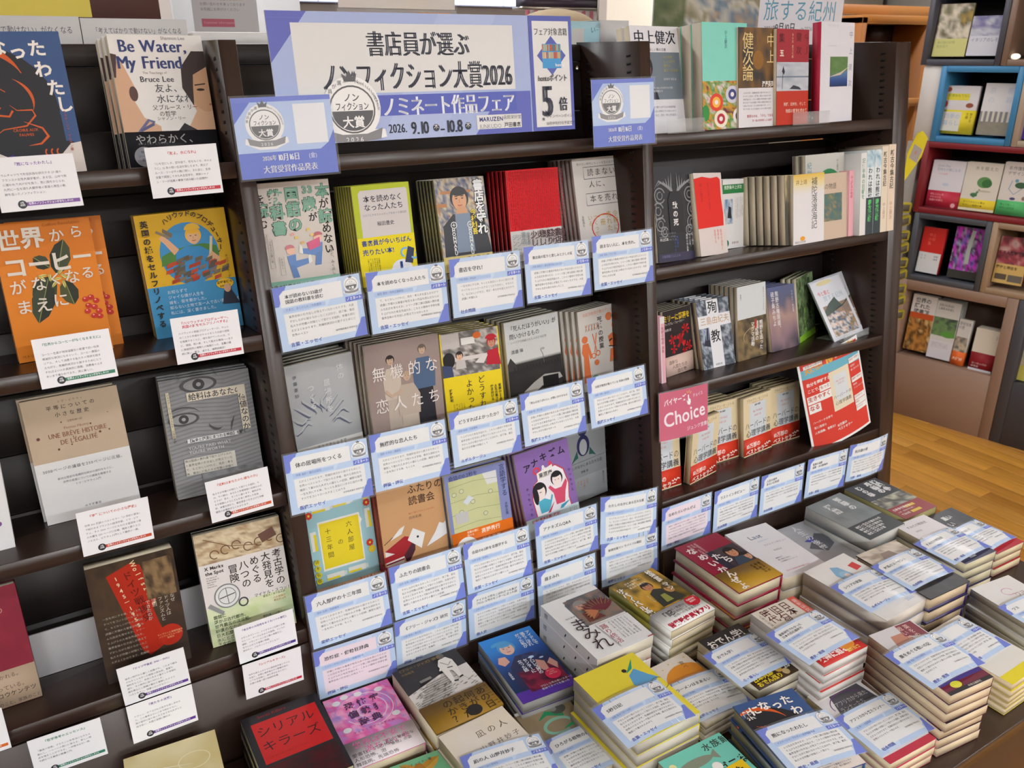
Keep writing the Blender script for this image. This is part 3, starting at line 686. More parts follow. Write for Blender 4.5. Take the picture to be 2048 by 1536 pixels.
def art_water(a):
    a.r(0, 0, 1, 1, 'e4e0dc'); sk = 'd2a888'
    a.p([(0, .80), (.10, .80), (.20, .60), (.17, .50), (.24, .38), (.40, .31), (.40, .27), (0, .27)], sk); a.e(.02, .60, .14, .26, sk); a.p([(.0, .86), (.06, .85), (.02, .68), (0, .68)], '4a3430'); a.e(.17, .56, .045, .08, '5a4038')
    a.p([(1, .82), (.88, .80), (.76, .68), (.76, .52), (.82, .42), (.72, .31), (.66, .27), (1, .27)], sk); a.e(.95, .58, .17, .24, 'c89c78')
    a.p([(1, .88), (.86, .88), (.72, .76), (.70, .60), (.80, .46), (.82, .60), (.84, .70), (1, .76)], '3a2c2a')
    a.e(.90, .585, .045, .014, '2e2420'); a.l([(.84, .62), (.96, .63)], .014, '2e2420'); a.l([(.97, .47), (1, .47)], .02, 'a86858'); a.p([(.58, .27), (.66, .33), (.80, .27)], '2c2a2e')
    a.l([(.16, .27), (.28, .36), (.34, .34)], .03, '6a6a90'); a.l([(.18, .28), (.33, .33)], .03, '5a5a80')
    a.t(.09, .985, .185, 'Be Water,', '3a4478', serif=.06, sx=.86); a.t(.05, .865, .19, 'My Friend', '3a4478', serif=.06, sx=.86)
    a.t(.55, .995, .05, 'Shannon Lee', '8a8488'); a.t(.30, .73, .036, 'The Teachings of', '9a8a80'); a.t(.26, .70, .085, 'Bruce Lee', '3c3a48', serif=.03)
    a.t(.40, .635, .10, '友よ、|水になれ', '3a3a44', lead=1.15); a.t(.34, .475, .062, '父ブルース・リー|　の哲学', '5a4a48', lead=1.1); a.t(.37, .385, .045, 'シャノン・リー', '6a5a58')
b = make_book('book', .1335, .1904, .022, art_water, 'ddd6ce', side='R', band=(.272, '26262a', lambda a: (a.t(.10, .93, .115, 'やわらかく、', 'a8a8a8', b=.005), a.e(.17, .30, .11, .11, '8a8a90'), a.t(.17, .48, .035, '映像|シーズン|配信', '3a3a40', al='c'), a.t(.12, .70, .03, '水のように、しなやかに', '707074'))))
put(b, 'bewater', 'white book with two painted half faces and large dark blue serif English title', 3, dxy=(-.0035, 0))
def leafy(a, cx, cy, L, wd, an, c1='3c4430', c2='2a3024'):
    q = a.w / a.h; P = lambda t, s: (cx + math.cos(an) * t * L - math.sin(an) * s * wd, cy + (math.sin(an) * t * L + math.cos(an) * s * wd) * q)
    a.p([P(0, 0), P(.2, .35), P(.5, .5), (P(.8, .35)), P(1, 0), P(.8, -.35), P(.5, -.5), P(.2, -.35)], c1)
    a.p([P(0, 0), P(.2, .35), P(.5, .5), (P(.8, .35)), P(1, 0)], c2); a.l([P(0, 0), P(1, 0)], .008, '8a8c50')
def art_coffee(a):
    a.r(0, 0, 1, 1, 'dc7f1e'); a.p([(0, 1), (1, 1), (1, .75), (0, .70)], 'd27618')
    leafy(a, .56, .60, .42, .22, 1.25, '3f472e'); leafy(a, .50, .60, .36, .26, 4.15, '343c28', '3c442a'); leafy(a, .46, .58, .52, .24, 4.35); leafy(a, .62, .56, .30, .2, 4.9, '4a4f2c'); leafy(a, .50, .66, .2, .16, 2.4)
    for k in range(9): leafy(a, .52 + .09 * math.cos(k), .58 + .03 * math.sin(k * 2), .1, .03, k * .8, 'e8dc90', 'dcca60')
    for x, y in ((.80, .40), (.86, .41), (.91, .38), (.82, .35), (.88, .335), (.92, .30), (.80, .31), (.86, .27), (.92, .26)): a.e(x, y, .035, .03, 'c02c24'); a.e(x - .008, y + .008, .01, .008, 'f0b0a0')
    w = 'ded4c6'
    for x, y, s, ch in ((.02, .955, .24, '世'), (.26, .965, .24, '界'), (.55, .94, .16, 'か'), (.76, .95, .15, 'ら'), (.04, .765, .24, 'コ'), (.28, .775, .24, 'ー'), (.50, .775, .24, 'ヒ'), (.74, .79, .22, 'ー'), (.06, .60, .17, 'が'), (.27, .61, .17, 'な'), (.46, .625, .15, 'く'), (.62, .635, .17, 'な'), (.80, .645, .15, 'る'), (.08, .455, .17, 'ま'), (.27, .46, .18, 'え'), (.46, .475, .17, 'に')):
        a.t(x, y, s, ch, w, b=.03 if s > .2 else .012)
    a.t(.50, .985, .05, 'Coffee Revolution', 'a85a14', rot=.03); a.t(.04, .055, .04, 'ペトリ・レッパネン　ラリ・サロマー', '5a3a14')
b = make_book('book', .1304, .2029, .018, art_coffee, 'dc7f1e', side='R')
q = SH['coffee2']; SH['coffee'] = SH['coffee'][:3] + (0.02,) + SH['coffee'][4:]
put(b, 'coffee', 'orange book with white Japanese title over green coffee leaves and red berries')
o = clone(b, shelf_m(q[0] + .004, q[1] - .01, q[2] + .0006, .03, .012, 0)); tag(o, 'second orange coffee book showing only its right edge behind the first', 'book')
def art_castle(a):
    a.r(0, 0, 1, 1, 'd8a81a'); a.r(0, 0, 1, .42, '3f8cba'); a.e(.53, .66, .33, .36, '3f8cc0')
    a.p([(.22, .66), (.35, .70), (.50, .72), (.70, .73), (.84, .70), (.86, .62), (.20, .58)], '4c8038')
    a.p([(.35, .56), (.38, .68), (.50, .72), (.66, .71), (.76, .66), (.80, .55)], '3a8ac0'); a.p([(.36, .66), (.27, .76), (.22, .80), (.26, .83), (.33, .78), (.42, .70)], 'dca880'); a.l([(.20, .86), (.34, .80)], .03, '8a7a60'); a.p([(.28, .88), (.38, .83), (.36, .80), (.27, .85)], '7a6a58')
    a.face(.60, .79, .08, 'e0b088', 'e8b030'); a.e(.60, .85, .09, .07, 'e8b838', 0, 180); a.l([(.75, .60), (.80, .78)], .03, 'd8c8a0'); a.p([(.70, .60), (.78, .66), (.86, .60), (.84, .55)], 'dca880')
    rs = random.Random(4)
    for k in range(46): x = .2 + .66 * rs.random(); y = .42 + .20 * rs.random() * (1 - abs(x - .5)); a.p([(x, y), (x + .08, y + .015), (x + .09, y + .045), (x + .01, y + .03)], rs.choice(['6a6050', '5c5446', 'b84828', '7c6e5a', '80706a', 'a83c22']))
    a.t(.09, .955, .085, '英国の城をセルフリノベする', '2c2620', v=True, b=.03, gap=.12)
    for k, ch in enumerate('ハリウッドのプロデューサー、'): an = math.radians(124 - k * 10.6); a.t(.52 + .40 * math.cos(an), .67 + .44 * math.sin(an) * a.w / a.h + .03, .07, ch, '2c2620', al='c', b=.02, rot=an - 1.57)
    a.t(.93, .62, .035, 'ホップウッド・ディプリー', '4a3820', v=True); a.e(.86, .38, .10, .06, 'e8b824'); a.t(.86, .405, .036, '登録者様々|6000万!', '3a2c10', al='c', b=.02)
    a.t(.20, .385, .045, 'お知らずで|ジャイな僕が人生を|城を、街を動かした。|知らない土地で友一人で古い家を買った|私には、深く響きました。', 'd8e6f0', lead=1.35); a.p([(.80, .21), (.84, .32), (.92, .33), (1, .20)], '282c3c'); a.e(.88, .34, .04, .05, 'd0a080')
b = make_book('book', .1385, .1972, .02, art_castle, 'd8a81a', side='R')
put(b, 'castle', 'yellow and blue book of a man in a hard hat above a heap of bricks', 2)
def art_beige(a):
    a.r(0, 0, 1, 1, 'baa58c'); a.r(0, 0, 1, .49, 'd6d4d4'); a.t(.5, .965, .03, 'トマ・ピケティ', '5a4a48', al='c', gap=.3)
    a.t(.5, .93, .055, '平等についての|小さな歴史', '3c3034', al='c', gap=.35, b=.01, lead=1.5); a.t(.5, .80, .026, '広野和美＝訳', '5a4a48', al='c')
    a.t(.5, .755, .04, 'Thomas Piketty', '9a6a58', al='c', serif=.03); a.t(.5, .72, .078, "UNE BRÈVE HISTOIRE", '94654f', al='c', serif=.045, sx=.78); a.t(.5, .66, .078, "DE L'ÉGALITÉ", '94654f', al='c', serif=.045, sx=.8)
    for x, y, s_ in ((.10, .69, .018), (.36, .79, .008), (.65, .735, .01), (.83, .66, .009), (.73, .655, .013), (.42, .60, .008), (.28, .58, .012), (.66, .63, .006), (.85, .80, .005), (.45, .66, .006)): a.e(x, y, s_, s_, '6a3a34')
    a.t(.5, .44, .044, '3000ページの議論を250ページに圧縮。', '5c5a60', al='c', gap=.1); a.t(.5, .36, .03, '膨大な歴史の長期的な統計の資料をもとに、|世界の格差についての議論を展望する|トマ・ピケティ入門', '7a787c', al='c', lead=1.6); a.t(.5, .10, .03, 'みすず書房', '5a585c', al='c', gap=.2)
b = make_book('book', .1396, .2007, .02, art_beige, 'd0c0ac', side='R', mat='cover')
put(b, 'beige', 'beige and white book with small brown French serif lettering on the third shelf', 2, dxy=(-.004, 0))
def art_money(a):
    a.tex(0, 0, 1, 1, ['6e6e70', '828284', '8c8c8e', '767678'], 5, 11, 26, 34)
    for k in range(60): y = k / 60; a.l([(0, y), (.3, y + .03), (.7, y - .01), (1, y + .02)], .004, '5e5e60' if k % 2 else '98989a')
    for cx, cy, sc in ((.42, .93, 1.2), (.20, .66, 1.0)):
        a.e(cx, cy, .17 * sc, .075 * sc, '4a4a4c'); a.e(cx, cy, .14 * sc, .055 * sc, '8e8e90'); a.e(cx, cy, .055 * sc, .052 * sc, '38383a'); a.e(cx, cy, .022 * sc, .02 * sc, '9a9a9c'); a.arc(cx, cy + .01, .2 * sc, .12 * sc, 20, 160, .02, '4e4e50', taper=True)
    a.arc(.56, .62, .10, .12, 200, 300, .03, '48484a', taper=True); a.l([(.76, .62), (.72, .56), (.70, .50)], .02, '484848', True); a.tex(.30, .02, 1, .18, ['505052', '8c8c8e', '6a6a6c'], 9, 3, 16, 8)
    a.r(.27, .80, .91, .872, 'd0c6b4'); a.t(.285, .866, .086, '給料はあなたの', '26262a', b=.01); a.r(.835, .49, .925, .872, 'd0c6b4'); a.t(.88, .80, .088, '価値なのか', '26262a', v=True, b=.01)
    a.r(.05, .52, .085, .90, 'c2b89e'); a.t(.068, .89, .03, 'ジェイク・ローゼンフェルド　川添節子訳', '3a3a3c', v=True)
    a.r(.20, .455, .78, .49, 'cfcfcf'); a.t(.205, .488, .042, '【賃金と経済にまつわる神話】を解く', '26262a', b=.02, sx=.93); a.t(.20, .43, .05, "YOU'RE PAID WHAT", 'c8c8ca', serif=.03); a.t(.20, .395, .05, "YOU'RE WORTH", 'c8c8ca', serif=.03)
    a.r(.13, .185, .70, .325, 'c8c4ba'); a.t(.135, .32, .033, txt(4, 4, 16), '26262a', lead=1.5, res=1)
b = make_book('book', .1446, .1997, .02, art_money, '7c7c7e', side='R')
SH['money'] = SH['money'][:3] + (0.12,) + SH['money'][4:]
put(b, 'money', 'grey engraved banknote portrait book with Japanese title on cream strips', 3, dxy=(.002, 0))
b = make_book('book', .128, .188, .03, lambda a: (a.r(0, 0, 1, 1, 'd8d8da'), a.t(.62, .10, .035, 'みすず書房', '3a3a40'), a.e(.88, .22, .03, .03, '7a4a8a'), a.t(.3, .8, .09, '資本と|統治', '44444a', lead=1.3)), 'd8d8da', side='L')
put(b, 'leftwhite', 'plain white book cut off by the left edge of the third shelf', 1)
def art_red(a): a.r(0, 0, 1, 1, '8a2438'); a.tex(0, .3, 1, 1, ['8a2438', '7c2032', '93283e'], 5, 5, 10, 10); a.t(.55, .84, .09, '台湾の|時間', 'c8a08c', lead=1.5); a.t(.6, .6, .06, '知', 'd0b0a0')
b = make_book('book', .128, .1911, .022, art_red, '8a2438', side='R', band=(.31, 'b09a84', lambda a: (a.t(.55, .90, .06, '書かれる。', '5a4c44'), a.t(.50, .60, .065, 'なっている。', '5a4c44'), a.t(.55, .42, .07, 'コウケンテツ', '4a3c38', b=.01), a.t(.45, .16, .05, '料理のこと、家族のこと', '5a4c44'))))
put(b, 'redtan', 'dark red book with a tan paper band at the left end of the bottom shelf', 1)
def art_wolf(a):
    a.tex(0, 0, 1, 1, ['2e2824', '3c3028', '4a3a2c', '2a2624', '6a5038'], 7, 21, 26, 34, fn=lambda u, v, z: z * (.35 + .65 * v))
    a.p([(.21, .90), (.50, .965), (.60, .93), (.68, .70), (.72, .62), (.66, .54), (.70, .40), (.78, .22), (.54, .145), (.46, .20)], 'a82c1c')
    a.t(.30, .885, .072, '1945－1955', 'dcc8a8', v=True, gap=.42, b=.02, rot=.22); a.t(.43, .90, .12, 'ドイツ戦後史', '5a1c18', v=True, gap=.05, b=.01, rot=.22)
    for k, ch in enumerate('Wolfszeit'): a.t(.57 + k * .020, .955 - k * .046, .085, ch, 'dcc49a', al='c', b=.02, rot=-1.35)
    a.t(.90, .62, .058, 'なぜ|ドイツ人は|ファシズムと|決別|できたのか', 'c8c0b4', v=True, lead=1.25); a.e(.80, .27, .15, .15, 'ac2e1e'); a.t(.80, .30, .028, 'ライプツィヒ書籍見本市|ノンフィクション部門|受賞作', 'd0b080', al='c')
    for k in range(10): a.t(.08, .57 - k * .042, .034, BODY[k][:13], 'aaa294', res=1)
    a.tex(.62, .62, .96, .95, ['5a4a38', '8a7050', '3a3028', '6a5a40'], 5, 8, 12, 12)
b = make_book('book', .1284, .2078, .024, art_wolf, '2e2824', side='R', mat='gloss')
put(b, 'wolf', 'dark brown photographic book with a slanting red label on the bottom shelf', 1)
def art_x(a):
    a.r(0, 0, 1, 1, 'd8d2d0'); a.tex(0, .73, 1, 1, ['c8b294', 'a88a68', 'd8c8a8', '8a6c4c', 'c0a27e'], 7, 31, 30, 14)
    for k in range(7): a.arc(.2 + .13 * k, .80 + .02 * (k % 3), .05, .05, 0, 300, .012, '6a4a34')
    a.p([(.72, .88), (.90, .92), (.94, .84), (.76, .80)], '6c4c40'); a.l([(.1, .95), (.4, .84), (.7, .80)], .01, '7a5a40')
    a.tex(0, 0, 1, .34, ['ccd6a8', 'c2d09a', 'd6dab8', 'b4caa0', 'd2d0a0'], 4, 7, 16, 8)
    for x, y, s_ in ((.90, .72, '考古学の'), (.765, .715, '大発見を'), (.63, .705, 'めぐる'), (.50, .69, '八つの'), (.375, .68, '冒険')): a.t(x, y, .115, s_, '2c2424', v=True, b=.008)
    a.t(.06, .715, .055, 'X Marks|the Spot', '3a3434', b=.03, lead=1.1); a.t(.06, .62, .022, 'The Story of|Archaeology in|Eight Extra-|ordinary|Discoveries', '5a5454'); a.t(.56, .37, .05, 'マイケル・スコット', '4a4444'); a.t(.66, .335, .03, '夏目大・木下哲夫訳', '5a5454')
    a.e(.26, .42, .15, .15, '7e7e80'); a.e(.26, .42, .135, .135, 'd4d4d4'); a.arc(.26, .42, .10, .10, 0, 360, .008, '6a6a6c'); a.l([(.17, .41), (.35, .43)], .012, '4a4a4c'); a.l([(.255, .49), (.265, .35)], .008, '6a6a6c'); a.arc(.43, .33, .05, .05, 0, 360, .018, '4a4a4c')
    a.p([(.02, .36), (.06, .385), (.20, .29), (.18, .26)], '8c8c8e'); a.t(.06, .275, .05, '雲間に|浮かぶ古代都市、|世界最古の沈没船、|砂漠のなかの|巨大石窟、|氷にとざされた|王女のミイラ', '4a5a40', lead=1.15, b=.01); a.t(.62, .16, .035, '教科書には載らない|考古学のもうひとつの顔|あくなき探究の|物語', '44543c'); a.t(.85, .30, .03, '八大冒険記|考古学入門', 'b87a4a', al='c')
b = make_book('book', .1428, .2, .024, art_x, 'd8d2d0', side='R', mat='gloss')
SH['xmarks'] = SH['xmarks'][:3] + (0.10,) + SH['xmarks'][4:]
put(b, 'xmarks', 'white and pale green archaeology book with an engraved compass', 1)
# white riser standing behind the bottom shelf books
r = root('riser_board', shelf_m(0.10, 0.13, 0.1135)); box_obj('board', 'plain', (-.19, .19, 0, .004, 0, .078), r, 'b8b8bc', .001); box_obj('foot', 'plain', (-.19, .19, .004, .06, 0, .003), r, 'b8b8bc'); tag(r, 'pale grey riser board standing behind the books of the bottom left shelf', 'board')
WC = [('w1', '『熊になったわたし』', '7a4a9c', ['カムチャツカで先住民族を研究する 29 歳の', 'フランスの女性人類学者が、ある日、山中で熊', 'に襲われて大けがを負う。熊に顔をかじられ', '九死に一生を得た人類学者の変容と再生の軌', '跡を追ったノンフィクション。'], 'white card with a purple ribbon under the black bear book'),
 ('w2', '『友よ、水になれ』', 'c0283c', ['「心を空にしろ。型を捨て、形をなくせ。水のよ', 'うに」32 年の短い生涯を閉じるまで、実父ブ', 'ルース・リーがその胸に問い、また信じ、全身', '全霊で実践してきた人生哲学を、実娘シャノ', 'ン・リーが迫真の筆致で読み解いた話題作！'], 'white card with a red ribbon under the painted half faces book'),
 ('w3', '『世界からコーヒーがなくなるまえに』', '2c7a5c', ['コーヒー生産が地球温暖化の影響で近い将来', '壊滅的な状況になるという。コーヒー農園の', 'リアル、そして消費する私たちの現状を踏ま', 'えながら、危機的状況から脱するためにどう', 'すればよいのか具体的に提案。消費者のふる', 'まいまで書かれており、実に楽しい。'], 'white card with a green ribbon on the orange coffee book'),
 ('w4', '『ハリウッドのプロデューサー、|英国の城をセルフリノベする』', 'bc2438', ['ハリウッドの映画プロデューサーが、ひょん', 'なことから先祖ゆかりのイギリス北部の城館', 'を復興することに。待ち受けていたのは、カ', 'ビ、頑固、侵入者、そして膨大な費用――まさ', 'に廃墟同然の建物との格闘だった。至難の連', '続に笑い、驚き、涙する、爆笑挑戦記！'], 'white card with a red ribbon on the yellow and blue book'),
 ('w5', '『平等についての小さな歴史』', 'c04a2c', ['世界 300 万部のベストセラー『21 世紀の資本』', 'で知られるフランスの経済学者、トマ・ピケ', 'ティ。その 3000 ページにもわたる経済史 3 冊', 'の大著を 250 ページに圧縮。格差と闘うエコ', 'ノミスト、ピケティ入門として最良の一冊。'], 'white card with an orange ribbon on the beige and white book'),
 ('w6', '『給料はあなたの価値なのか』', 'c4502c', ['私たちが労働の対価として受けとる給料。で', 'は、その額は、あなたの市場価値の反映なのだ', 'ろうか？ 答え：まったく違います。給料が決', 'まる実際のメカニズムを深く研究した社会', '学。本書を読むと、最低賃金の引き上げと労働', '組合の必要性がよくわかります。'], 'white card with an orange ribbon on the grey banknote portrait book'),
 ('w7', '『ドイツ戦後史 1945－1955』', '5c3490', ['後世の時代から厳しく批難され、これまで顧み', 'られることなかった戦後の政治史。豊富な', '資料をもとに、市井の人々の暮らしや世相を', '語り、その時代に深く分け入る。', '国を焦土にし敗戦の傷から復興したドイツ', 'ベストセラー、待望のロングセラー。'], 'white card with a purple ribbon on the dark brown photographic book'),
 ('w8', '『男たちの沈黙』', '5c3490', ['ケヴィン・ボアズがわが息子を探し求める', 'と、この事件はさいごまで終わらない。', '旅の途中に巡り合ったさまざまな人びとと', '向き合い、人間の深淵に触れる。'], 'white card with a purple ribbon stuck on the kick panel below another card'),
 ('w9', '『考古学の大発見をめぐる八つの冒険』', '50308c', ['ロゼッタストーン、ナイクマヤン仏跡の文書、', 'ストーン・サークルをめぐる冒険、インカの', '遺跡、ツタンカーメン王の墓の発掘など、', 'まさに心おどる冒険の物語。', '読みもの。これぞノンフィクション！'], 'white card with a purple ribbon on the pale green archaeology book'),
 ('w10', '『シリアルキラーズ』', 'b82034', ['世界を震え上がらせた連続殺人者とその心', 'を巡り、犯罪心理学者はその動機を探る。', 'リアルな恐怖に、読む手が止まらない。', '人間の深淵へ誘う伝説的名著。'], 'white card with a red ribbon low on the left of the blue bordered cards'),
 ('w11', '『哲学思考のエッセンス』', '2c7a60', ['「最高の授業」ブラウンの思考法になぞらえ', '直にし、一つ一つの問いに答える。新しい視', '点を得ることができる、一歩踏み込む一冊。', '今読むべき最良の教養入門。'], 'white card with a green ribbon at the bottom left corner'),
 ('w12', '『おかしい、料理』', 'd06420', ['誰もが抱える台所の悩みを軽やかに描くエ', 'ッセイ。肩の力を抜いて読める話題作。', '台所に立つすべての人へ贈る'], 'white card with an orange ribbon cut off at the left edge')]
for i, (k, t_, c_, ls, ds) in enumerate(WC): white_card(t_, c_, ls, ds, cardm(k))
# ------------------------------------------------------------------ middle bay, top shelf row
def art_33(a):
    a.tex(0, 0, 1, 1, ['d8cfc8', 'd2c8c0', 'dcd6d0'], 2, 2, 6, 8); k = '2a2624'; tq = '7fae98'
    cols = [(.93, .955, '本が読めない', [1, 0, 1, 0, 0, 0]), (.73, .955, '33歳が', None), (.52, .95, '国語の', None), (.30, .94, '教科書', None), (.085, .93, 'を読む', None)]
    y = .965
    for ch, big in (('本', 1), ('が', 0), ('読', 1), ('め', 0), ('な', 0), ('い', 0)): s = .19 if big else .135; a.t(.90, y, s, ch, tq if big else k, al='c', b=.03 if big else .02, ol=(k, .055) if big else None); y -= s * a.w / a.h * 1.0
    a.t(.70, .965, .125, '33', tq, al='c', b=.04, ol=(k, .06), sx=1.1); a.t(.70, .86, .19, '歳', tq, al='c', b=.03, ol=(k, .055)); a.t(.73, .72, .12, 'が', k, al='c', b=.02)
    for i, ch in enumerate('国語の'): a.t(.485, .955 - i * .13, .19, ch, tq, al='c', b=.03, ol=(k, .055))
    for i, ch in enumerate('教科書'): a.t(.27, .945 - i * .135, .19, ch, tq, al='c', b=.03, ol=(k, .055))
    a.t(.07, .915, .12, 'を', k, al='c', b=.02); a.t(.07, .835, .18, '読', tq, al='c', b=.03, ol=(k, .055)); a.t(.07, .70, .12, 'む', k, al='c', b=.02)
    def kid(x, y, s, hr, fl=1):
        q = a.w / a.h; P = lambda u, v: (x + fl * u * s, y + v * s * q)
        a.p([P(-.2, 0), P(.5, .1), P(.45, -.6), P(-.1, -.7)], '6f8fc4'); a.p([P(-.1, -.5), P(.5, -.4), P(1.5, -.3), P(1.5, -.7), P(.2, -1.0)], '6f8fc4'); a.p([P(1.45, -.2), P(1.65, .1), P(1.75, -.6), P(1.45, -.75)], 'e8e4dc')
        a.p([P(-.1, -.6), P(.4, -.8), P(.6, -1.7), P(.1, -1.7)], '6888bc'); a.e(*P(.15, .42), s * .33, s * .33, 'eebfa8'); a.e(*P(.1, .58), s * .37, s * .27, hr, 0, 200)
    kid(.35, .36, .17, 'd08088'); kid(.78, .45, .17, 'c07078', -1); a.p([(.60, .46), (.78, .50), (.78, .42), (.62, .39)], 'd8688c')
    for x, y, c in ((.45, .50, 'e8c870'), (.66, .51, 'e8c870'), (.52, .45, 'e0b870'), (.62, .56, 'e8c870'), (.40, .53, 'e8a8a0')): a.p([(x, y), (x + .05, y + .01), (x + .04, y + .03), (x, y + .025)], c)
    for x, y0, y1, s_ in ((.12, .27, .52, '少年の日の思い出'), (.06, .38, .57, '山月記'), (.24, .20, .36, 'やまなし')): a.l([(x - .03, y0), (x - .03, y1), (x + .03, y1), (x + .03, y0), (x - .03, y0)], .004, '8a8a88'); a.t(x, y1 - .01, .035, s_, '7a7a78', v=True)
    a.t(.92, .42, .05, 'かまど、みくのしん', '55504c', v=True); a.r(0, 0, 1, .15, '86b9a4'); a.t(.02, .12, .072, '32歳で読書を始めた男の次なる挑戦!', '26302c', b=.02, sx=.86)
b = make_book('book', .128, .1885, .018, art_33, 'd8d0c8', side='R'); put(b, 'm33', 'white comic style book with turquoise outlined title and two children at play', 4)
def art_m2(a):
    a.r(0, 0, 1, 1, 'b4c02c'); a.p([(.10, .48), (.10, .92), (.14, .95), (.93, .95), (.95, .93), (.95, .48)], 'cfc9c8'); a.r(0, 0, 1, .49, 'e8d414')
    a.t(.52, .90, .115, '本を読めなく|なった人たち', '30303a', al='c', lead=1.15, b=.01); a.t(.52, .72, .043, 'コスパとテキストメディアをめぐる現在形', '6a6a70', al='c', sx=.95); a.t(.52, .64, .075, '稲田豊史', '3a3a42', al='c', b=.01)
    a.t(.06, .465, .10, '書店員が今いちばん', '24428c', b=.02, sx=.98); a.t(.06, .375, .105, '売りたい本!', '24428c', b=.02); a.t(.33, .28, .03, txt(6, 3, 9), '4a4a28', v=True, res=1)
    a.e(.72, .13, .19, .17, 'e8e8f0'); a.t(.70, .235, .24, '1', '24428c', al='c', b=.05); a.t(.60, .10, .06, '第', '24428c'); a.t(.82, .13, .09, '位', '24428c'); a.p([(.78, .20), (.86, .36), (.97, .33), (.92, .18)], '38405c'); a.arc(.80, .30, .07, .07, 60, 250, .03, '7ab0e0'); a.arc(.96, .26, .05, .05, 200, 420, .03, '7ab0e0')
b = make_book('book', .1066, .1724, .0115, art_m2, 'b4b838', side='R', page='b9a868'); put(b, 'm2', 'lime green and yellow paperback on reading, second on the middle top row', 7)
def art_m3(a):
    a.tex(0, .15, 1, 1, ['5a2c30', 'a87848', 'c8bca8', '3c4c78', 'd8c8a0', '7a3a34', 'e0d8c8'], 9, 41, 26, 30, stretch=(2.4, 1)); a.r(0, .70, .2, .74, 'b87840'); a.r(.1, .84, .7, .87, 'b87840')
    a.p([(.05, .17), (.08, .50), (.30, .62), (.70, .62), (.92, .50), (1, .17)], '26262e'); a.p([(.30, .20), (.34, .62), (.64, .62), (.66, .20)], '7a8aa0'); a.face(.46, .765, .165, 'd8a078', '241e1e'); a.p([(.36, .62), (.40, .70), (.56, .70), (.60, .62)], 'd0986e')
    a.t(.27, .53, .085, '⊕HONMARU', 'e4e4e4', v=True, b=.04); a.t(.60, .52, .085, '⊕HONMARU', 'e4e4e4', v=True, b=.04)
    a.t(.86, .975, .205, '書店を守れ', 'ececec', v=True, b=.03, ol=('1c1c22', .085), gap=-.06); a.t(.70, .66, .115, '今村翔吾', 'e8d040', v=True, b=.03, ol=('1c1c22', .07), gap=-.02)
    a.r(0, 0, 1, .165, 'dcc868'); a.t(.90, .155, .085, '書店|出版|取次|このままでは|潰れる', '3a3830', v=True, lead=1.15, b=.01); a.t(.14, .14, .04, '直木賞作家が|書店を継いだ', 'b85a3c', v=True)
b = make_book('book', .1056, .1711, .0125, art_m3, '2c2c34', side='R', page='b9ad84', mat='gloss'); put(b, 'm3', 'paperback with a smiling man in a black happi coat before bookshelves', 6)
def art_m4(a):
    a.r(0, 0, 1, 1, 'd2cdca'); a.r(0, .34, 1, 1, 'dc1420'); rs = random.Random(9)
    for i in range(27):
        y = .985
        while y > .38:
            L = rs.choice((.02, .03, .045)); a.l([(.02 + i * .037, y), (.022 + i * .037, y - L)], .010, 'a80c16'); y -= L + .012
    for i, s_ in enumerate(('書店員の', '怒りと', '悲しみと', '少しの愛')): a.t(.92 - i * .16, .325, .13, s_, '56343c', v=True, b=.015)
    a.t(.335, .31, .04, '大塚真祐子', '6a4a50', v=True); a.t(.24, .325, .10, '書店', '8a9aa0', v=True); a.t(.07, .31, .10, 'ジンセット', '8a9aa0', v=True)
b = make_book('book', .123, .1753, .0145, art_m4, 'd2cdca', spine='b81a20', side='L', page='c8b8ae'); put(b, 'm4', 'book with a bright red upper cover of tiny vertical lettering', 5)
def art_m5(a):
    a.tex(0, 0, 1, 1, ['d6d0cb', 'cbc5c0', 'dad6d2'], 2, 5, 5, 6); k = '3a3634'
    a.t(.5, .955, .045, '売れない時代にヒットを生み出す秘密', '55504c', al='c', gap=.1)
    for y0, y1 in ((.78, .905), (.50, .625)): a.l([(.20, y0), (.20, y1), (.88, y1), (.88, y0), (.20, y0)], .008, k)
    a.t(.27, .89, .125, '読まない', k, gap=.18); a.t(.28, .76, .115, '人に、', k, gap=.2); a.t(.27, .61, .125, '本を売れ', k, gap=.18); a.t(.92, .60, .1, '。', k)
    a.arc(.52, .25, .27, .21, 0, 360, .02, 'cc2824'); a.t(.74, .42, .11, '令和に|売れた|一冊', 'b09028', v=True, lead=1.2); a.t(.94, .42, .05, '出版不況でも', 'b03830', v=True); a.t(.34, .40, .09, 'つくって|いる', 'b09028', v=True); a.t(.09, .40, .045, '永松茂久', '5a5450', v=True)
b = make_book('book', .127, .1889, .0135, art_m5, 'd6d0cb', side='R', page='c6b4ac', spine='c89090'); put(b, 'm5', 'white book with two boxed lines of text and a red ring', 6)
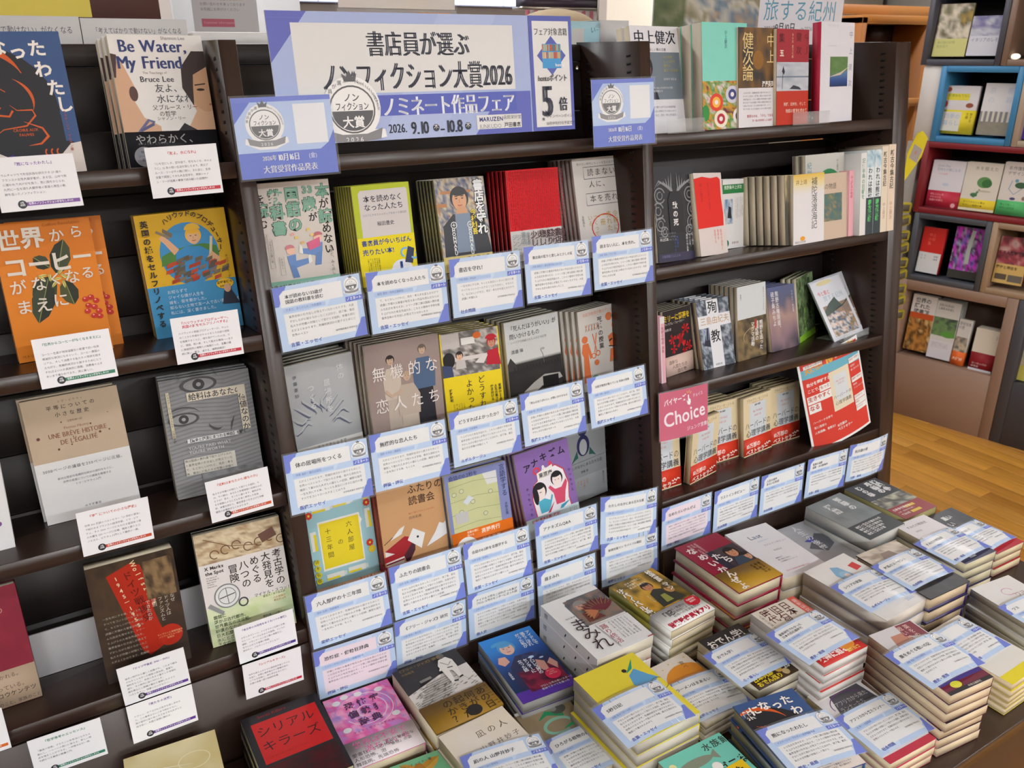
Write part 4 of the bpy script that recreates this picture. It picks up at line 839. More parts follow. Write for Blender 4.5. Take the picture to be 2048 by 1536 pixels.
# ------------------------------------------------------------------ middle bay, second row
def art_m6(a):
    a.tex(0, .18, 1, 1, ['9c9fa2', 'b0b2b4', 'a6a8aa', 'bcbec0'], 2, 6, 10, 12)
    for k in range(10):
        an = math.radians(188 - k * 22); L = .44; q = a.w / a.h; cx, cy = .44, .40
        P = [(cx + math.cos(an) * t * L + .06 * math.sin(t * 9 + k) * math.sin(an), cy + (math.sin(an) * t * L) * q + .035 * math.sin(t * 9 + k) * math.cos(an)) for t in (.35, .5, .62, .75, .88, 1.0)]
        a.l(P, .075, 'a8aaad', True); a.l([(x - .012, y - .012) for x, y in P], .03, '5e6274', True); a.l([(x + .004, y + .006) for x, y in P], .03, 'b4b6b8', True)
    for x, y, s_ in ((.79, .92, '体の'), (.57, .80, '居場所を'), (.33, .78, 'つくる')): a.t(x, y, .105, s_, 'dcdcdc', v=True, gap=.25)
    a.t(.12, .90, .06, '伊藤亜紗', '5a5e62', v=True, gap=.5); a.r(0, 0, 1, .19, 'dcdad6'); a.e(.14, .02, .10, .06, 'dca828'); a.t(.72, .175, .038, '摂食障害、|差別や病|人種をとお|して、自分の|あたらしい|すぐ傍の|生きる|究極の', '3a3c40', v=True, lead=1.5)
b = make_book('book', .1264, .1912, .018, art_m6, 'a8aaac', side='R'); put(b, 'm6', 'grey book with a fan of sculpted paper waves', 5)
def art_m7(a):
    a.tex(0, 0, 1, 1, ['8a7874', '9c8a84', '938078'], 1.5, 3, 6, 8); sk = 'c0a490'
    def person(x, hy, top, bot, tc, bc_, hw=.10):
        a.p([(x - hw, bot), (x - hw * .9, hy - .30), (x + hw * .9, hy - .30), (x + hw * 1.0, bot)], bc_); a.p([(x - hw * .7, hy - .07), (x + hw * .7, hy - .07), (x + hw * 1.35, hy - .18), (x + hw * 1.2, hy - .36), (x - hw * 1.2, hy - .36), (x - hw * 1.3, hy - .18)], tc); a.face(x, hy, .052, sk, top)
    person(.32, .83, '2a2424', .18, 'c4b6a8', 'b8aa9e', .09); person(.76, .88, '6a5a50', .16, '4e6484', '2e2c34', .12); person(.52, .66, 'b09a84', .16, 'b8a89a', 'c0b2a4', .12)
    a.l([(.22, .56), (.30, .50), (.44, .54)], .04, sk); a.t(.06, .80, .20, '無機的な', 'e4dcd8', gap=.28, sx=.92); a.t(.06, .50, .20, '恋人たち', 'e4dcd8', gap=.28, sx=.92); a.r(0, 0, 1, .17, '7e7e7e'); a.t(.12, .13, .062, '人は無機物と', '2c2c2c', gap=.35); a.t(.78, .21, .03, '濱野ちひろ|ノンフィクション', '3a3a3a')
b = make_book('book', .1452, .2037, .017, art_m7, '8f7d78', side='R'); put(b, 'm7', 'mauve brown book with three posed figures and thin white title', 5, dxy=(-.002, 0))
def art_m8(a):
    a.r(0, 0, 1, 1, 'e8cc18'); a.tex(0.02, .55, .98, 1, ['3a3434', 'a8a29c', 'cac2bc', '5a5450', '7a7674', 'd8d0c8', '4a4040'], 8, 51, 24, 20)
    a.r(.02, .84, .32, .99, 'c0b8b4'); a.r(.02, .70, .98, .74, 'd4ccc8'); a.r(.35, .86, .58, .93, 'e0dcd8'); a.e(.12, .72, .10, .12, '1e1a1e'); a.p([(0, .55), (0, .68), (.16, .66), (.18, .55)], '3a4668'); a.face(.30, .75, .055); a.p([(.22, .62), (.24, .71), (.38, .71), (.40, .62)], 'c4bcb8'); a.face(.86, .84, .07, 'c88a70', 'b01c28'); a.e(.86, .885, .10, .07, 'b81c2c', 0, 180)
    a.p([(.74, .62), (.78, .76), (.96, .78), (1, .60)], 'b81c30'); a.p([(.55, .66), (.70, .74), (.78, .72), (.70, .64)], 'd8d0cc'); a.e(.62, .94, .07, .05, 'd86a24')
    a.t(.63, .52, .125, 'どうすれば', '30302a', v=True, gap=.02); a.t(.42, .50, .125, 'よかったか？', '30302a', v=True, gap=.02); a.t(.10, .43, .05, '藤野知明', '3c3a2c', v=True, b=.02); a.t(.94, .40, .05, '家族の25年|人生の重さを|突き付ける', '3c3a2c', v=True, b=.02, lead=1.4); a.t(.30, .27, .03, txt(5, 8, 10), '3c3a2c', v=True, lead=1.4, res=1)
b = make_book('book', .1296, .1915, .018, art_m8, 'e8cc18', side='R', page='cdb98a'); put(b, 'm8', 'yellow book with a photograph of a crowded family kitchen', 5)
def art_m9(a):
    a.tex(0, 0, 1, 1, ['262424', '3a3634', 'b8b0a8', 'd0ccc6', 'c6c8c8'], 3, 61, 24, 30, fn=lambda u, v, z: np.where(v > .55, .62 + .35 * v + .1 * z, np.where(v > .42, .12 * z + .05, .25 * z * (v * 2 + .2))))
    a.p([(0, .55), (.06, .62), (.14, .55), (.2, .46), (0, .44)], '3a3838'); a.r(0, .44, 1, .475, '2c2a2a'); rs = random.Random(2)
    for k in range(15): x = .12 + k * .058; a.l([(x, .47), (x, .49 + rs.random() * .02)], .012, '1e1c1c')
    a.p([(.25, .22), (.45, .30), (.66, .36), (.95, .34), (1, .28), (.6, .24), (.4, .16)], 'b0aca6'); a.p([(.10, .14), (.28, .22), (.42, .14), (.3, .08)], '8c8884'); a.p([(.62, .14), (.62, .34), (.92, .33), (.92, .12)], '1a1818'); a.l([(.67, .49), (.66, .58), (.62, .64)], .008, '6a6460'); a.e(.66, .645, .04, .02, 'b0a8a0')
    a.t(.07, .955, .095, '「死んだほうがいい」が|問いかけるもの', '4a4c50', lead=1.3, sx=.84); a.t(.08, .79, .042, 'シベリアで抑留された人びとの記憶', '8a8c90'); a.t(.08, .70, .068, '渡邉 琢', '3c3e42'); a.r(0, 0, 1, .10, 'd8ceb4')
b = make_book('book', .1305, .1943, .019, art_m9, 'c8c4be', side='R', page='c6baa0'); put(b, 'm9', 'black and white photo book of people crossing a bridge', 4)
def art_m10(a):
    a.r(0, 0, 1, 1, 'd6cfc8'); o = 'e07848'; a.t(.5, .965, .075, '法医学教授が教えている', 'dc8a64', al='c', sx=.92)
    a.t(.53, .885, .125, '死体の授業', '2c2826', v=True, gap=.1, b=.02)
    for cx, cy in ((.30, .78),): 
        for k in range(5): a.l([(cx - .14 + k * .07, cy - .04), (cx - .10 + k * .07, cy + .04)], .012, '3c6a60'); a.l([(cx - .10 + k * .07, cy - .04), (cx - .14 + k * .07, cy + .04)], .012, o)
    a.p([(.02, .12), (.06, .44), (.02, .50), (.06, .60), (.20, .60), (.28, .42), (.22, .40), (.18, .48), (.20, .12)], o); a.e(.12, .65, .075, .075, o); a.l([(.32, .70), (.40, .47)], .02, o); a.l([(.42, .70), (.34, .47)], .02, o); a.arc(.31, .43, .05, .05, 0, 360, .02, o); a.arc(.42, .45, .05, .05, 0, 360, .02, o)
    a.e(.76, .86, .085, .085, o); a.e(.84, .86, .03, .03, '4a8a78'); a.e(.90, .74, .085, .10, o); a.e(.865, .745, .024, .03, '3a2018'); a.e(.93, .745, .024, .03, '3a2018'); a.p([(.70, .62), (.74, .50), (.88, .46), (.92, .58), (.84, .66)], o); a.p([(.74, .46), (.70, .30), (.90, .30), (.92, .46)], o); a.e(.37, .34, .06, .06, o); a.l([(.75, .30), (.98, .40)], .02, '4a9a84'); a.l([(.78, .24), (1, .30)], .03, o)
    a.e(.30, .14, .09, .09, '3c9a80'); a.e(.33, .12, .08, .08, o); a.l([(.70, .50), (.92, .47)], .02, '1e1c1c'); a.l([(.72, .56), (.80, .58)], .03, '1e1c1c')
b = make_book('book', .1078, .1837, .012, art_m10, 'd6cfc8', side='R', page='cbbfa8'); put(b, 'm10', 'white book with orange skull, scissors and human figures', 5, dxy=(-.006, 0))
# ------------------------------------------------------------------ middle bay, third row
def art_m11(a):
    a.r(0, 0, 1, 1, '9cc4cc'); a.p([(.15, .27), (.15, .78), (.80, .78), (.80, .74), (.83, .70), (.80, .66), (.80, .27)], 'e8e4dc'); a.p([(.17, .29), (.17, .76), (.78, .76), (.78, .29)], 'e2cc28'); k = '3a3424'
    a.t(.62, .72, .095, '六人部屋', k, v=True, gap=.28); a.t(.46, .56, .09, 'の', k, v=True); a.t(.29, .70, .095, '十三年間', k, v=True, gap=.28)
    for x, y, hz in ((.10, .88, 1), (.42, .89, 1), (.18, .17, 1), (.52, .18, 1), (.02, .50, 0), (.88, .60, 0)):
        if hz: a.r(x, y, x + .27, y + .06, 'e0e0d8'); a.r(x, y, x + .2, y + .022, 'e2cc28'); a.r(x + .27, y + .008, x + .31, y + .052, 'cfd8d4')
        else: a.r(x, y, x + .09, y + .20, 'e0e0d8'); a.r(x + .05, y, x + .09, y + .17, 'e2cc28')
    for x, y, c in ((.04, .87, 'c8402c'), (.93, .86, 'c8402c'), (.92, .93, 'e0c828'), (.90, .44, 'c8402c'), (.92, .37, 'e0c028')):
        for j in range(8): a.e(x + .035 * math.cos(j * .785), y + .025 * math.sin(j * .785), .02, .02, c)
        a.e(x, y, .016, .016, 'e8d040')
    for j, ch in enumerate('頭木弘樹'): a.e(.06, .385 - j * .065, .045, .045, 'd8cc30'); a.t(.06, .385 - j * .065 + .028, .062, ch, k, al='c')
    a.t(.03, .99, .065, '病室で出会った忘れられない人たち', '3c4c4c', sx=.9); a.r(0, 0, 1, .115, 'cfa98a'); a.t(.9, .11, .045, '入院して、|過酷！|何が残る|おかしい|病室の', 'c03c24', v=True, lead=1.2, b=.02); a.t(.42, .10, .03, txt(8, 3, 5), '5a3c2c', v=True, lead=1.3, res=1)
b = make_book('book', .126, .188, .018, art_m11, '9cc4cc', side='R'); put(b, 'm11', 'light blue book framed with drawn hospital beds and red flowers', 6)
def art_m12(a):
    a.r(0, 0, 1, 1, 'c09468'); a.t(.46, .985, .14, 'ふたりの|読書会', '4a3428', lead=1.2, b=.015); a.t(.44, .70, .03, '離れて暮らすあなたと本を読む', 'b05030'); a.t(.44, .66, .05, '向井和美', '5a4034')
    a.p([(.02, .36), (.34, .47), (.50, .43), (.30, .27)], '9c2028'); a.p([(.02, .36), (.30, .27), (.28, .12), (.02, .16)], 'd8d0cc'); a.p([(.0, .30), (.36, .33), (.36, .27), (0, .24)], '9c2028'); a.p([(.30, .27), (.50, .43), (.48, .30), (.34, .16)], '4a2430'); a.l([(.02, .22), (.30, .24)], .02, '8a2028')
    a.p([(.38, .42), (.48, .53), (.66, .45), (.58, .30)], 'dcdcdc'); a.e(.54, .43, .018, .018, '2c2c34'); a.p([(.12, .46), (.28, .56), (.36, .58), (.30, .50)], 'd8d8d8'); a.p([(.66, .30), (.82, .43), (.90, .52), (.96, .50), (1.0, .52), (1, .38), (.84, .34)], 'd8d8dc'); a.l([(.02, .43), (.16, .49)], .01, '5a3c28')
b = make_book('book', .1326, .188, .017, art_m12, 'c09468', spine='9c3c30', side='L', band=(.20, '98202c', lambda a: (a.t(.10, .86, .088, 'この一文にあの時', 'd8ccc8', b=.01), a.t(.14, .46, .088, '出会ってさえいれば──', 'd8ccc8', b=.01, sx=.95)))); put(b, 'm12', 'tan book with a stack of red books and white paper birds', 7)
def art_m13(a):
    a.r(0, 0, 1, 1, '7c84b4'); a.tex(.05, .26, .83, .93, ['b8bc88', 'c2c494', 'aeb280'], 2, 7, 6, 8); a.p([(.60, .93), (.66, .80), (.83, .80), (.83, .93)], 'd0d0d0')
    for y in (.86, .70, .56, .42): a.l([(.05, y), (.45, y + .02), (.83, y - .01)], .005, '7c8464')
    for x, y in ((.12, .78), (.24, .80), (.40, .66), (.58, .50), (.20, .58), (.70, .72)): a.e(x, y, .035, .03, 'c4c8a8'); a.arc(x, y, .035, .03, 0, 360, .006, '6a7058')
    a.r(.10, .46, .30, .58, 'b8b8b8'); a.p([(.24, .68), (.34, .74), (.42, .70), (.30, .64)], 'c8d0d8'); a.t(.925, .985, .10, '言語学する', '30345c', v=True); a.t(.93, .56, .05, '水野太貴', '3c4068', v=True); a.t(.06, .985, .075, '会話の0.2秒を', '30345c')
b = make_book('book', .1355, .188, .018, art_m13, '7c84b4', side='R', band=(.37, 'e8741c', lambda a: (a.e(.22, .46, .185, .185, 'ececec'), a.t(.17, .72, .24, '6', '241c1c', al='c', b=.05), a.t(.30, .56, .06, '万部|突破', '241c1c', b=.02), a.t(.24, .98, .038, '言葉の沼に|続々と', 'f0dcc8', b=.02), a.t(.47, .95, .078, '高野秀行', 'f4e0cc', b=.015), a.t(.47, .68, .078, '鈴木俊貴', 'f4e0cc', b=.015), a.t(.47, .42, .078, '今井むつみ', 'f4e0cc', b=.015), a.t(.78, .18, .16, '？', '2c1c14', b=.05)))); put(b, 'm13', 'lilac framed book with a pale green sketch and orange band reading 6', 7)
def art_m14(a):
    a.r(0, 0, 1, 1, '8463a4'); k = '241c30'
    for ch, x, y in zip('アナキズム', (.12, .27, .44, .61, .78), (.86, .895, .93, .945, .94)): a.t(x, y, .14, ch, k, b=.03)
    a.t(.28, .81, .16, 'Q', 'cc4058', b=.06); a.t(.44, .805, .12, '&', 'e8e0e8', b=.03); a.t(.56, .83, .16, 'A', 'cc4058', b=.06)
    a.p([(.22, .16), (.18, .45), (.24, .60), (.36, .66), (.42, .72), (.70, .76), (.84, .68), (.90, .50), (.86, .34), (.9, .16)], 'b84860'); a.p([(.24, .14), (.20, .45), (.26, .60), (.38, .65), (.44, .71), (.69, .745), (.82, .67), (.875, .50), (.84, .34), (.88, .14)], 'e4dfe4')
    a.p([(.34, .62), (.34, .72), (.64, .77), (.64, .67)], 'e4dfd8'); a.t(.37, .715, .085, '栗原康', '3a3440', b=.02)
    a.face(.34, .50, .115, 'e8d8d4', '1e1a20', False); a.e(.26, .47, .05, .14, '1e1a20'); a.face(.68, .58, .10, 'e8d8d4', '1e1a20', False); a.l([(.33, .50), (.37, .50)], .01, '2c2028'); a.l([(.64, .58), (.66, .58)], .01, '2c2028'); a.l([(.70, .58), (.72, .58)], .01, '2c2028')
    a.p([(.30, .26), (.28, .40), (.40, .42), (.50, .38), (.54, .44), (.56, .42), (.50, .32), (.44, .26)], '4fa8c0'); a.p([(.60, .30), (.58, .44), (.50, .52), (.54, .54), (.62, .48), (.74, .48), (.84, .56), (.86, .52), (.80, .42), (.76, .30)], 'cc4a68'); a.l([(.34, .14), (.42, .22), (.56, .34)], .045, 'c03850', True); a.l([(.62, .20), (.70, .26), (.84, .30)], .06, '3c98b4', True)
    for x, s_ in ((.13, 'やっちゃった'), (.93, 'やっちゃえ')): a.t(x, .60 if x < .5 else .66, .055, s_, k, v=True, gap=.5)
    a.r(0, 0, 1, .24, 'c4d4d8'); a.t(.10, .22, .055, '社会? 資本主義? 政治?', 'cc4860', b=.02); a.t(.16, .15, .07, 'アナキズムとは', 'cc4860', b=.02); a.t(.94, .23, .03, txt(4, 2, 6), '50606c', v=True, res=1)
b = make_book('book', .133, .188, .017, art_m14, '8463a4', side='R', page='b8a098'); put(b, 'm14', 'purple book with two cartoon friends waving and kicking', 7)
def art_m15(a):
    a.r(0, 0, 1, 1, '8c8f92'); a.r(0, 0, 1, .32, '9a9da0'); a.e(.50, .72, .14, .20, '2a2c54'); a.e(.50, .70, .085, .15, 'a4a7aa'); a.e(.50, .91, .10, .10, '2a2c54'); a.e(.46, .93, .028, .034, 'c8c8cc'); a.e(.55, .93, .028, .034, 'c8c8cc'); a.p([(.36, .68), (.22, .52), (.30, .56), (.38, .58)], '2c5c50'); a.p([(.64, .68), (.78, .54), (.70, .57), (.62, .58)], '2c5c50'); a.l([(.1, .515), (.98, .53)], .008, '5a5c64')
    a.t(.5, .49, .068, 'わたしのなかにある巨大な星', '3a3c42', al='c', sx=.92); a.t(.5, .40, .05, '伊藤 愛', '3a3c42', al='c'); a.t(.55, .28, .05, '北を|つらぬく|声を|きく', 'b86a54', v=True, lead=1.4); a.t(.92, .30, .05, '書き下ろし', '55585c', v=True)
b = make_book('book', .1281, .188, .017, art_m15, '8c8f92', side='R'); put(b, 'm15', 'grey book with a long necked dark blue penguin drawing', 2)
# ------------------------------------------------------------------ award cards in the middle and right bays
AC = [('c1', '本が読めない33歳が|国語の教科書を読む', 'かまど、みくのしん / 大和書房', '言葉・エッセイ', 'first from the left of the top row'),
 ('c2', '本を読めなくなった人たち', '稲田 豊史 / 中央公論新社', '言葉・エッセイ', 'second of the top row under the lime green paperback'),
 ('c3', '書店を守れ！', '今村 翔吾 / 祥伝社', '社会問題', 'third of the top row under the man in the happi coat'),
 ('c4', '書店員の怒りと悲しみと少しの愛', '大塚 真祐子 / 書店員が知らないうちに', '言葉・エッセイ', 'fourth of the top row under the bright red cover'),
 ('c5', '読まない人に、本を売れ。', '永松 茂久 / ライツ社', '言葉・エッセイ', 'last of the top row against the upright'),
 ('c6', '体の居場所をつくる', '伊藤 亜紗 / 朝日出版社', '医療エッセイ', 'first of the second row under the paper waves book'),
 ('c7', '無機的な恋人たち', '濱野 ちひろ / 講談社', '評論・評伝', 'second of the second row under the three posed figures'),
 ('c8', 'どうすればよかったか？', '藤野 知明 / 文藝春秋', 'ルポルタージュ', 'third of the second row under the yellow kitchen photo book'),
 ('c9', '「死んだほうがいい」が問いかけるもの', '渡邉 琢 / 青土社', '医療エッセイ', 'fourth of the second row under the bridge photo book'),
 ('c10', '法医学教授が教えている 死体の授業', '飯野 守男 / 晶文社', '医療エッセイ', 'last of the second row under the orange skull book'),
 ('c11', '六人部屋の十三年間', '頭木 弘樹 / 筑摩書房', '実録エッセイ', 'first of the third row under the light blue book'),
 ('c12', 'ふたりの読書会', '向井 和美 / 岩波書店', '言葉・エッセイ', 'second of the third row under the tan book'),
 ('c13', '会話の0.2秒を言語学する', '水野 太貴 / 新潮社', '言葉・エッセイ', 'third of the third row under the orange band'),
 ('c14', 'アナキズムQ&A', '栗原 康 / 筑摩書房', '言葉・エッセイ', 'fourth of the third row under the purple book'),
 ('c15', 'わたしのなかにある巨大な星', '伊藤 愛 / リトルモア', '言葉・エッセイ', 'standing apart at the right end of the third row'),
 ('c16', '恐怖症・偏執狂辞典', 'ケイト・サマースケイル / 国書刊行会', '評論・評伝', 'pinkish and just behind the pink book on the table'),
 ('c17', '《フリー・ジャズ》研究', '大谷 能生 / 青土社', '評論・評伝', 'behind the railway track book on the table'),
 ('c18', 'アイドルで落ちこぼれだった私が|プロレス界のセンターに立った話', '上谷 沙弥 / ワニブックス', '個人史', 'behind the purple idol book on the table'),
 ('c19', '踊まみれ', '秋元 康 / 中央公論新社', '評伝', 'lowest of the fourth row behind the thick white book'),
 ('c20', '秘境営業マン サバイバル戦記', 'フジワラ / 集英社', '実録エッセイ', 'bottom right of the middle bay behind the jungle adventure book'),
 ('c21', 'なめたらいかんぜよ', '春日 太一 / 文藝春秋', '評論・評伝', 'first along the bottom edge of the right bay'),
 ('c22', 'ラストインタビュー', '宇沢 弘文 / 新潮社', '社会問題', 'second along the bottom edge of the right bay'),
 ('c23', '人生の後悔|あるいは希望', '藤井 聡 / 論創社', '社会問題', 'third along the bottom edge of the right bay'),
 ('c24', '冤罪の深層|追跡・大川原事件', '石原 大史 / 岩波新書', '言葉・報道', 'fourth along the bottom edge of the right bay'),
 ('c25', '核兵器の罪', '佐藤 嘉幸 / 人文書院', '言葉・報道', 'last along the bottom edge beside the wooden floor')]
for i, (k, t_, au, ct, ds) in enumerate(AC):
    award_card(t_, au, ct, 'blue bordered award card, ' + ds, cardm(k, off=-.0012 * (i % 2)), bend=.006 if i in (14, 24) else 0, seed=i, pink=k in ('c16', 'c21'))
# ------------------------------------------------------------------ right bay, top shelf
def art_r1(a):
    a.r(0, 0, 1, 1, 'dcdce2'); a.r(.08, .32, 1, .76, '74808c'); a.face(.22, .60, .16, 'a87880', '2a2a36'); a.p([(.08, .32), (.08, .46), (.30, .48), (.44, .40), (.48, .32)], '2c2c3c')
    a.t(.06, .965, .215, '中上健次', '4a4c5c', b=.0, serif=.03); a.t(.35, .80, .05, '新しい夢の古典', '6a6c78'); a.t(.62, .73, .05, '七十年代|という時代|現代の|若きへの手紙', 'b8b05c', v=False, lead=1.3); a.t(.60, .52, .035, '田中新平 宮田 紘', 'd8dce0'); a.t(.30, .44, .038, '講談社 1960-1970年代を代表|する表現者たち', 'd8dce0'); a.t(.08, .26, .036, txt(3, 4, 20), '8a8c94', lead=1.7, res=1)
SH['r1'] = (1.2089, .045, .907, .1063, .009, .034, .132, .2212)
b = make_book('book', .132, .2106, .02, art_r1, 'dcdce2', side='R'); put(b, 'r1', 'white and grey author portrait book leaning against the middle upright, top right bay', 2)
def art_teal(a):
    a.r(0, 0, 1, 1, '7ed0c0'); a.tex(0, 0, 1, .46, ['7a1c34', 'c8283c', '301c3c', 'd89a28', '2c8a3c', 'e0d0c8', 'a01848', '4c2a64'], 9, 71, 28, 26)
    for cx, cy, c1, c2 in ((.66, .33, 'c8c8d8', '3c4480'), (.30, .26, 'd84020', 'e8b040'), (.40, .10, 'e8e0d0', 'b02030'), (.82, .12, 'e8e4e0', '303060')): a.e(cx, cy, .15, .13, c1); a.e(cx, cy, .09, .08, c2); a.e(cx, cy, .04, .035, 'e8e0e0')
    a.e(.06, .16, .08, .12, '2c8a3c'); a.t(.52, .93, .065, '中上健次', '4a8a90', v=True)
b = make_book('book', .1341, .2077, .028, art_teal, '7ed0c0', side='R', page='cfc6b4', mat='gloss')
SH['teal'] = SH['teal'][:1] + (.004,) + SH['teal'][2:]
put(b, 'teal', 'turquoise book with a bright swirling painted lower half', 3)
def art_ken(a):
    a.tex(0, 0, 1, 1, ['26242a', '2c2828', '7a5418', '302a28', '201e22', 'a06c18'], 4, 81, 16, 22); a.e(.52, .68, .14, .16, '8a5c14'); a.r(0, 0, 1, .40, 'd8d6dc'); a.t(.25, .96, .30, '健次論', 'dcc484', v=True, gap=-.12, sx=.8); a.t(.86, .95, .24, '中上', 'dcc484', v=True, gap=.15); a.t(.62, .47, .11, '渡邊英理', 'e0dcd8', b=.02, sx=.75)
    a.t(.12, .36, .034, txt(6, 9, 22), '4a4a54', lead=1.6, res=1); a.t(.22, .13, .055, '重要なのは、「それ」である。', 'b0384c', b=.01); a.t(.36, .08, .045, '第一級の批評家による論考', 'b0384c')
SH['kenjiron'] = (1.4365, .004, .907, 0.0, 0, .06, .119, .2047); SH['shugo'] = (1.545, .004, .907, 0.0, 0, .10, .114, .197); SH['whiteN'] = (1.692, .006, .907, -.01, -.01, .12, .135, .215)
b = make_book('book', .119, .199, .02, art_ken, '26242a', side='R', mat='gloss'); put(b, 'kenjiron', 'black book with tall pale gold title characters and a white lower half', 2)
def art_shu(a):
    a.r(0, 0, 1, 1, '9c2430'); a.tex(0, .36, 1, .66, ['8c98a8', 'a8b0bc', 'c0c4cc', 'b0b8c4'], 3, 4, 12, 10, stretch=(1, 3)); a.r(0, .50, 1, .515, '6c7c90'); a.r(0, 0, 1, .36, 'b8301c'); a.l([(.17, .38), (.20, .60)], .012, '2a2c38'); a.p([(.16, .56), (.20, .62), (.25, .56), (.22, .53)], '26283a'); a.p([(.40, .38), (.52, .42), (.70, .40), (.78, .37)], '3a3c48')
    for x, s_ in ((.94, '中上'), (.68, '健次')): a.t(x, .97, .17, s_, '5a1420', v=True, gap=.4)
    a.t(.15, .96, .18, '集', '4a1018', al='c'); a.t(.15, .79, .13, '五', 'e8d8d0', al='c', b=.03); a.t(.48, .96, .06, '水の女 重力の都', 'd8b088', v=True); a.t(.92, .24, .07, '熊野、紀州を、そして', 'e0b8a8', al='r', b=.02); a.t(.96, .17, .075, '物語の豊饒を求めて', 'e0b8a8', al='r', b=.02)
b = make_book('book', .114, .197, .02, art_shu, '9c2430', side='R', mat='gloss'); put(b, 'shugo', 'crimson book with a bird on a pole over a pale sea', 2)
def art_wn(a):
    a.r(0, 0, 1, 1, 'd6d6de'); a.tex(.28, .36, .82, .66, ['1c2444', '2c4888', '5878a0', '6c8c58', '587a44', '7c9464'], 5, 5, 16, 16, fn=lambda u, v, z: np.where(v > .35 + .2 * u, .55 + .4 * z, .05 + v * .8)); a.l([(.28, .46), (.60, .49), (.82, .55)], .04, 'c8b8a0', True)
    a.t(.90, .92, .12, '中上健次', '8a8c9a', v=True, gap=1.2); a.t(.20, .98, .05, 'ライフワーク', 'b4b4bc'); a.t(.2, .78, .03, 'the collected stories', 'b4b4bc')
b = make_book('book', .132, .2127, .022, art_wn, 'd6d6de', spine='b82c48', side='L', page='d8b8b8'); put(b, 'whiteN', 'tall white book with a small coast picture at the right upright', 1)
# ------------------------------------------------------------------ right bay, second row
def art_aki(a):
    a.r(0, 0, 1, 1, '303034'); g = '8a8c90'
    for s_ in (-1, 1):
        for k, (x, y, r) in enumerate(((.36, .70, .12), (.42, .54, .13), (.38, .40, .11), (.30, .32, .08))): a.arc(.5 + s_ * x, y, r, r, 20, 330, .02, g); a.arc(.5 + s_ * x, y, r * .5, r * .5, 60, 400, .014, g)
        for k in range(7): a.l([(.5, .66 + .01 * k), (.5 + s_ * .08 * (k * .6 + 1), .78 + .012 * k), (.5 + s_ * (.06 + .07 * k), .93 - .026 * k)], .03, g, True)
        a.l([(.5 + s_ * .47, .28), (.5 + s_ * .49, .5), (.5 + s_ * .44, .74)], .02, g, True)
    a.p([(.33, .30), (.32, .66), (.40, .74), (.60, .74), (.68, .66), (.67, .30)], '2a2a2e'); a.t(.48, .63, .12, '秋の死', 'e4e2e0', v=True, b=.03, gap=.15)
    a.t(.86, .28, .05, '中上健次|七十五年、|最期の作品集', 'd8d8d8', v=True, lead=1.4); a.t(.48, .27, .05, 'あの頃の|すべての人へ', '4464a8', v=True, lead=1.2); a.t(.06, .255, .05, '中上健次', 'e0e0e0', b=.02); a.t(.05, .31, .034, txt(3, 2, 12), 'a8a8ac', lead=1.5, res=1); a.r(0, 0, .92, .09, '3c3850'); a.t(.08, .075, .05, '＠藤原隆さんによる', '7c7aa0')
b = make_book('book', .1296, .200, .022, art_aki, '303034', side='R', mat='gloss'); put(b, 'aki', 'black book with grey scrollwork arch around a small white title', 2)
def art_rn(a):
    a.r(0, 0, 1, 1, 'd8ccc8'); a.p([(.0, .93), (.3, .955), (.6, .935), (.85, .95), (.94, .92), (.92, .7), (.95, .5), (.93, .35), (0, .33)], 'dc3028'); a.t(.22, .88, .10, '中上健次', 'a82824', v=True); a.t(.48, .88, .05, '紀州 木の国・根の国物語', 'a82824', v=True); a.t(.80, .31, .075, '路地の消失と|現実を|直視する', 'cc5a50', v=True, lead=1.5)
b = make_book('book', .1031, .180, .02, art_rn, 'd8ccc8', side='R'); put(b, 'redN', 'white pocket book with a torn edged bright red cover panel', 4)
def art_gn(a):
    a.r(0, 0, 1, 1, 'd6d4d4'); a.r(0, .80, 1, .93, '2c7c44'); a.t(.05, .92, .10, '熊野集中上健次', 'd0dccc', b=.01, sx=.9); a.tex(.04, .36, .34, .72, ['3c6090', '6c8cb0', 'c8ccd0', '44444c'], 4, 4, 8, 10); a.p([(.15, .45), (.20, .62), (.28, .60), (.30, .44)], '26282e'); a.t(.92, .74, .03, txt(9, 5, 16), '6a6c6c', v=True, lead=1.9, res=1); a.e(.10, .08, .09, .09, '1c5c34'); a.t(.3, .10, .06, '新潮文庫', '8a5a4a')
b = make_book('book', .097, .1563, .016, art_gn, 'd6d4d4', side='R', page='cfc2ac'); put(b, 'greenN', 'white pocket book with a green title stripe and small photo', 5)
def art_plain(c, t_='', k='6a6258', extra=None):
    def f(a):
        a.r(0, 0, 1, 1, c)
        if t_: a.t(.85, .92, .11, t_, k, v=True)
        if extra: extra(a)
    return f
def art_leaf(a):
    a.tex(0, 0, 1, 1, ['3c3c3a', '5c5a54', 'c8b890', '8a8070', '4a4a48'], 4, 14, 14, 18, fn=lambda u, v, z: z * (.25 + .75 * v)); a.t(.80, .70, .13, '神無月の', 'd8d8d4', v=True)
b = make_book('book', .105, .1568, .016, art_leaf, '4a4a48', side='R', page='c9bda4'); SH['cream1'] = (1.542, .05, .64, .03, .0, .10, 0, 0)
SH['leaf'] = (1.577, .022, .64, .05, .05, .384); SH['ume'] = (1.603, -.016, .64, .019, 0, .0, .104, .156); SH['tale'] = (1.690, .0035, .64, .029, 0, 0); SH['greenC'] = (1.690, .024, .64, .04, 0, 0)
put(b, 'leaf', 'dark pocket book with pale autumn leaves, turned toward the left', 6)
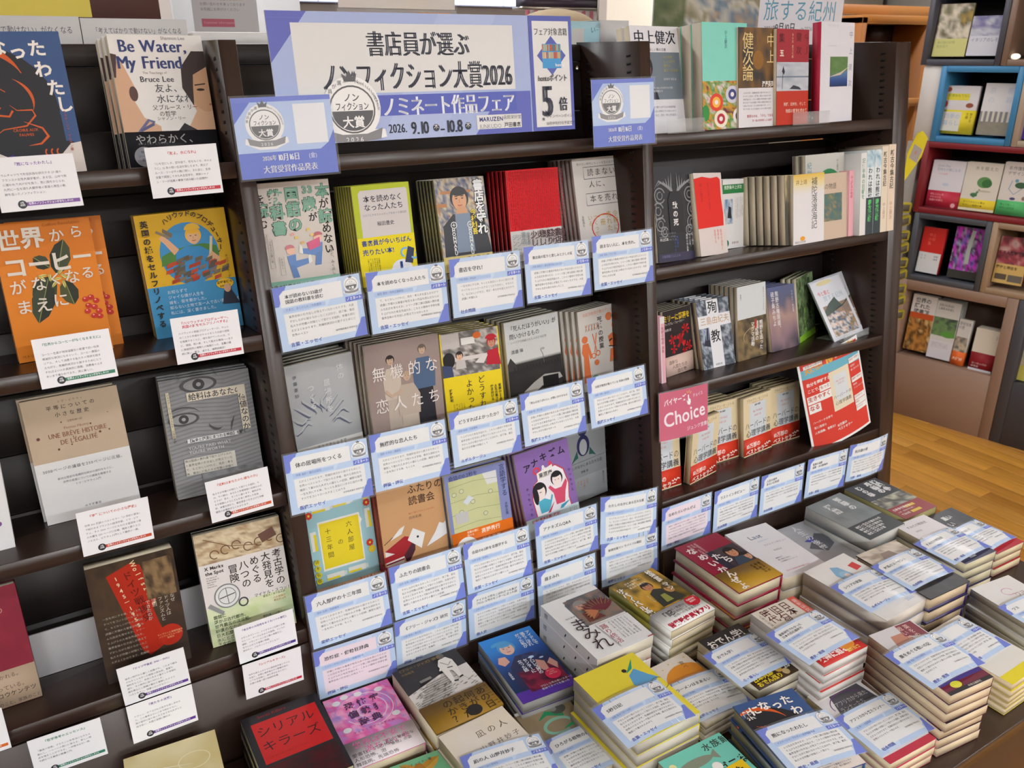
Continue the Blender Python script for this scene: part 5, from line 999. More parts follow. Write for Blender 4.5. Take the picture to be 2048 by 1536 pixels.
def art_ume(a):
    a.tex(0, 0, 1, 1, ['d8d6d8', 'd8d6d8', 'dccc90', 'd8b030'], 1, 3, 2, 14, fn=lambda u, v, z: np.clip((v - .6) * 2.4, 0, 1)); a.t(.68, .95, .20, '補陀落渡海記', '3c3a38', v=True, gap=-.06, sx=.9); a.t(.08, .93, .12, '井上靖', '8a5c1c', gap=.0); a.e(.30, .08, .08, .05, 'dc9a2c'); a.t(.05, .05, .05, '講談社文芸文庫', '5a5a58')
b = make_book('book', .104, .157, .0145, art_ume, 'd8d6d8', side='R'); put(b, 'ume', 'white pocket book shaded yellow at the top with brush title', 1)
def art_tale(a): a.r(0, 0, 1, 1, 'c4b09c'); a.t(.08, .86, .15, '山の物語', '4a4640', sx=.9); a.tex(0, .28, .82, .70, ['8a6c4c', 'a08858', '4c6c70', '6a7a60', 'b08c5c'], 6, 15, 14, 12); a.r(0, 0, .06, 1, 'b8a694')
b = make_book('book', .1, .152, .014, art_tale, 'c4b09c', side='R'); put(b, 'tale', 'beige pocket book with a painted landscape half behind the yellow shaded one', 1)
def art_gc(a):
    a.r(0, 0, 1, 1, 'c0beb8'); a.e(.60, .55, .36, .40, '2c7c4c'); a.e(.50, .86, .10, .06, 'c0beb8'); a.p([(.60, .50), (.92, .54), (.92, .60), (.60, .56)], 'c8b0a8'); a.p([(.44, .66), (.58, .74), (.58, .60)], 'd8c8c0'); a.t(.10, .92, .12, '紀州の物語', '4c8a94', v=True); a.t(.82, .93, .05, '中上健次', '5c6460', v=True); a.e(.40, .34, .06, .08, 'b87a5c')
b = make_book('book', .1357, .1967, .018, art_gc, 'c0beb8', side='R'); put(b, 'greenC', 'pale grey book with a large green circle behind the pocket books', 2)
SPN = [(1.7495, .0175, .154, 'dca4ac', [('中上健次の物語', 'b85a6c', .92)], 'pink spine between the beige pocket book and the white spines'), (1.772, .0205, .192, 'd6d6d4', [('紀伊半島の巨樹を', '6a9a7c', .94)], 'white spine with green lettering, first of the upright spines'), (1.797, .0265, .197, 'd4dcde', [('われは熊楠', '3a3a40', .80)], 'white spine with blue brushwork, left of its twin'), (1.825, .0265, .197, 'd2dadc', [('われは熊楠', '3a3a40', .80)], 'white spine with blue brushwork, right of its twin'), (1.851, .0235, .203, 'd8ccb8', [('新古今集古記', '4a443c', .94)], 'cream spine, second from the right upright'), (1.8775, .0265, .206, 'dac8b4', [('新古今集古記', '4a443c', .94)], 'cream spine against the right upright')]
for k, (x, t_, H, c_, tt, ds) in enumerate(SPN):
    def sa(a, k=k, tt=tt, c_=c_):
        a.r(0, 0, 1, 1, c_)
        for s_, col, y in tt: a.t(.5, y, .58 if k else .42, s_, col, v=True, b=.02)
        if k in (2, 3): a.tex(0, .80, 1, 1, ['2c5c8c', 'a8c4d0', 'dce0e0', '5c88a0'], 3, k, 5, 10); a.r(0, 0, 1, .44, '3a4448'); a.t(.5, .42, .5, '南方熊楠', '5cc86c', v=True, b=.03)
        if k > 3: a.t(.5, .35, .42, '中上健次', 'a87860', v=True)
    b = root('book'); g = Geo(); w = .125
    g.box(-t_ / 2, t_ / 2, 0, .0006, 0, H, c_); g.box(-t_ / 2, -t_ / 2 + .0006, .0006, w, 0, H, c_); g.box(t_ / 2 - .0006, t_ / 2, .0006, w, 0, H, c_)
    a = Art(t_, H); sa(a); g.art(a); g.obj('cover', 'cover', b)
    g = Geo(); g.box(-t_ / 2 + .0007, t_ / 2 - .0007, .001, w - .001, .0004, H - .0004, 'cfc4ac'); g.obj('page_block', 'page', b)
    b.matrix_world = shelf_m(x, 0 if k == 0 else -.015, .6406, .01, 0, 0); tag(b, ds, 'book', 'upright spines at the right of the second row')
# ------------------------------------------------------------------ right bay, third row
def art_em(a):
    a.r(0, 0, 1, 1, '2a2426'); a.t(-.05 + .06, .93, .17, 'ミリーに薔薇を', 'c8a824', b=.03, sx=.8); a.t(.04, .82, .075, 'ウィリアム・フォークナー', 'd8d0cc', sx=.8); a.t(.04, .73, .07, '高橋 訳', 'd8d0cc')
    rs = random.Random(6)
    for cx, cy, r in ((.60, .50, .20), (.30, .55, .14), (.78, .66, .15), (.32, .40, .12), (.88, .40, .13), (.70, .33, .10)):
        for k in range(6): an = k * 1.05 + rs.random(); a.p([(cx, cy), (cx + math.cos(an) * r, cy + math.sin(an) * r * .6), (cx + math.cos(an + .5) * r * .9, cy + math.sin(an + .5) * r * .55)], rs.choice(['b81c24', 'a41820', 'c42a2c']))
        a.e(cx, cy, r * .4, r * .4, '8a1018')
b = make_book('book', .0933, .1517, .012, art_em, '2a2426', side='R', band=(.30, 'd4b8ac', lambda a: (a.t(.10, .80, .11, '過剰な', '4a3c38'), a.t(.22, .55, .11, '人間たちの', '4a3c38'), a.t(.40, .30, .11, '血と地', '4a3c38')))); put(b, 'emily', 'black pocket book with red roses and a pale pink band', 6)
sp = root('book'); g = Geo(); g.box(-.0065, .0065, 0, .104, 0, .15, 'dca4b0'); a = Art(.013, .15); a.r(0, 0, 1, 1, 'dca8b2'); a.r(0, .90, 1, 1, 'd8d4d4'); a.t(.5, .85, .6, '熊野の物語 選集', '8a3c50', v=True); a.r(0, 0, .22, 1, 'd8d0d2'); g.art(a); g.obj('cover', 'cover', sp); sp.matrix_world = shelf_m(1.199, .052, .3736, .01, 0, 0); tag(sp, 'thin pink spine standing before the rose covered pocket book', 'book')
def art_jun(a):
    a.tex(0, 0, 1, 1, ['1e2026', '3a3e4a', 'a8b0bc', '5c6470', '2a2c34', '7c8490', '1c1e24'], 11, 91, 26, 34, stretch=(1, 1.4)); a.p([(.10, .35), (.40, .85), (.42, .60), (.36, .30)], '282c3a')
    for k in range(4): a.l([(.12 + .07 * k, .42), (.16 + .07 * k, .66 + .03 * k)], .012, '98a8d0')
    a.r(.30, 0, .66, 1, 'd8d8dc'); a.r(0, .60, 1, .78, 'd8d8dc'); a.t(.48, .985, .30, '殉', '222228', al='c', b=.012); a.t(.48, .56, .30, '教', '222228', al='c', b=.012); a.t(.06, .76, .19, '三島由紀夫', 'b88c58', sx=.94); a.t(.48, .06, .05, '新潮文庫', '44444a', al='c')
b = make_book('book', .103, .1595, .016, art_jun, '3a3e4a', side='R', page='bba88c'); put(b, 'jun', 'pocket book with white cross bars and a large two character title', 5)
def art_mag(a):
    a.r(0, 0, 1, 1, 'c8ccce'); a.tex(0, 0, 1, .56, ['2e2a26', '4a4238', '8a7450', '3a3632', 'a88a5c'], 4, 17, 16, 14); a.arc(.7, .30, .5, .25, 100, 200, .01, 'c8b898'); a.t(.82, .50, .13, '熊野を追った|超野級の|マグマ活動', 'e4e2e0', v=True, lead=1.15, b=.01, gap=-.04); a.r(.60, .40, .66, .52, 'b03830'); a.t(.92, .94, .045, '熊野はどうやってできたのか', '5a6064', v=True); a.t(.12, .9, .05, '後誠介', '5a6064', v=True)
b = make_book('book', .0969, .1787, .014, art_mag, 'c8ccce', side='R', page='bba88c'); put(b, 'magma', 'book with a pale upper half and a dark photo with white vertical title', 6)
def art_kodo(a):
    a.tex(0, 0, 1, 1, ['26262a', '44404a', '8a7078', 'a88880', '5c5c70', '54608c', '6c6484'], 3, 18, 16, 22, fn=lambda u, v, z: z * .35 + v * .6); a.t(.34, .93, .125, '熊野古権現道、|硫子島みちよ', 'd8d4d8', v=True, lead=1.2, b=.01); a.t(.90, .90, .06, 'ドナルド・雅堂著', 'd0ccd4', v=True)
b = make_book('book', .1139, .1576, .016, art_kodo, '44404a', side='R', page='bba88c', mat='gloss'); put(b, 'kodo', 'book with a misty blue and pink mountain photograph', 5)
def art_gb(a):
    a.tex(0, .10, 1, 1, ['20261c', '34442a', '7c9468', '283420', '5c7444', 'c0c8b0'], 11, 19, 22, 26); a.r(0, 0, 1, .10, '7cae30'); a.t(.72, .95, .15, '熊野古道の森', '1c2018', v=True, b=.02); a.t(.40, .52, .14, '歩いて旅する', '8cc44c', v=True, b=.01)
b = make_book('book', .1255, .1647, .013, art_gb, '34442a', side='R', mat='gloss'); put(b, 'greenB', 'green forest photo book with a lime stripe along its foot', 3)
def art_kin(a):
    a.r(0, 0, 1, 1, 'd4d6de'); a.e(.44, .95, .26, .05, 'd8cca0'); a.t(.10, .83, .10, '今と昔と', 'cc5a58', b=.01); a.t(.22, .75, .13, '旅する紀州', '9cb0c0', gap=.02); rs = 0
    a.tex(.10, .06, .92, .58, ['4c5c3c', '7c7c50', 'a88868', '3c5c7c', 'd8d0c8', 'c09888', '56703c', '94a0a8'], 8, 23, 24, 20, fn=lambda u, v, z: np.where(v > .78 - .35 * abs(u - .35), .28 + .1 * z, z)); a.p([(.10, .50), (.30, .60), (.56, .68), (.62, .60), (.70, .50), (.92, .60), (.92, .56), (.10, .42)], '54605c')
SH['kinan'] = (1.905, .048, .373, .52, -.20, -.03, .148, .210)
b = make_book('booklet', .125, .160, .003, art_kin, 'd4d6de', side='L', mat='gloss', page='c8c8e0')
SH['kinan'] = (1.800, .030, .373, .30, -.20, .12, .11, .17)
K0 = shelf_m(1.812, .042, .3775, .456, -.079, .047)
for k in range(5):
    m = K0 @ Matrix.Translation((.003 * k if k < 4 else .040, .0034 * k, .0016 * k))
    o = b if k == 0 else clone(b, m); o.matrix_world = m; tag(o, ['front', 'second', 'third', 'fourth', 'rearmost'][k] + ' of the white travel booklets with a harbour picture in the holder', 'booklet', 'travel booklets')
h = root('booklet_holder', shelf_m(1.815, .032, .3735, 0, 0, .12)); box_obj('base', 'acrylic', (-.055, .06, -.006, .07, 0, .002), h); box_obj('front_lip', 'acrylic', (-.055, .06, -.008, -.006, 0, .018), h); tag(h, 'clear acrylic holder under the tilted travel booklets', 'holder')
# ------------------------------------------------------------------ right bay, fourth row
def art_har(a):
    a.r(0, 0, 1, 1, 'd6c4a0'); a.r(.22, .28, .80, .88, 'c8ccd0'); a.t(.5, .965, .085, 'ブライアン・R・リトル', '6a5c48', al='c', sx=.85); a.t(.5, .91, .05, 'BRIAN R. LITTLE', 'b88a60', al='c'); a.t(.5, .86, .05, '児島 修訳', '4a443c', al='c', b=.02)
    a.t(.5, .76, .065, 'ME, MYSELF|AND US', 'cc7a68', al='c', lead=1.5); a.t(.06, .58, .185, 'ハーバードの', '4a4a4c', sx=.82, b=.0); a.t(.09, .44, .175, '心理学講義', '44484c', gap=.0, b=.01)
b = make_book('book', .107, .152, .017, art_har, 'd6c4a0', side='R', page='c4b290', band=(.30, 'd03a24', lambda a: (a.t(.08, .70, .13, '10万部の|ベストセラー', 'ece0d8', b=.02, lead=1.15), a.l([(.74, .38), (.78, .30), (.82, .42), (.86, .30), (.90, .42), (.96, .36)], .025, 'ece0d8'), a.r(0, 0, 1, .05, 'e0cca8'))))
pp = b
put(b, 'h0', 'first from the left of the red banded psychology paperbacks', 3)
for k, (key, ds, n) in enumerate((('h1', 'angled red banded psychology paperback nearest the front edge', 1), ('h2', 'red banded psychology paperback half hidden behind the angled one', 4), ('h3', 'red banded psychology paperback in the middle of its row', 3), ('h4', 'shadowed red banded psychology paperback next to the red poster', 4))):
    q = SH[key]
    for j in range(n):
        o = clone(pp, shelf_m(q[0], q[1] + j * .0182, q[2] + .0006, q[3] if j == 0 else max(0, q[3] * .3), q[4], q[5] if j == 0 else q[5] * .3)); o['label'] = ''; tag(o, ds if j == 0 else '%s copy back behind the %s' % (ORD[j], ds), 'book', 'red banded psychology paperbacks')
# ------------------------------------------------------------------ posters and plates
def sheet(name, w, h, art, desc, m, cat='sign', film=True, bend=0.0, mat='card', border=.003, back='d8d8d8', sub=1, group=None, thick=.0006):
    r = root(name, m); a = Art(w, h, z0=border if film else 0, sub=12 if bend else 1); art(a); f = None
    fr = lambda X: -bend * (1 - (2 * X / w) ** 2)
    if bend: f = lambda V: np.column_stack([V[:, 0], V[:, 1] + fr(V[:, 0]), V[:, 2]])
    g = Geo(); nb = 12 if bend else 1
    for i in range(nb):
        q = Geo(); q.box(-w / 2 + w * i / nb, -w / 2 + w * (i + 1) / nb, 0, thick, a.z0, a.z0 + h, back); V = q.V[0]
        if bend: V[:, 1] += fr(V[:, 0])
        g.raw(V, q.T[0], q.K[0])
    g.art(a, f); g.obj('printed_sheet', mat, r)
    if film:
        W = w + 2 * border; g = Geo(); y = -LY * (a.k + 4); nb = 12
        for i in range(nb): xa, xb = -W / 2 + W * i / nb, -W / 2 + W * (i + 1) / nb; g.raw([(xa, y + (fr(xa) if bend else 0), 0), (xb, y + (fr(xb) if bend else 0), 0), (xb, y + (fr(xb) if bend else 0), h + 2 * border), (xa, y + (fr(xa) if bend else 0), h + 2 * border)], [(0, 1, 2), (0, 2, 3)], lin('ffffff'))
        g.obj('clear_film', 'film', r, smooth=True)
    tag(r, desc, cat, group); return r
def art_ban(a):
    D = '5a62b8'
    a.r(0, 0, 1, 1, 'a3b2dc'); a.p([(0, 1), (.115, 1), (.0, .62)], D); a.r(0, .95, .9, .9505, 'a3b2dc'); a.p([(.62, 0), (.72, .36), (.83, .36), (.83, 0)], D); a.p([(.30, 0), (.50, 0), (.72, 1), (.52, 1)], 'abb9e0')
    a.p([(.065, .38), (.065, .915), (.775, .915), (.775, .38)], 'dadada'); a.t(.45, .865, .073, '書店員が選ぶ', '262a3c', al='c', serif=.07, res=3, sx=.77); a.t(.45, .63, .085, 'ノンフィクション大賞2026', '262a3c', al='c', serif=.07, sx=.615, res=3)
    a.r(.295, .195, .775, .36, '4f5cb8'); a.t(.54, .355, .062, 'ノミネート作品フェア', 'e8ecf4', al='c', serif=.06, sx=.74, res=3)
    a.t(.325, .145, .036, '2026.', '262a3c', serif=.05, sx=.72); a.t(.398, .165, .052, '9.10', '262a3c', serif=.07, sx=.72); a.e(.482, .08, .011, .011, '262a3c'); a.t(.482, .115, .017, '木', 'e0e0e0', al='c'); a.t(.495, .155, .05, '-', '262a3c', serif=.05); a.t(.514, .165, .052, '10.8', '262a3c', serif=.07, sx=.72); a.e(.593, .08, .011, .011, '262a3c'); a.t(.593, .115, .017, '木', 'e0e0e0', al='c')
    a.r(.625, .045, .79, .165, 'dcdcdc'); a.t(.634, .155, .0175, 'MARUZEN', '1c3474', b=.03, sx=.98); a.t(.634, .095, .018, 'JUNKUDO', '8a8a90', sx=.95); a.t(.722, .158, .0135, '函館栄好堂', '3a3a40'); a.t(.724, .095, .0155, '戸田書店', '26262c', b=.02)
    a.r(.835, 0, 1, 1, '4f5aae'); a.r(.848, .035, .988, .955, 'dcdcdc'); a.t(.918, .90, .0245, 'フェア対象書籍', '34363c', al='c', serif=.03, sx=.76)
    a.p([(.862, .66), (.918, .83), (.974, .66), (.918, .49)], '4f5aae'); a.r(.882, .55, .955, .76, '3c94d0')
    rs = random.Random(5)
    for k in range(15): a.r(.883 + .0048 * k, .70, .8872 + .0048 * k, .755, rs.choice(['b85a3c', '8ab0b8', 'd8a050', '5c7c8c', 'c87858', 'a0b4a0'])); a.r(.883 + .0048 * k, .635, .8872 + .0048 * k, .69, rs.choice(['c86a3c', 'a8b8b0', 'd8b070', '6c8c9c', 'c05848', 'e0c090']))
    a.t(.93, .60, .014, 'honto', 'e8eef4', b=.02); a.t(.918, .50, .024, 'hontoポイント', '34363c', al='c', serif=.03, sx=.74); a.t(.893, .47, .135, '5', '262a3c', al='c', serif=.08, sx=.62, res=3); a.t(.955, .30, .046, '倍', '262a3c', al='c', serif=.05, sx=.74)
    a.t(.868, .135, .02, '※', '4a4a50'); a.t(.884, .145, .0118, 'キャンペーンポイントは|10月中旬付与予定です。', '5a5a60', lead=1.9); emblem(a, .217, .255, .19)
q = CD['ban']; sheet('fair_banner', .549, .193, art_ban, 'wide lilac blue fair banner with black Japanese headline above the middle bay', shelf_m(q[0], -.012, q[2], q[3], 0, 0), 'banner', film=False, thick=.003)
def art_plate(a):
    D = '4f68cc'; a.r(0, 0, 1, 1, 'aec4ea'); a.p([(0, 1), (.22, 1), (0, .68)], D); a.r(0, .94, 1, 1, '5a6fd0'); a.r(0, 0, 1, .32, D); a.p([(1, .32), (.84, .32), (.93, .40), (1, .56)], D); a.r(.60, .40, .93, .90, 'e4e6ea')
    emblem(a, .30, .66, .42); a.t(.37, .285, .058, '2026年', 'e4e8f4', al='r', serif=.05, sx=.8); a.t(.38, .30, .080, '10月16日', 'e8ecf6', serif=.07, sx=.76); a.t(.70, .285, .058, '(金)', 'e4e8f4', sx=.9); a.t(.50, .155, .078, '大賞受賞作品発表', 'e8ecf6', al='c', serif=.05, sx=.9)
for k, ds in (('p1', 'blue laminated award announcement plate at the left upright overlapping the banner'), ('p2', 'blue laminated award announcement plate at the middle upright, shiny')):
    q = CD[k]; W, H = (.142, .112) if k == 'p1' else (.148, .1195)
    if k == 'p1': W, H = .150, .116
    sheet('announcement_plate', W, H, art_plate, ds, shelf_m(q[0], -.0245, q[2] - .002, max(-.03, q[3]), q[4], q[5]), 'sign', group='award announcement plates')
def art_cho(a):
    a.r(0, 0, 1, 1, 'c43e64'); w = 'e8dce2'; a.t(.08, .84, .105, 'バイヤーズ', w, b=.03, rot=.10, sx=.84); a.t(.66, .865, .07, 'チョイス', 'dcc4d0', b=.01, rot=.06, sx=.8); a.t(.06, .63, .315, 'Choice', w, b=.015, rot=.08, sx=.92, res=3); a.t(.53, .20, .075, 'ジュンク堂書店', 'e0ccd6', b=.01, rot=.03)
    a.p([(.555, .66), (.60, .64), (.62, .70), (.61, .76), (.585, .78), (.58, .86), (.56, .86), (.56, .76), (.53, .74)], 'ececec'); a.l([(.55, .89), (.54, .95)], .012, 'e0b040'); a.l([(.575, .90), (.59, .96)], .012, 'e0b040'); a.l([(.60, .88), (.63, .92)], .012, 'e0b040')
q = CD['choice']; sheet('buyers_choice_card', .139, .107, art_cho, 'bright pink card with large white lettering on the middle upright', shelf_m(1.1955, -.014, .2645, .02, .03, 0), 'sign', border=.003, bend=.004)
def art_pos(a):
    a.r(0, 0, 1, 1, 'dcdcdc'); a.r(.03, .025, .97, .97, 'c83424'); a.p([(.03, .80), (.97, .74), (.97, .84), (.03, .90)], '64a8bc'); a.r(.03, .97, .97, .9701, 'c83424')
    a.t(.07, .90, .075, '大反響!!', 'd89a34', b=.05, rot=.12); a.t(.37, .985, .155, '16', 'd8a43c', b=.06, rot=.08, sx=.9); a.t(.57, .985, .06, '万部', 'e0d0b0', b=.03, v=True); a.t(.63, .985, .125, '突破!!', 'd8a43c', b=.06, rot=.04, sx=.88); a.r(.07, .90, .34, .935, 'dcdcd8'); a.t(.09, .935, .035, '本気の心理学講義', '8a3c30', rot=.02)
    a.t(.07, .75, .050, '自分を理解する|ことで、', 'e4dcd8', lead=1.65, b=.02); a.r(.24, .615, .40, .68, 'dcdcd8'); a.t(.25, .675, .048, 'もっと', 'b83a30', b=.02); a.r(.05, .52, .40, .605, 'dcdcd8'); a.t(.06, .60, .066, '生きやすく', 'b83a30', b=.03); a.r(.05, .42, .22, .51, 'dcdcd8'); a.t(.06, .505, .072, 'なる', 'b83a30', b=.03)
    a.r(.40, .34, .74, .77, 'd6cab0'); a.r(.46, .44, .68, .72, 'c8ccd0'); a.t(.57, .51, .052, 'ハーバードの', '44484c', al='c'); a.t(.57, .44, .056, '心理学講義', '44484c', al='c'); a.t(.57, .66, .03, 'ME, MYSELF|AND US', 'c87868', al='c'); a.t(.40, .20, .042, '10万部の|ベストセラー', 'e4dcd8', b=.02); a.t(.07, .33, .036, 'ハーバード大学で|常に満席の|人気講義、書籍化!!', 'e4d8d4', lead=1.9, b=.01)
    for y, s_ in ((.81, '内向型？外向型？'), (.60, '協調的？敵対的？'), (.40, '生まれ持った'), (.34, '性格は'), (.28, '変えられる？')): a.r(.76, y - .055, .96, y, 'dcdcd8'); a.t(.765, y - .008, .029, s_, 'b04438', b=.01, sx=.85)
    a.t(.77, .735, .030, '感受性？|誰に合わせる！', 'e4dcd8', lead=1.6, sx=.9); a.t(.77, .53, .030, '開放型|クリエイティブ型', 'e4dcd8', lead=1.5, sx=.85)
sheet('poster', .205, .248, art_pos, 'red poster with white and gold lettering leaning out of the lowest right shelf', shelf_m(1.7585, .012, .1225, .045, -.205, -.10) @ Matrix.Rotation(0, 4, 'X'), 'poster', film=False, bend=.012)
r = root('sign_stand', shelf_m(1.75, .03, .1205)); g = Geo(); g.cyl((-.03, .02, .002), (.05, .02, .002), .002, '222222'); g.cyl((-.03, .02, .002), (-.03, -.012, .008), .002, '222222'); g.cyl((.05, .02, .002), (.05, -.012, .008), .002, '222222'); g.obj('wire', 'plain', r); tag(r, 'small black wire stand holding the foot of the red poster', 'stand')
# clear acrylic shelf talkers on the top row
for x, w_, ds in ((1.228, .10, 'clear acrylic strip on the top shelf edge before the turquoise books'), (1.60, .12, 'clear acrylic strip on the top shelf edge before the crimson book')):
    r = root('label_holder', shelf_m(x, -.002, .905)); box_obj('strip', 'acrylic', (-w_ / 2, w_ / 2, -.0015, 0, 0, .028), r); tag(r, ds, 'holder')
# ------------------------------------------------------------------ stacks on the table
FT = {}
for k_, v_ in list(TB.items()):
    if k_[0] == 'c' and k_ != 'cream': continue
    f_ = min(.935, 1.186 / (v_[1] + v_[5] / 2)); FT[k_] = f_; TB[k_] = (v_[0] * f_, v_[1] * f_, 1.8 - (1.8 - v_[2]) * f_, v_[3], v_[4] * f_, v_[5] * f_)
def P(key, art, desc, n, cover, side='R', hard=False, page='d6c8ae', band=None, mat='gloss', w=None, h=None, spine=None, spine_art=None, dx=0, dy=0, th=None, jit=.0025):
    q = TB[key]; z = q[2]; T = th * .935 if th else ((z - TZ - .0006) / n - .0006); F_ = FT[key]; w = w and w * F_; h = h and h * F_
    b = make_book('book', w or q[4], h or q[5], T, art, cover, spine=spine, side=side, hard=hard, page=page, band=band, mat=mat, spine_art=spine_art)
    return pile(b, key, desc, n, dx=dx, dy=dy, jit=jit)
def art_serial(a): a.r(0, 0, 1, 1, '26262a'); a.p([(.09, .37), (.09, .885), (.93, .885), (.93, .37)], 'c4201f'); a.t(.12, .83, .20, 'シリアル', '3a1418', b=.0, sx=.93); a.t(.12, .64, .20, 'キラーズ', '3a1418', b=.0, sx=.93); a.t(.2, .975, .07, 'Serial Killers', 'a01c1c', rot=.02); a.t(.14, .45, .04, 'リチャード・ロイド・パリー', '7a1818'); a.tex(.05, 0, .95, .34, ['301418', '4c1418', '2a1c20', '601c1c'], 6, 4, 16, 12)
P('serial', art_serial, 'black book with a bright red square, at the bottom left of the table', 4, '26262a', page='b8b090', side='R')
def art_pink(a):
    a.tex(0, .33, 1, 1, ['d8449c', 'e05aa8', 'b884c8', 'd8509c', 'e8a0c8', '9c84d0', 'dc4a9a'], 7, 33, 26, 26)
    for k in range(9): a.arc(.5, .68, .08 + .045 * k, .07 + .04 * k, 40 * k, 40 * k + 200, .012, 'd8d0e0' if k % 2 else '9a8cd0')
    for x, y in ((.16, .9), (.3, .95), (.8, .9), (.14, .5), (.86, .5), (.5, .93)): a.e(x, y, .06, .05, 'd8d8dc')
    for i, s_ in enumerate(('恐怖症', '偏執狂', '辞典')): a.t(.52, .86 - i * .13, .15, s_, '4a2450', al='c', gap=.25, b=.03)
    a.t(.5, .45, .05, 'ケイト・サマースケイル', '6a3068', al='c', gap=.1)
P('pink', art_pink, 'bright pink psychedelic patterned book with a white and pink band', 2, 'd8449c', band=(.34, 'd8d0d4', lambda a: (a.t(.10, .95, .13, '世界は不安で|　満ちている', 'd8589c', b=.0, lead=1.0), a.t(.04, .55, .075, '愛書狂、穴恐怖症|人形恐怖、泡|舞踏病、先端恐怖|風船恐怖症', '3a3438', lead=1.15), a.t(.52, .62, .06, '奇妙で魅惑的な|「妄想」の姿', '3a3438'))), page='c8bca0')
def art_jazz(a):
    a.r(0, 0, 1, 1, '2c2a2c'); a.p([(0, .60), (.55, .72), (1, .74), (1, .36), (0, .36)], 'cfcbc6')
    rs = random.Random(8)
    for k in range(70): x, y = rs.random(), .37 + .25 * rs.random(); a.l([(x, y), (x + .05, y + .012)], .008, '4a4642')
    for x0, x1 in ((.0, .52), (.22, .60), (.55, .66), (.95, .70)): a.l([(x0, .37), (x1, .72)], .02, '3a3634', True)
    for k in range(9): y = .39 + .03 * k; a.l([(.05 + .03 * k, y), (.55 + .01 * k, y + .02)], .012, '6a6460')
    a.p([(.62, .52), (.60, .82), (.66, .90), (.78, .91), (.84, .84), (.84, .72), (.80, .55), (.76, .55), (.74, .70), (.70, .70), (.68, .52)], 'dad6d0'); a.e(.72, .945, .055, .06, '5a5654'); a.l([(.66, .86), (.74, .78), (.80, .82)], .01, '4a4644'); a.l([(.70, .75), (.78, .74)], .02, '4a4644'); a.l([(.64, .80), (.58, .74)], .03, 'dad6d0'); a.l([(.66, .54), (.72, .53)], .03, '2a2828'); a.l([(.76, .56), (.82, .57)], .03, '2a2828'); a.l([(.24, .70), (.42, .71)], .05, '7a7672')
    a.t(.05, .965, .06, '《フリー・ジャズ》研究', '8a6c30', b=.01); a.t(.07, .90, .05, '大谷能生', '8a6c30')
P('jazz', art_jazz, 'black and mustard book with an etched figure walking on railway tracks', 2, '2c2a2c', spine='8a6420', band=(.365, '8c6a22', lambda a: (a.t(.86, .93, .15, 'あの日|何が|起きた|のか？', '3a2c18', v=True, lead=1.1, b=.01), a.e(.62, .22, .11, .10, '2a2624'), a.t(.80, .9, .03, txt(8, 6, 9), '4a3818', lead=1.8, res=1))), w=.138, dx=.0)
def art_idol(a):
    a.tex(0, 0, 1, 1, ['17305c', '1c50a0', '2c7ccc', '2c88dc'], 1.5, 3, 10, 16, fn=lambda u, v, z: np.clip((v - .45) * 1.9 - .3 * u + .2 * z, 0, 1)); a.r(0, 0, 1, .15, '54309c')
    a.p([(.10, .15), (.20, .50), (.40, .64), (.70, .62), (.92, .44), (1, .30), (.9, .12)], '282c50'); a.tex(.25, .10, .95, .40, ['5a1430', '8c1c3c', '34142c', 'a02444'], 6, 5, 16, 12); a.face(.36, .77, .14, 'd8b0a0', '4c94c8'); a.e(.30, .86, .17, .08, '4a98d0', 20, 200); a.p([(.06, .60), (.12, .68), (.24, .67), (.26, .58), (.14, .54)], 'd0a090'); a.p([(.62, .40), (.66, .50), (.78, .44), (.76, .30), (.66, .32)], 'c08c80'); a.p([(.80, .40), (.90, .46), (.96, .36), (.90, .28)], 'c08c80'); a.l([(.5, .60), (.66, .54), (.76, .58)], .09, '303c68'); a.e(.63, .55, .05, .03, 'a8c8e8'); a.e(.78, .50, .04, .02, 'a0c0e0')
    a.t(.88, .94, .088, 'アイドルで|落ちこぼれ|だった私が', 'dce4ec', v=True, lead=1.15, b=.02, gap=-.1); a.t(.60, .56, .085, 'プロレス界の|センターに|立った話', 'dce4ec', v=True, lead=1.15, b=.02, gap=-.12); a.t(.12, .45, .05, '上谷沙弥', 'dcdce4', v=True, b=.02); a.e(.76, .24, .13, .13, 'd42c50'); a.t(.76, .30, .03, '読む人生の|必殺技|感動の実話', 'ecc8b8', al='c', lead=1.4); a.t(.42, .14, .05, 'プロレス界の赤いスターが|初めてすべてを語った', 'd8d8e0', b=.01)
P('idol', art_idol, 'blue and purple book with a blue haired wrestler on the cover', 3, '26284a', spine='8a8a8c', side='R', page='9a9a98')
def spm(a):
    a.r(0, 0, 1, 1, 'd4d4d4'); a.t(.5, .93, .5, '踊　', '2c2c2c', v=True)
    for k in range(4): a.l([(.3, .55 - .2 * k), (.6, .53 - .2 * k)], .12, '2c2c2c')
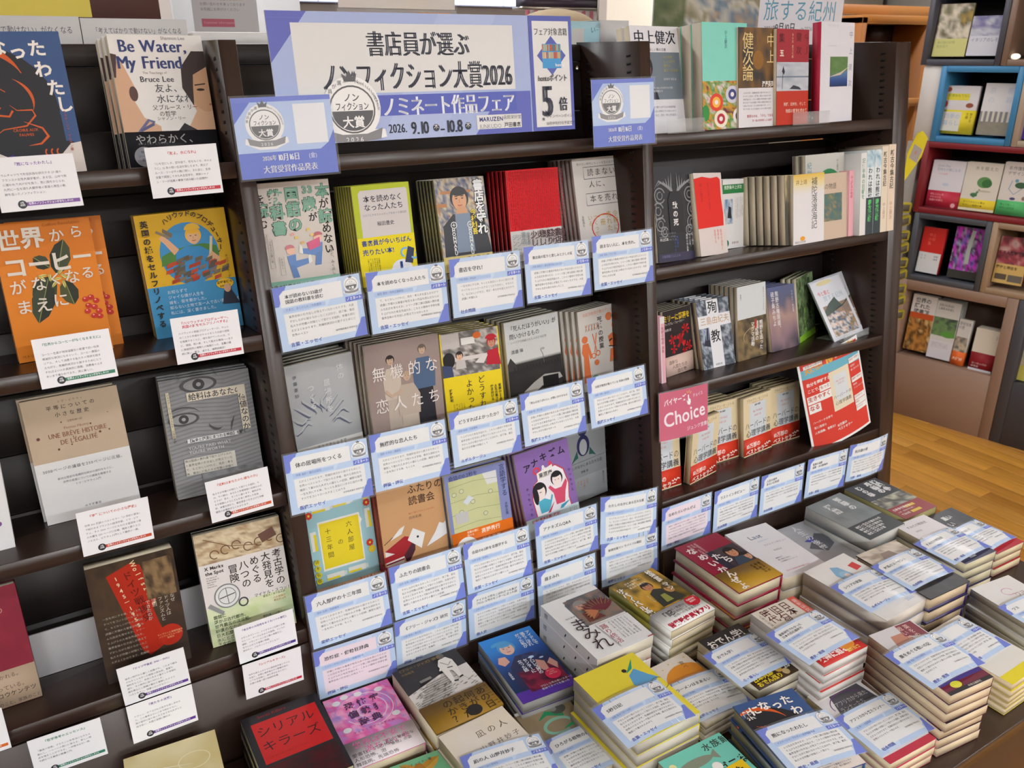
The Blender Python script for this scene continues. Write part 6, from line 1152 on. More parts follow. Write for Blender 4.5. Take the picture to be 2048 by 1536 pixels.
def art_mam(a):
    a.r(0, 0, 1, 1, 'dedede'); a.p([(.30, .46), (.30, .86), (.40, .93), (1, .93), (1, .46)], '5c6470'); a.tex(.32, .46, 1, .92, ['545c68', '6c6a68', '8a7264', '4c5058', '7c7c80'], 4, 43, 18, 16)
    a.face(.52, .76, .11, 'c0907c', '8a8480'); a.p([(.40, .50), (.42, .66), (.60, .66), (.70, .50)], '6c3c34')
    for k in range(9): an = math.radians(35 + k * 14); leafy(a, .74, .58, .36, .09, an, '6c2c34', '5c242c')
    for k in range(5): leafy(a, .66, .60, .22, .08, math.radians(150 + k * 16), 'b8704c', '8a4c3c')
    a.t(.115, .66, .036, '秋元 康 著', '4a4648', v=False); a.p([(.46, .02), (.42, .42), (1, .42), (1, .02)], 'dadada'); a.l([(.40, .47), (1, .45)], .006, '9a9a9a')
    k_ = '3a2a2c'
    for x, y, ch in ((.24, .62, 'ま'), (.27, .45, 'み'), (.28, .27, 'れ')): a.t(x, y, .30, ch, k_, al='c', rot=-.12)
    a.t(.50, .40, .12, '踊り終活', 'a03440', v=True, b=.0); a.t(.9, .40, .035, txt(6, 9, 12), '6a6a70', v=True, lead=1.6, res=1); a.r(.90, .0, 1, .012, 'a8403c')
P('mamire', art_mam, 'thick white book with a painted face behind dark red leaves', 5, 'dedede', page='cfc6b4', side='L', spine_art=spm)
def art_sur(a):
    a.tex(0, .30, 1, 1, ['6a5018', 'a87c20', 'c89a30', '4c4418', '8a6c28', '5c5a20'], 4, 53, 20, 22); a.p([(.36, .36), (.42, .62), (.56, .68), (.78, .60), (.90, .36)], '34362e'); a.face(.53, .74, .10, 'b87c58', '2a221c'); a.face(.80, .58, .10, 'b88a50', '5a4820'); a.p([(.50, .40), (.54, .54), (.64, .54), (.66, .40)], '8a8c44')
    a.t(.06, .90, .155, 'サバイバル戦記', 'e8e4d8', v=True, b=.04, ol=('4a3c14', .09), gap=-.1); a.t(.84, .99, .12, '秘境営業マン', 'e8e4d8', v=True, b=.03, ol=('4a3c14', .08), gap=-.08); a.t(.24, .94, .055, 'カヌーで行く、|大河冒険|あふれるほどに', 'e8dcc0', b=.02, lead=1.2); a.t(.34, .62, .055, 'フジワラ', 'dcd4c0', v=True)
P('surv', art_sur, 'golden adventure book with two men and a white band with red lettering', 5, '8a6c28', spine='9a9440', side='L', band=(.33, 'dcdcda', lambda a: (a.t(.10, .85, .14, '「記', '3a3838', b=.02), a.t(.30, .88, .065, '大河・荒野の|営業戦線による|秘境への営業奮闘記', '4a4444', lead=1.15), a.t(.06, .34, .125, '営業戦線異状アリ', 'bc1c38', b=.05, sx=.92), a.e(.86, .78, .14, .13, 'c02434'), a.t(.86, .92, .045, '増刷決定|話題作', 'ecd8d4', al='c', b=.02))), page='cdbfa4')
def art_nam(a):
    a.r(0, 0, 1, 1, '8e1c38'); a.p([(.34, .36), (.34, .74), (1, .74), (1, .36)], '2e2a3a'); a.tex(.5, .36, 1, .74, ['2e2a3a', '4a3c40', '3a3440', '6a4c44'], 3, 3, 12, 12); a.face(.76, .60, .12, 'c08868', '221c20'); a.face(.90, .46, .10, 'c89878', '2a2426'); a.p([(.56, .36), (.66, .50), (.84, .50), (.90, .36)], '3c4858')
    for x, y, ch in ((.17, .90, 'な'), (.22, .75, 'め'), (.44, .68, 'た'), (.54, .58, 'ら'), (.24, .60, 'い'), (.24, .46, 'か')): a.t(x, y, .19, ch, 'e8e0e0', al='c', b=.03)
    a.t(.38, .95, .06, '鬼龍院花子の|生涯、五社英雄|映画評伝', 'd8b8b8', v=True, lead=1.2)
    
P('name', art_nam, 'thick dark red hardcover with white brush lettering and a gold band', 4, '8e1c38', hard=True, side='R', page='d2c6aa', band=(.36, 'a47e24', lambda a: (a.t(.26, 1.0, .20, 'ん', 'e8e0d8', al='c', b=.03), a.t(.20, .66, .18, 'ぜ', 'e8e0d8', al='c', b=.03), a.t(.20, .34, .18, 'よ', 'e8e0d8', al='c', b=.03), a.t(.90, .85, .06, '春日太一が|描く評伝の|新境地', '4a3410', v=True, b=.02, lead=1.3))))
P('last', lambda a: (a.r(0, 0, 1, 1, 'dcdce0'), a.t(.30, .86, .17, 'Last', 'a8b8e0', serif=.03), a.t(.38, .72, .05, 'INTERVIEW', 'a8b8e0'), a.t(.40, .63, .06, 'ラストインタビュー', '6a6a70'), a.t(.45, .50, .05, '宇沢弘文', '5a5a60'), a.t(.30, .36, .04, '最期まで|闘い続けた男の、|人生最後のメッセージ', '5a5a60', lead=1.6), a.t(.20, .12, .045, '私たちは何を受け継ぐのか。', 'c84c60')), 'plain white book with a pale blue English title, beside the dark red hardcover', 3, 'dcdce0', w=.128, h=.205, dx=.008)
def art_jin(a): a.tex(0, 0, 1, 1, ['989a9e', 'a4a6aa', '8c8e92'], 3, 3, 8, 10); a.p([(.20, .45), (.75, .70), (.95, .62), (.85, .40), (.5, .30)], '5c6068'); a.p([(.30, .60), (.60, .66), (.50, .52)], '4c50a0'); a.t(.52, .96, .20, '人生の後悔', 'd4d6d8', v=True, b=.01, gap=.02); a.t(.12, .8, .05, '藤井 聡|編著', 'd0d0d4', v=True)
P('jinsei', art_jin, 'grey book with large pale vertical title between two taller stacks', 2, '989a9e', w=.117, h=.188, dx=-.01, dy=-.01)
def art_mus(a):
    a.tex(0, 0, 1, 1, ['60686a', '747c7e', '848c8e', '545c5e'], 4, 63, 16, 20); a.r(0, .0, 1, .34, '34383a'); a.t(.72, .94, .16, '冤罪の', 'd8dcdc', v=True, b=.04); a.t(.35, .88, .17, '深層', 'd4d8d8', v=True, b=.05, gap=.05)
    for k in range(4): a.t(.12, .30 - .06 * k, .07, '検察と警察が事件を作った'[:10 - k], 'd8d8d8', b=.02)
P('muso', art_mus, 'grey book with bold white title lying on thick grey white stack', 3, '6c7476', page='bcbab4', side='R')
def art_gen(a):
    a.r(0, .40, 1, 1, '34363a'); a.tex(0, .26, 1, .56, ['8c8c8a', 'c8c8b0', '3c3a38', 'b0b0a8', '6c6c68'], 4, 73, 18, 10); a.r(0, 0, 1, .30, '8e2428'); a.t(.80, .97, .17, '核戦争|兵器の', 'dcdcdc', v=True, b=.06, lead=1.15, gap=-.05); a.t(.28, .95, .15, '核の罪', 'd4d4d4', v=True, b=.05)
    a.r(.42, .20, .72, .25, 'd8b838'); a.t(.08, .26, .075, '核戦争を許すな', 'e8d4d0', b=.03); a.t(.10, .18, .05, '広島、長崎の声を聞く', 'e8d4d0'); a.r(.38, .07, .68, .12, 'd8b838'); a.t(.10, .12, .06, '緊急出版', 'e8d4d0', b=.02)
P('genpatsu', art_gen, 'dark book with white title and red lower part beside the wooden floor', 3, '34363a', page='9c9464', side='R', dx=.004)
# second line
P('nagi', lambda a: (a.tex(0, 0, 1, 1, ['dccfb8', 'd8d0c4', 'e0dcd4', 'd4c4a4'], 2, 3, 8, 8), a.t(.42, .86, .13, '凪の人', '5a4a34', gap=.3), a.t(.34, .68, .10, '山野井妙子', '5a5048', gap=.25)), 'cream book with a calm gradient and small brown brush title', 3, 'dccfb8', page='cfc4a8')
def art_pla(a):
    a.tex(0, 0, 1, 1, ['8c8468', '9c8c70', '7c7660'], 3, 4, 8, 10); a.l([(.30, .80), (.48, .86), (.72, .78), (.80, .90)], .12, '2c9464', True); a.arc(.55, .66, .25, .16, 0, 300, .06, '8ac4ac'); a.e(.72, .86, .14, .11, '5a5c58'); a.e(.64, .88, .06, .06, '8a8c88'); a.l([(.60, .60), (.80, .62), (.9, .74)], .09, '2c9c68', True); a.r(0, .96, 1, 1, 'd8d8d4'); a.t(.22, .55, .09, 'ひろがる植物', 'd8d4c8', v=True)
P('plant', art_pla, 'olive book with glossy green plant shapes wedged beside the yellow book', 2, '8c8468', w=.112, dx=-.006)
def art_yel(a): a.r(0, 0, 1, 1, 'dccb3c'); a.p([(.60, .60), (.66, .74), (.80, .80), (.90, .66), (.98, .58), (.84, .52), (.70, .56)], '5c9cc8'); a.e(.66, .82, .035, .035, '3a2c28'); a.l([(.66, .78), (.76, .82), (.88, .92)], .05, '2c9470', True); a.arc(.64, .44, .11, .11, 0, 360, .01, '6a5a28'); a.arc(.92, .50, .11, .11, 0, 360, .01, '6a5a28'); a.l([(.64, .44), (.76, .56), (.92, .50)], .01, '6a5a28')
P('yellow', art_yel, 'yellow book with a small cyclist in a blue cape', 5, 'dccb3c', side='R', page='c2bcae', dx=.012, h=.185)
def art_ram(a): a.r(0, 0, 1, 1, 'dcd4cc'); a.e(.62, .56, .55, .50, 'dc9030'); [a.e(.1 + .2 * k, .93 - .04 * (k % 2), .015, .015, 'd8a840') for k in range(5)]; a.t(.75, .90, .11, '食べ', '6a5c34', v=True)
P('ramen', art_ram, 'white book with an orange dome picture behind the yellow book', 3, 'dcd4cc', w=.104, h=.17, dy=.0)
def art_ode(a): a.tex(0, 0, 1, 1, ['2c2a2a', '343030', '2a2828'], 3, 3, 6, 8); a.t(.05, .93, .23, 'おでん学!', 'e4e0dc', b=.02, sx=.86, rot=.02); a.t(.12, .78, .04, 'だしと文化の日本史', 'a8a49c')
P('oden', art_ode, 'dark paperback with white brush title and brown yellow band', 4, '2c2a2a', band=(.20, '44301c', lambda a: (a.t(.06, .90, .115, '日本列島|おでん巡り', 'dcc42c', b=.04, lead=1.05), a.t(.78, .92, .13, '20', 'e0dcd0', b=.03), a.e(.66, .70, .07, .07, 'c8a04c'), a.e(.74, .34, .07, .07, 'c8b07c'))), page='cfc7b4', side='R', spine='4a1c1c')
def art_sek(a): a.r(0, 0, 1, 1, 'd0c8bc'); a.t(.66, .985, .20, '日本|旧石器|時代', '5a3028', v=True, lead=1.08, gap=-.1, b=.01); a.t(.08, .93, .06, '人類の起源と', '6a645c', v=True, gap=.1); a.r(.84, .5, 1, 1, 'c8584c'); a.t(.92, .96, .10, '最新研究', 'e4ccc4', v=True)
P('sekki', art_sek, 'cream paperback with large brown characters and a red band with white lettering', 7, 'd0c8bc', band=(.19, 'b82c28', lambda a: (a.t(.06, .70, .125, '実態に迫る!', 'ecdcd8', b=.05), a.e(.74, .78, .16, .13, 'd88a34'), a.t(.45, .95, .06, '最新の研究でわかった', 'e8ccc4'), a.t(.62, .40, .07, '重版出来', 'e8c860', b=.03))), page='d4cfca', side='R', th=.0188, spine='c0b8b0', w=.120)
def art_syr(a): a.tex(0, 0, 1, 1, ['d4d0cc', 'dcdad8', 'ccc8c4'], 3, 4, 8, 10); a.p([(.34, .76), (.44, .90), (.56, .86), (.62, .70), (.56, .58), (.40, .58)], '7ca8c8'); a.e(.50, .72, .10, .10, '94b8d0'); a.e(.52, .70, .05, .06, 'd8c8c0'); a.p([(.74, .82), (.90, .84), (.92, .73), (.76, .71)], 'c83430'); a.t(.70, .14, .10, '2011', '9cc0dc', b=.0); a.t(.06, .20, .05, 'シリアの紛争', '9ab0cc')
P('syria', art_syr, 'large white book with a pale blue veiled figure and small red square', 4, 'd8d6d4', page='cfc4b8', side='R', spine='7c80ac')
def art_dk(a): a.r(0, 0, 1, 1, '2e2c30'); a.tex(0, 0, 1, .55, ['2e2c30', '3a3634', '2a282c', '40362e'], 9, 4, 20, 14); a.tex(0, .62, 1, 1, ['b4a494', '8c7a68', 'cfc4b4', '9c8c7c'], 6, 5, 16, 10); a.p([(.25, .68), (.40, .88), (.62, .88), (.72, .68)], '8a7466')
P('dark', art_dk, 'black hardcover with a pale ruined building picture, purple edged pages', 4, '2e2c30', hard=True, page='cfb898', side='R', spine='382c5c', w=.132, dx=.004)
P('showa', lambda a: (a.r(0, 0, 1, 1, 'd4d0d2'), a.t(.15, .90, .09, 'すみだの戦後史', '5a5660', b=.01), a.t(.2, .78, .06, '吉岡 聡', '6a6670'), a.r(0, 0, 1, .10, '3a3850'), a.t(.3, .085, .05, '文藝春秋', 'd8d4d8', b=.02)), 'white book with a plain title above its award card, right of the grey books', 4, 'd4d0d2', page='d0c4a4', side='R', spine='38345c', w=.114, h=.195)
P('redblk', lambda a: (a.tex(0, .2, 1, 1, ['3a383c', '4c4a4e', '2c2c30', '6a686c'], 4, 5, 14, 16), a.t(.30, .90, .16, '黒い', 'd8d8d8', b=.03), a.t(.2, .78, .2, 'い', 'e0dcdc'), a.r(0, 0, 1, .2, 'b02c38'), a.t(.4, .15, .08, '重版出来', 'ecd4d4')), 'dark book with red lower part at the right edge of the table', 3, '3a383c', page='d4c4a0', side='R', spine='8a2434', w=.112)
# third line
def art_br2(a): art_bear(a)
P('bear', art_br2, 'dark blue bear book on the table with orange line drawing', 4, '3a5585', page='b4b0a8', side='R', hard=True, dy=-.004)
def art_run(a): a.r(0, 0, 1, 1, 'cfcdce'); a.p([(.16, .40), (.16, .66), (.30, .90), (.60, .96), (.90, .96), (.98, .60), (.98, .40)], '4c4a52'); a.arc(.5, .74, .36, .22, 30, 190, .016, '6c3c78'); a.t(.22, .80, .10, 'アフリカから来た|ランナーたち', 'b8b6b8', lead=1.2, sx=.86); a.r(0, 0, 1, .08, 'b83c4c')
P('runner', art_run, 'grey and white book on runners with a purple outline', 3, 'cfcdce', page='d6c6a4', side='R', spine='b4485c', w=.122, h=.188)
def art_tall(a): a.r(0, 0, 1, 1, 'cac6c8'); a.p([(.18, .66), (.30, .88), (.60, .88), (.72, .62)], 'b87c64'); a.p([(.55, .82), (.60, .99), (.98, .99), (.98, .74)], '7c2434'); a.t(.78, .97, .12, '薬をめぐる|戦いの記', 'd8b8ac', v=True, lead=1.3); a.r(0, 0, 1, .16, '6c2438'); a.r(0, 0, 1, .045, '2c2628'); a.r(0, .12, 1, .17, '4a3c80'); a.e(.30, .09, .11, .07, 'd4d040'); a.t(.45, .04, .05, '中央公論新社', 'e4d8d0')
P('tall', art_tall, 'topmost paperback of the tallest stack with a yellow round seal', 7, 'cac6c8', page='d4c0a0', side='R', spine='5c1c28', w=.112, h=.184, th=.0198)
P('thick', lambda a: (a.r(0, 0, 1, 1, 'd4d2cf'), a.arc(.52, .78, .12, .09, 0, 300, .012, 'c070a8'), a.t(.56, .74, .13, 'ワヨ', '8a5a58', b=.0), [a.l([(.02, .9 - .1 * k), (.2, .9 - .1 * k)], .004, 'c4c2c0') for k in range(4)]), 'white book with thin pink drawing on the right hand stack', 5, 'd4d2cf', page='c2bdb4', side='R', th=.0192)
def art_aq(a):
    a.r(0, 0, 1, 1, '6cbcac'); a.e(.40, .82, .26, .07, '7c8474'); a.p([(.62, .82), (.74, .88), (.74, .76)], '7c8474'); a.t(.62, .97, .13, '水族館', '34302c', gap=.12, b=.01); a.t(.10, .72, .16, 'カブトガニを', '26241e', b=.02); a.e(.60, .70, .07, .07, 'e0dcd8'); a.e(.66, .60, .09, .08, '4468a8'); a.p([(.20, .50), (.20, .64), (.94, .66), (.94, .48)], 'dcb81c'); a.e(.36, .62, .08, .04, '2c8464'); a.t(.22, .62, .13, '食べてみた', '2c2418', b=.03); a.e(.10, .88, .05, .05, 'd8d49c')
P('aqua', art_aq, 'turquoise aquarium picture book at the bottom edge of the frame', 3, '6cbcac', w=.135, page='cfc9ba')
def art_bg(a): a.r(0, 0, 1, 1, '74b488'); leafy(a, .45, .80, .40, .16, .5, 'c89a3c', 'b8862c'); leafy(a, .50, .80, .34, .14, 2.3, 'c08c34', 'a87828'); a.e(.50, .86, .07, .10, 'a87428'); a.t(.30, .62, .17, 'コーアロ', '26302c', b=.03); a.t(.10, .95, .05, 'ジョン・ランチェスター著', '4a5a4c')
P('birdG', art_bg, 'green book with a golden bird at the bottom edge beside the cream book', 2, '74b488', w=.132, dx=.012, dy=-.012)
def art_cre(a): a.tex(0, 0, 1, 1, ['d4c898', 'dcd2a8', 'cfbf84', 'dcd4b4'], 3, 4, 14, 14); a.arc(.72, .70, .17, .13, 0, 360, .012, 'e4dcb8'); a.l([(.1, .6), (.4, .72), (.7, .66)], .02, 'e4dcc0', True)
b = make_book('book', TB['cream'][4], TB['cream'][5], .0290, art_cre, 'd4c898', side='R', page='d8cea4', mat='gloss')
pile(b, 'cream', 'cream marbled thick book at the bottom left corner of the table', 3, dz=0)
# award cards lying on the stacks
TC = [('c5byo', 'yellow', '5秒日記', '古賀 及子 / ホーム社', '言葉・エッセイ', 'lying on the yellow book'), ('cplant', 'plant', 'ひろがる植物のはなし', '山野井 / 左右社', '言葉・エッセイ', 'lying on the green plant book'), ('cnagi', 'nagi', '凪の人 山野井妙子', '柏 澄子 / 山と溪谷社', '個人史', 'lying on the cream book at the bottom edge'), ('cramen', 'ramen', 'ラーメンはまあるい', '沖縄の山 / 新潮社', '実録エッセイ', 'lying on the orange dome book'), ('coden', 'oden', 'おでん学！', '新井 由己 / 平凡社新書', '食・暮らし', 'lying on the black brush title paperback'), ('csekki', 'sekki', '最新研究でわかった|日本の旧石器時代', '堤 隆 / 宝島社新書', '歴史・思想', 'lying on the brown character paperback'), ('csyria', 'syria', 'シリアの家族', '小松 由佳 / 集英社', 'ルポルタージュ', 'lying on the large white book with a red square'), ('cdark', 'dark', '対馬のスーセント', '荒木 大輔 / 人文書院', '社会問題', 'lying on the black hardcover'), ('cshowa', 'showa', 'すみだの戦後史', '吉岡 聡 / 文藝春秋', '歴史・思想', 'glossy, lying beside the grey bold title book'), ('cred', 'redblk', '黒い海のほとり', '久保田 徹 / 講談社', '社会問題', 'lying furthest back at the right edge of the table'), ('cbear', 'bear', '熊になったわたし', 'ナスターシャ・マルタン / 紀伊國屋書店', '歴史・思想', 'lying on the dark blue bear book'), ('crunner', 'runner', 'アフリカから来たランナー', '泉 秀一 / 文藝春秋', '社会問題', 'shiny, lying on the grey runners book'), ('ctall', 'tall', '薬をめぐる戦いの記', '佐藤 健太 / 中央公論新社', '歴史・思想', 'lying on the tallest stack'), ('cthick', 'thick', 'ワヨ', '李 琴峰 / 太田出版', '個人史', 'lying on the white book with pink drawing')]
for i, (k, st, t_, au, ct, ds) in enumerate(TC):
    x, y, z, th, w_, h_ = TB[k][:6]; zt = TB[st][2]
    n_ = {'sekki': 7, 'tall': 7, 'thick': 5}.get(st)
    if n_: zt = TZ + .0006 + n_ * ({'sekki': .0188, 'tall': .0198, 'thick': .0192}[st] * .935 + .0006)
    f_ = FT[st]; x, y = x * f_, y * f_
    award_card(t_, au, ct, 'blue bordered award card ' + ds, flat_m(x, y, zt + .0035, th, .103, 0, 0), wd=.1365, hh=.097, bend=.0035 if i % 3 else .005, seed=50 + i)
# yellow banded stack at the right edge
def art_yb(a): a.r(0, 0, 1, 1, 'd4d0c8'); a.r(0, 0, 1, .14, 'd8c830'); a.t(.2, .8, .1, '友の家', '5a5660')
TB['ystack'] = (1.435, .645, .74, .02, .12, .176)
b = make_book('book', .110, .168, .0136, art_yb, 'd4d0c8', side='R', spine='c8b838', page='d4c09c'); pile(b, 'ystack', 'white and yellow banded paperback under a card at the right edge', 5)
award_card('友の家', '木村 元彦 / 集英社新書', '社会・思想', 'blue bordered award card lying on the yellow banded paperbacks', flat_m(1.414, .668, TZ + .0006 + 5 * .0142 + .0035, .02, .103), wd=.1365, hh=.097, bend=.004, seed=77)
TB['ublue'] = (1.78, .93, .66, -.05)
# ------------------------------------------------------------------ coloured display boxes on the right
ca, sa = .186, -.983
BG = Matrix(((ca, -sa, 0, 3.986), (sa, ca, 0, 1.997), (0, 0, 1, 0), (0, 0, 0, 1)))
def cube(name, s0, s1, z0, z1, col, desc, t=.026, dep=.30, inner=None, open_z0=None, off=0, parts=True):
    r = root(name, BG @ Matrix.Translation(((s0 + s1) / 2, off, z0))); w = s1 - s0; h = z1 - z0; z_ = (open_z0 - z0) if open_z0 else t
    box_obj('side_panel', 'plain', (-w / 2, -w / 2 + t, 0, dep, 0, h), r, col, .003); box_obj('side_panel', 'plain', (w / 2 - t, w / 2, 0, dep, 0, h), r, col, .003)
    box_obj('top_panel', 'plain', (-w / 2 + t, w / 2 - t, 0, dep, h - t, h), r, col, .001); box_obj('bottom_panel', 'plain', (-w / 2 + t, w / 2 - t, 0, dep, 0, z_), r, col, .001)
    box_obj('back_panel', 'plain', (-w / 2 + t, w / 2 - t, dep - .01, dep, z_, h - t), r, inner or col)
    tag(r, desc, 'display box'); return r
cube('display_box', -.575, -.004, 0, .722, '8a6e5c', 'large brown display box on the floor with books in its upper half', t=.05, open_z0=.325)
cube('display_box', -.002, .55, 0, .722, '3e3c40', 'large charcoal display box on the floor at the right edge', t=.05, open_z0=.325)
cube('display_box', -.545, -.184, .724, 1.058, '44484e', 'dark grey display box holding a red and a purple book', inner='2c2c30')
cube('display_box', -.182, .28, .724, 1.058, 'a0866c', 'tan display box at the right edge of the frame')
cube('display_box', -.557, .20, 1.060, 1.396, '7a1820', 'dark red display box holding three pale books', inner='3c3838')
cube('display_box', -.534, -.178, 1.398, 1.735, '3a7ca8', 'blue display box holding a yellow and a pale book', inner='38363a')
cube('display_box', -.176, .28, 1.398, 1.735, 'a89684', 'beige display box right of the blue box')
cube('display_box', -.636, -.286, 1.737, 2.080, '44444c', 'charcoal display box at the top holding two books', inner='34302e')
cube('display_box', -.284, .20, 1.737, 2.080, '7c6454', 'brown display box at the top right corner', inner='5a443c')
r = root('room_divider', BG @ Matrix.Translation((-.575, .01, 1.398))); box_obj('panel', 'plain', (-.045, .038, 0, .28, 0, .337), r, 'c4beb8', .002); tag(r, 'pale grey upright panel left of the blue display box', 'panel')
r = root('room_divider', BG @ Matrix.Translation((-.610, .03, 0))); box_obj('panel', 'plain', (-.04, .025, 0, .26, 0, 1.39), r, '8c857c', .002); tag(r, 'grey side column left of the red display box', 'panel')
r = root('spot_lamp', BG @ Matrix.Translation((-.245, .05, 1.775))); g = Geo(); g.ball((0, 0, 0), .02, .02, .012, 'f4e8d0'); g.obj('bulb', 'lit', r); g = Geo(); g.cyl((0, .02, 0), (0, .24, 0), .004, '909090'); g.obj('stem', 'chrome', r); tag(r, 'tiny bright lamp inside the top right brown box', 'lamp')
def bgbook(s0, s1, z0, z1, art, desc, col, th=.02, tilt=.10, off=.035, side='R', yaw=0, n=1, band=None, page='cfc4b0', cat='book'):
    w, h = s1 - s0, (z1 - z0) / math.cos(tilt)
    b = make_book('book', w, h, th, art, col, side=side, band=band, page=page)
    for k in range(n):
        m = BG @ Matrix.Translation(((s0 + s1) / 2, off + k * (th + .002), z0)) @ Matrix.Rotation(yaw, 4, 'Z') @ Matrix.Rotation(-tilt, 4, 'X')
        o = b if k == 0 else clone(b, m); o.matrix_world = m
        tag(o, desc if k == 0 else '%s copy back: %s' % (ORD[k], ' '.join(desc.split()[:11])), 'book', 'books in the coloured display boxes')
def A(base, *ops):
    def f(a):
        a.r(0, 0, 1, 1, base)
        for o in ops: o(a)
    return f
T_ = lambda *q, **k: (lambda a: a.t(*q, **k)); R_ = lambda *q: (lambda a: a.r(*q)); E_ = lambda *q: (lambda a: a.e(*q)); X_ = lambda *q, **k: (lambda a: a.tex(*q, **k)); L_ = lambda *q: (lambda a: a.l(*q))
bgbook(-.505, -.385, .352, .640, A('d0ccc8', T_(.12, .95, .22, '世界の|隠れた|図書館', '4a4a4c', lead=1.1, b=.02), X_(0, 0, 1, .62, ['2c1c10', '6a4424', 'b8803c', '3a2818', 'd8b070', '4c2c18'], 5, 101, 14, 20), R_(0, .58, 1, .68, 'b85024')), 'white and golden library photo book in the brown floor box', 'd0ccc8', n=2)
bgbook(-.383, -.268, .338, .630, A('c4c2bc', X_(0, .40, 1, .72, ['34383c', '4c5450', '6c8c54', '3c4444', '5a7c48'], 3, 102, 12, 14), T_(.10, .96, .14, 'AROUND|LIBRARIES', '4a5048', lead=1.1), E_(.7, .44, .3, .14, '58903c'), R_(0, 0, 1, .32, 'c8c6cc'), T_(.1, .28, .045, txt(4, 3, 16), '7a7880', lead=1.4, res=1)), 'pale book with a dark garden path photo in the brown floor box', 'c4c2bc', n=4)
bgbook(-.266, -.205, .328, .560, A('c8c4be', X_(0, .30, 1, .62, ['8a7458', 'c0b098', '5c5c5c', 'b8a078'], 4, 103, 10, 10), T_(.06, .95, .3, '使徒信条|の歴', '5a5a5c', lead=1.1, sx=.8)), 'small book with orange band and old picture in the brown floor box', 'c8c4be', th=.03, band=(.30, 'd86428', lambda a: a.t(.1, .6, .28, '大好評', 'e8c8b0', b=.02)), yaw=-.15)
bgbook(-.176, -.068, .318, .535, A('d0c8b8', T_(.92, .9, .07, '吉野葛', '8a8478', v=True)), 'cream book with dark red band at the right of the brown floor box', 'd0c8b8', n=3, band=(.45, '8a1c24', lambda a: (a.t(.1, .5, .11, 'ヨーロッパの|中世史', 'd8c8c4', lead=1.2), a.r(0, 0, 1, .18, 'c8c8cc'))))
bgbook(-.512, -.402, .762, .985, A('c42c24', R_(0, 0, 1, .45, 'd0d0d0'), T_(.3, .88, .16, '中上|小説|集', 'dc6a58', lead=1.2), T_(.1, .4, .1, 'うた|ひと', '4a5060', gap=.6), T_(.7, .4, .1, '詩歌|論考', '4a5060')), 'red and white book at the left of the dark grey box', 'b8242c', th=.03, page='c88c84', yaw=-.06)
bgbook(-.356, -.208, .762, 1.008, A('34304c', X_(0, .16, 1, 1, ['b02cb0', '2c2440', '6c64b8', 'c838c0', '24202c', 'a8a0b8', '4c50a0', 'b030a8'], 7, 104, 18, 24, stretch=(1.5, .7)), L_([(.52, .3), (.5, .6), (.56, .95)], .12, 'a8b0a8'), R_(0, 0, 1, .16, '3a3834')), 'vivid purple and blue patterned book in the dark grey box', '34304c')
bgbook(-.150, -.02, .775, .992, A('8a6058', X_(0, .42, 1, 1, ['5c6478', 'c8a8a0', 'a0404c', '3a3438', 'c88c84'], 4, 105, 12, 14), T_(.02, .70, .14, 'くろ人類学教室', '26222a', b=.03, sx=.9), R_(0, 0, 1, .42, 'c8a864'), R_(.06, .08, .45, .2, '5a5044'), R_(.5, .05, .98, .2, '6a6258'), T_(.04, .38, .12, '歴史と現在を', '2c2820', b=.02)), 'reddish and gold book with a landscape in the tan display box', '8a6058')
bgbook(-.518, -.366, 1.088, 1.308, A('d0ccd0', T_(.15, .93, .10, 'Quiet Day|気持ちが楽になる', '8c98b0', lead=1.2, sx=.9), T_(.2, .74, .06, '小さな習慣', 'd0888c'), E_(.5, .5, .1, .05, 'b8c0cc')), 'white book with a red band, first in the dark red box', 'd0ccd0', n=2, band=(.36, 'b42c40', lambda a: (a.t(.1, .85, .07, '読む人の心を|やわらげる|待望の文庫化', 'e0a8ac', lead=1.3), a.e(.85, .2, .07, .07, 'd8a0a4'))))
bgbook(-.362, -.204, 1.092, 1.312, A('d2cabc', T_(.25, .93, .12, '木を植えた', '7a7868', gap=.1), E_(.58, .60, .2, .16, '5c8a50'), E_(.66, .58, .14, .12, '3c6c3c'), L_([(.5, .45), (.4, .34), (.34, .28)], .06, '5a8060'), E_(.36, .33, .1, .06, '44704c'), E_(.62, .42, .2, .03, 'b8ae9c')), 'cream book with a green tree drawing in the dark red box', 'd2cabc', n=2, band=(.24, 'dcc430', lambda a: (a.t(.1, .85, .07, 'すべてのひとに贈る|やさしい植物の本', '5a5020', lead=1.4, b=.01), a.r(0, 0, 1, .22, 'd4ccb0'))))
bgbook(-.198, -.045, 1.090, 1.325, A('d0c8c0', T_(.12, .93, .12, '名作復刻の|デザイン', '4a4c54', lead=1.2), E_(.55, .58, .16, .09, '3c5c40'), E_(.42, .66, .05, .05, '5c94a8'), L_([(.3, .66), (.24, .5), (.4, .4), (.6, .52)], .02, '7090b0'), E_(.4, .32, .08, .04, '44486c'), E_(.7, .34, .05, .06, '8a7060')), 'white book with radish drawing and a green band in the dark red box', 'd0c8c0', n=2, band=(.28, '54b068', lambda a: a.t(.1, .8, .07, '読んで楽しい|野菜の図案集', '2c6c3c', lead=1.4)))
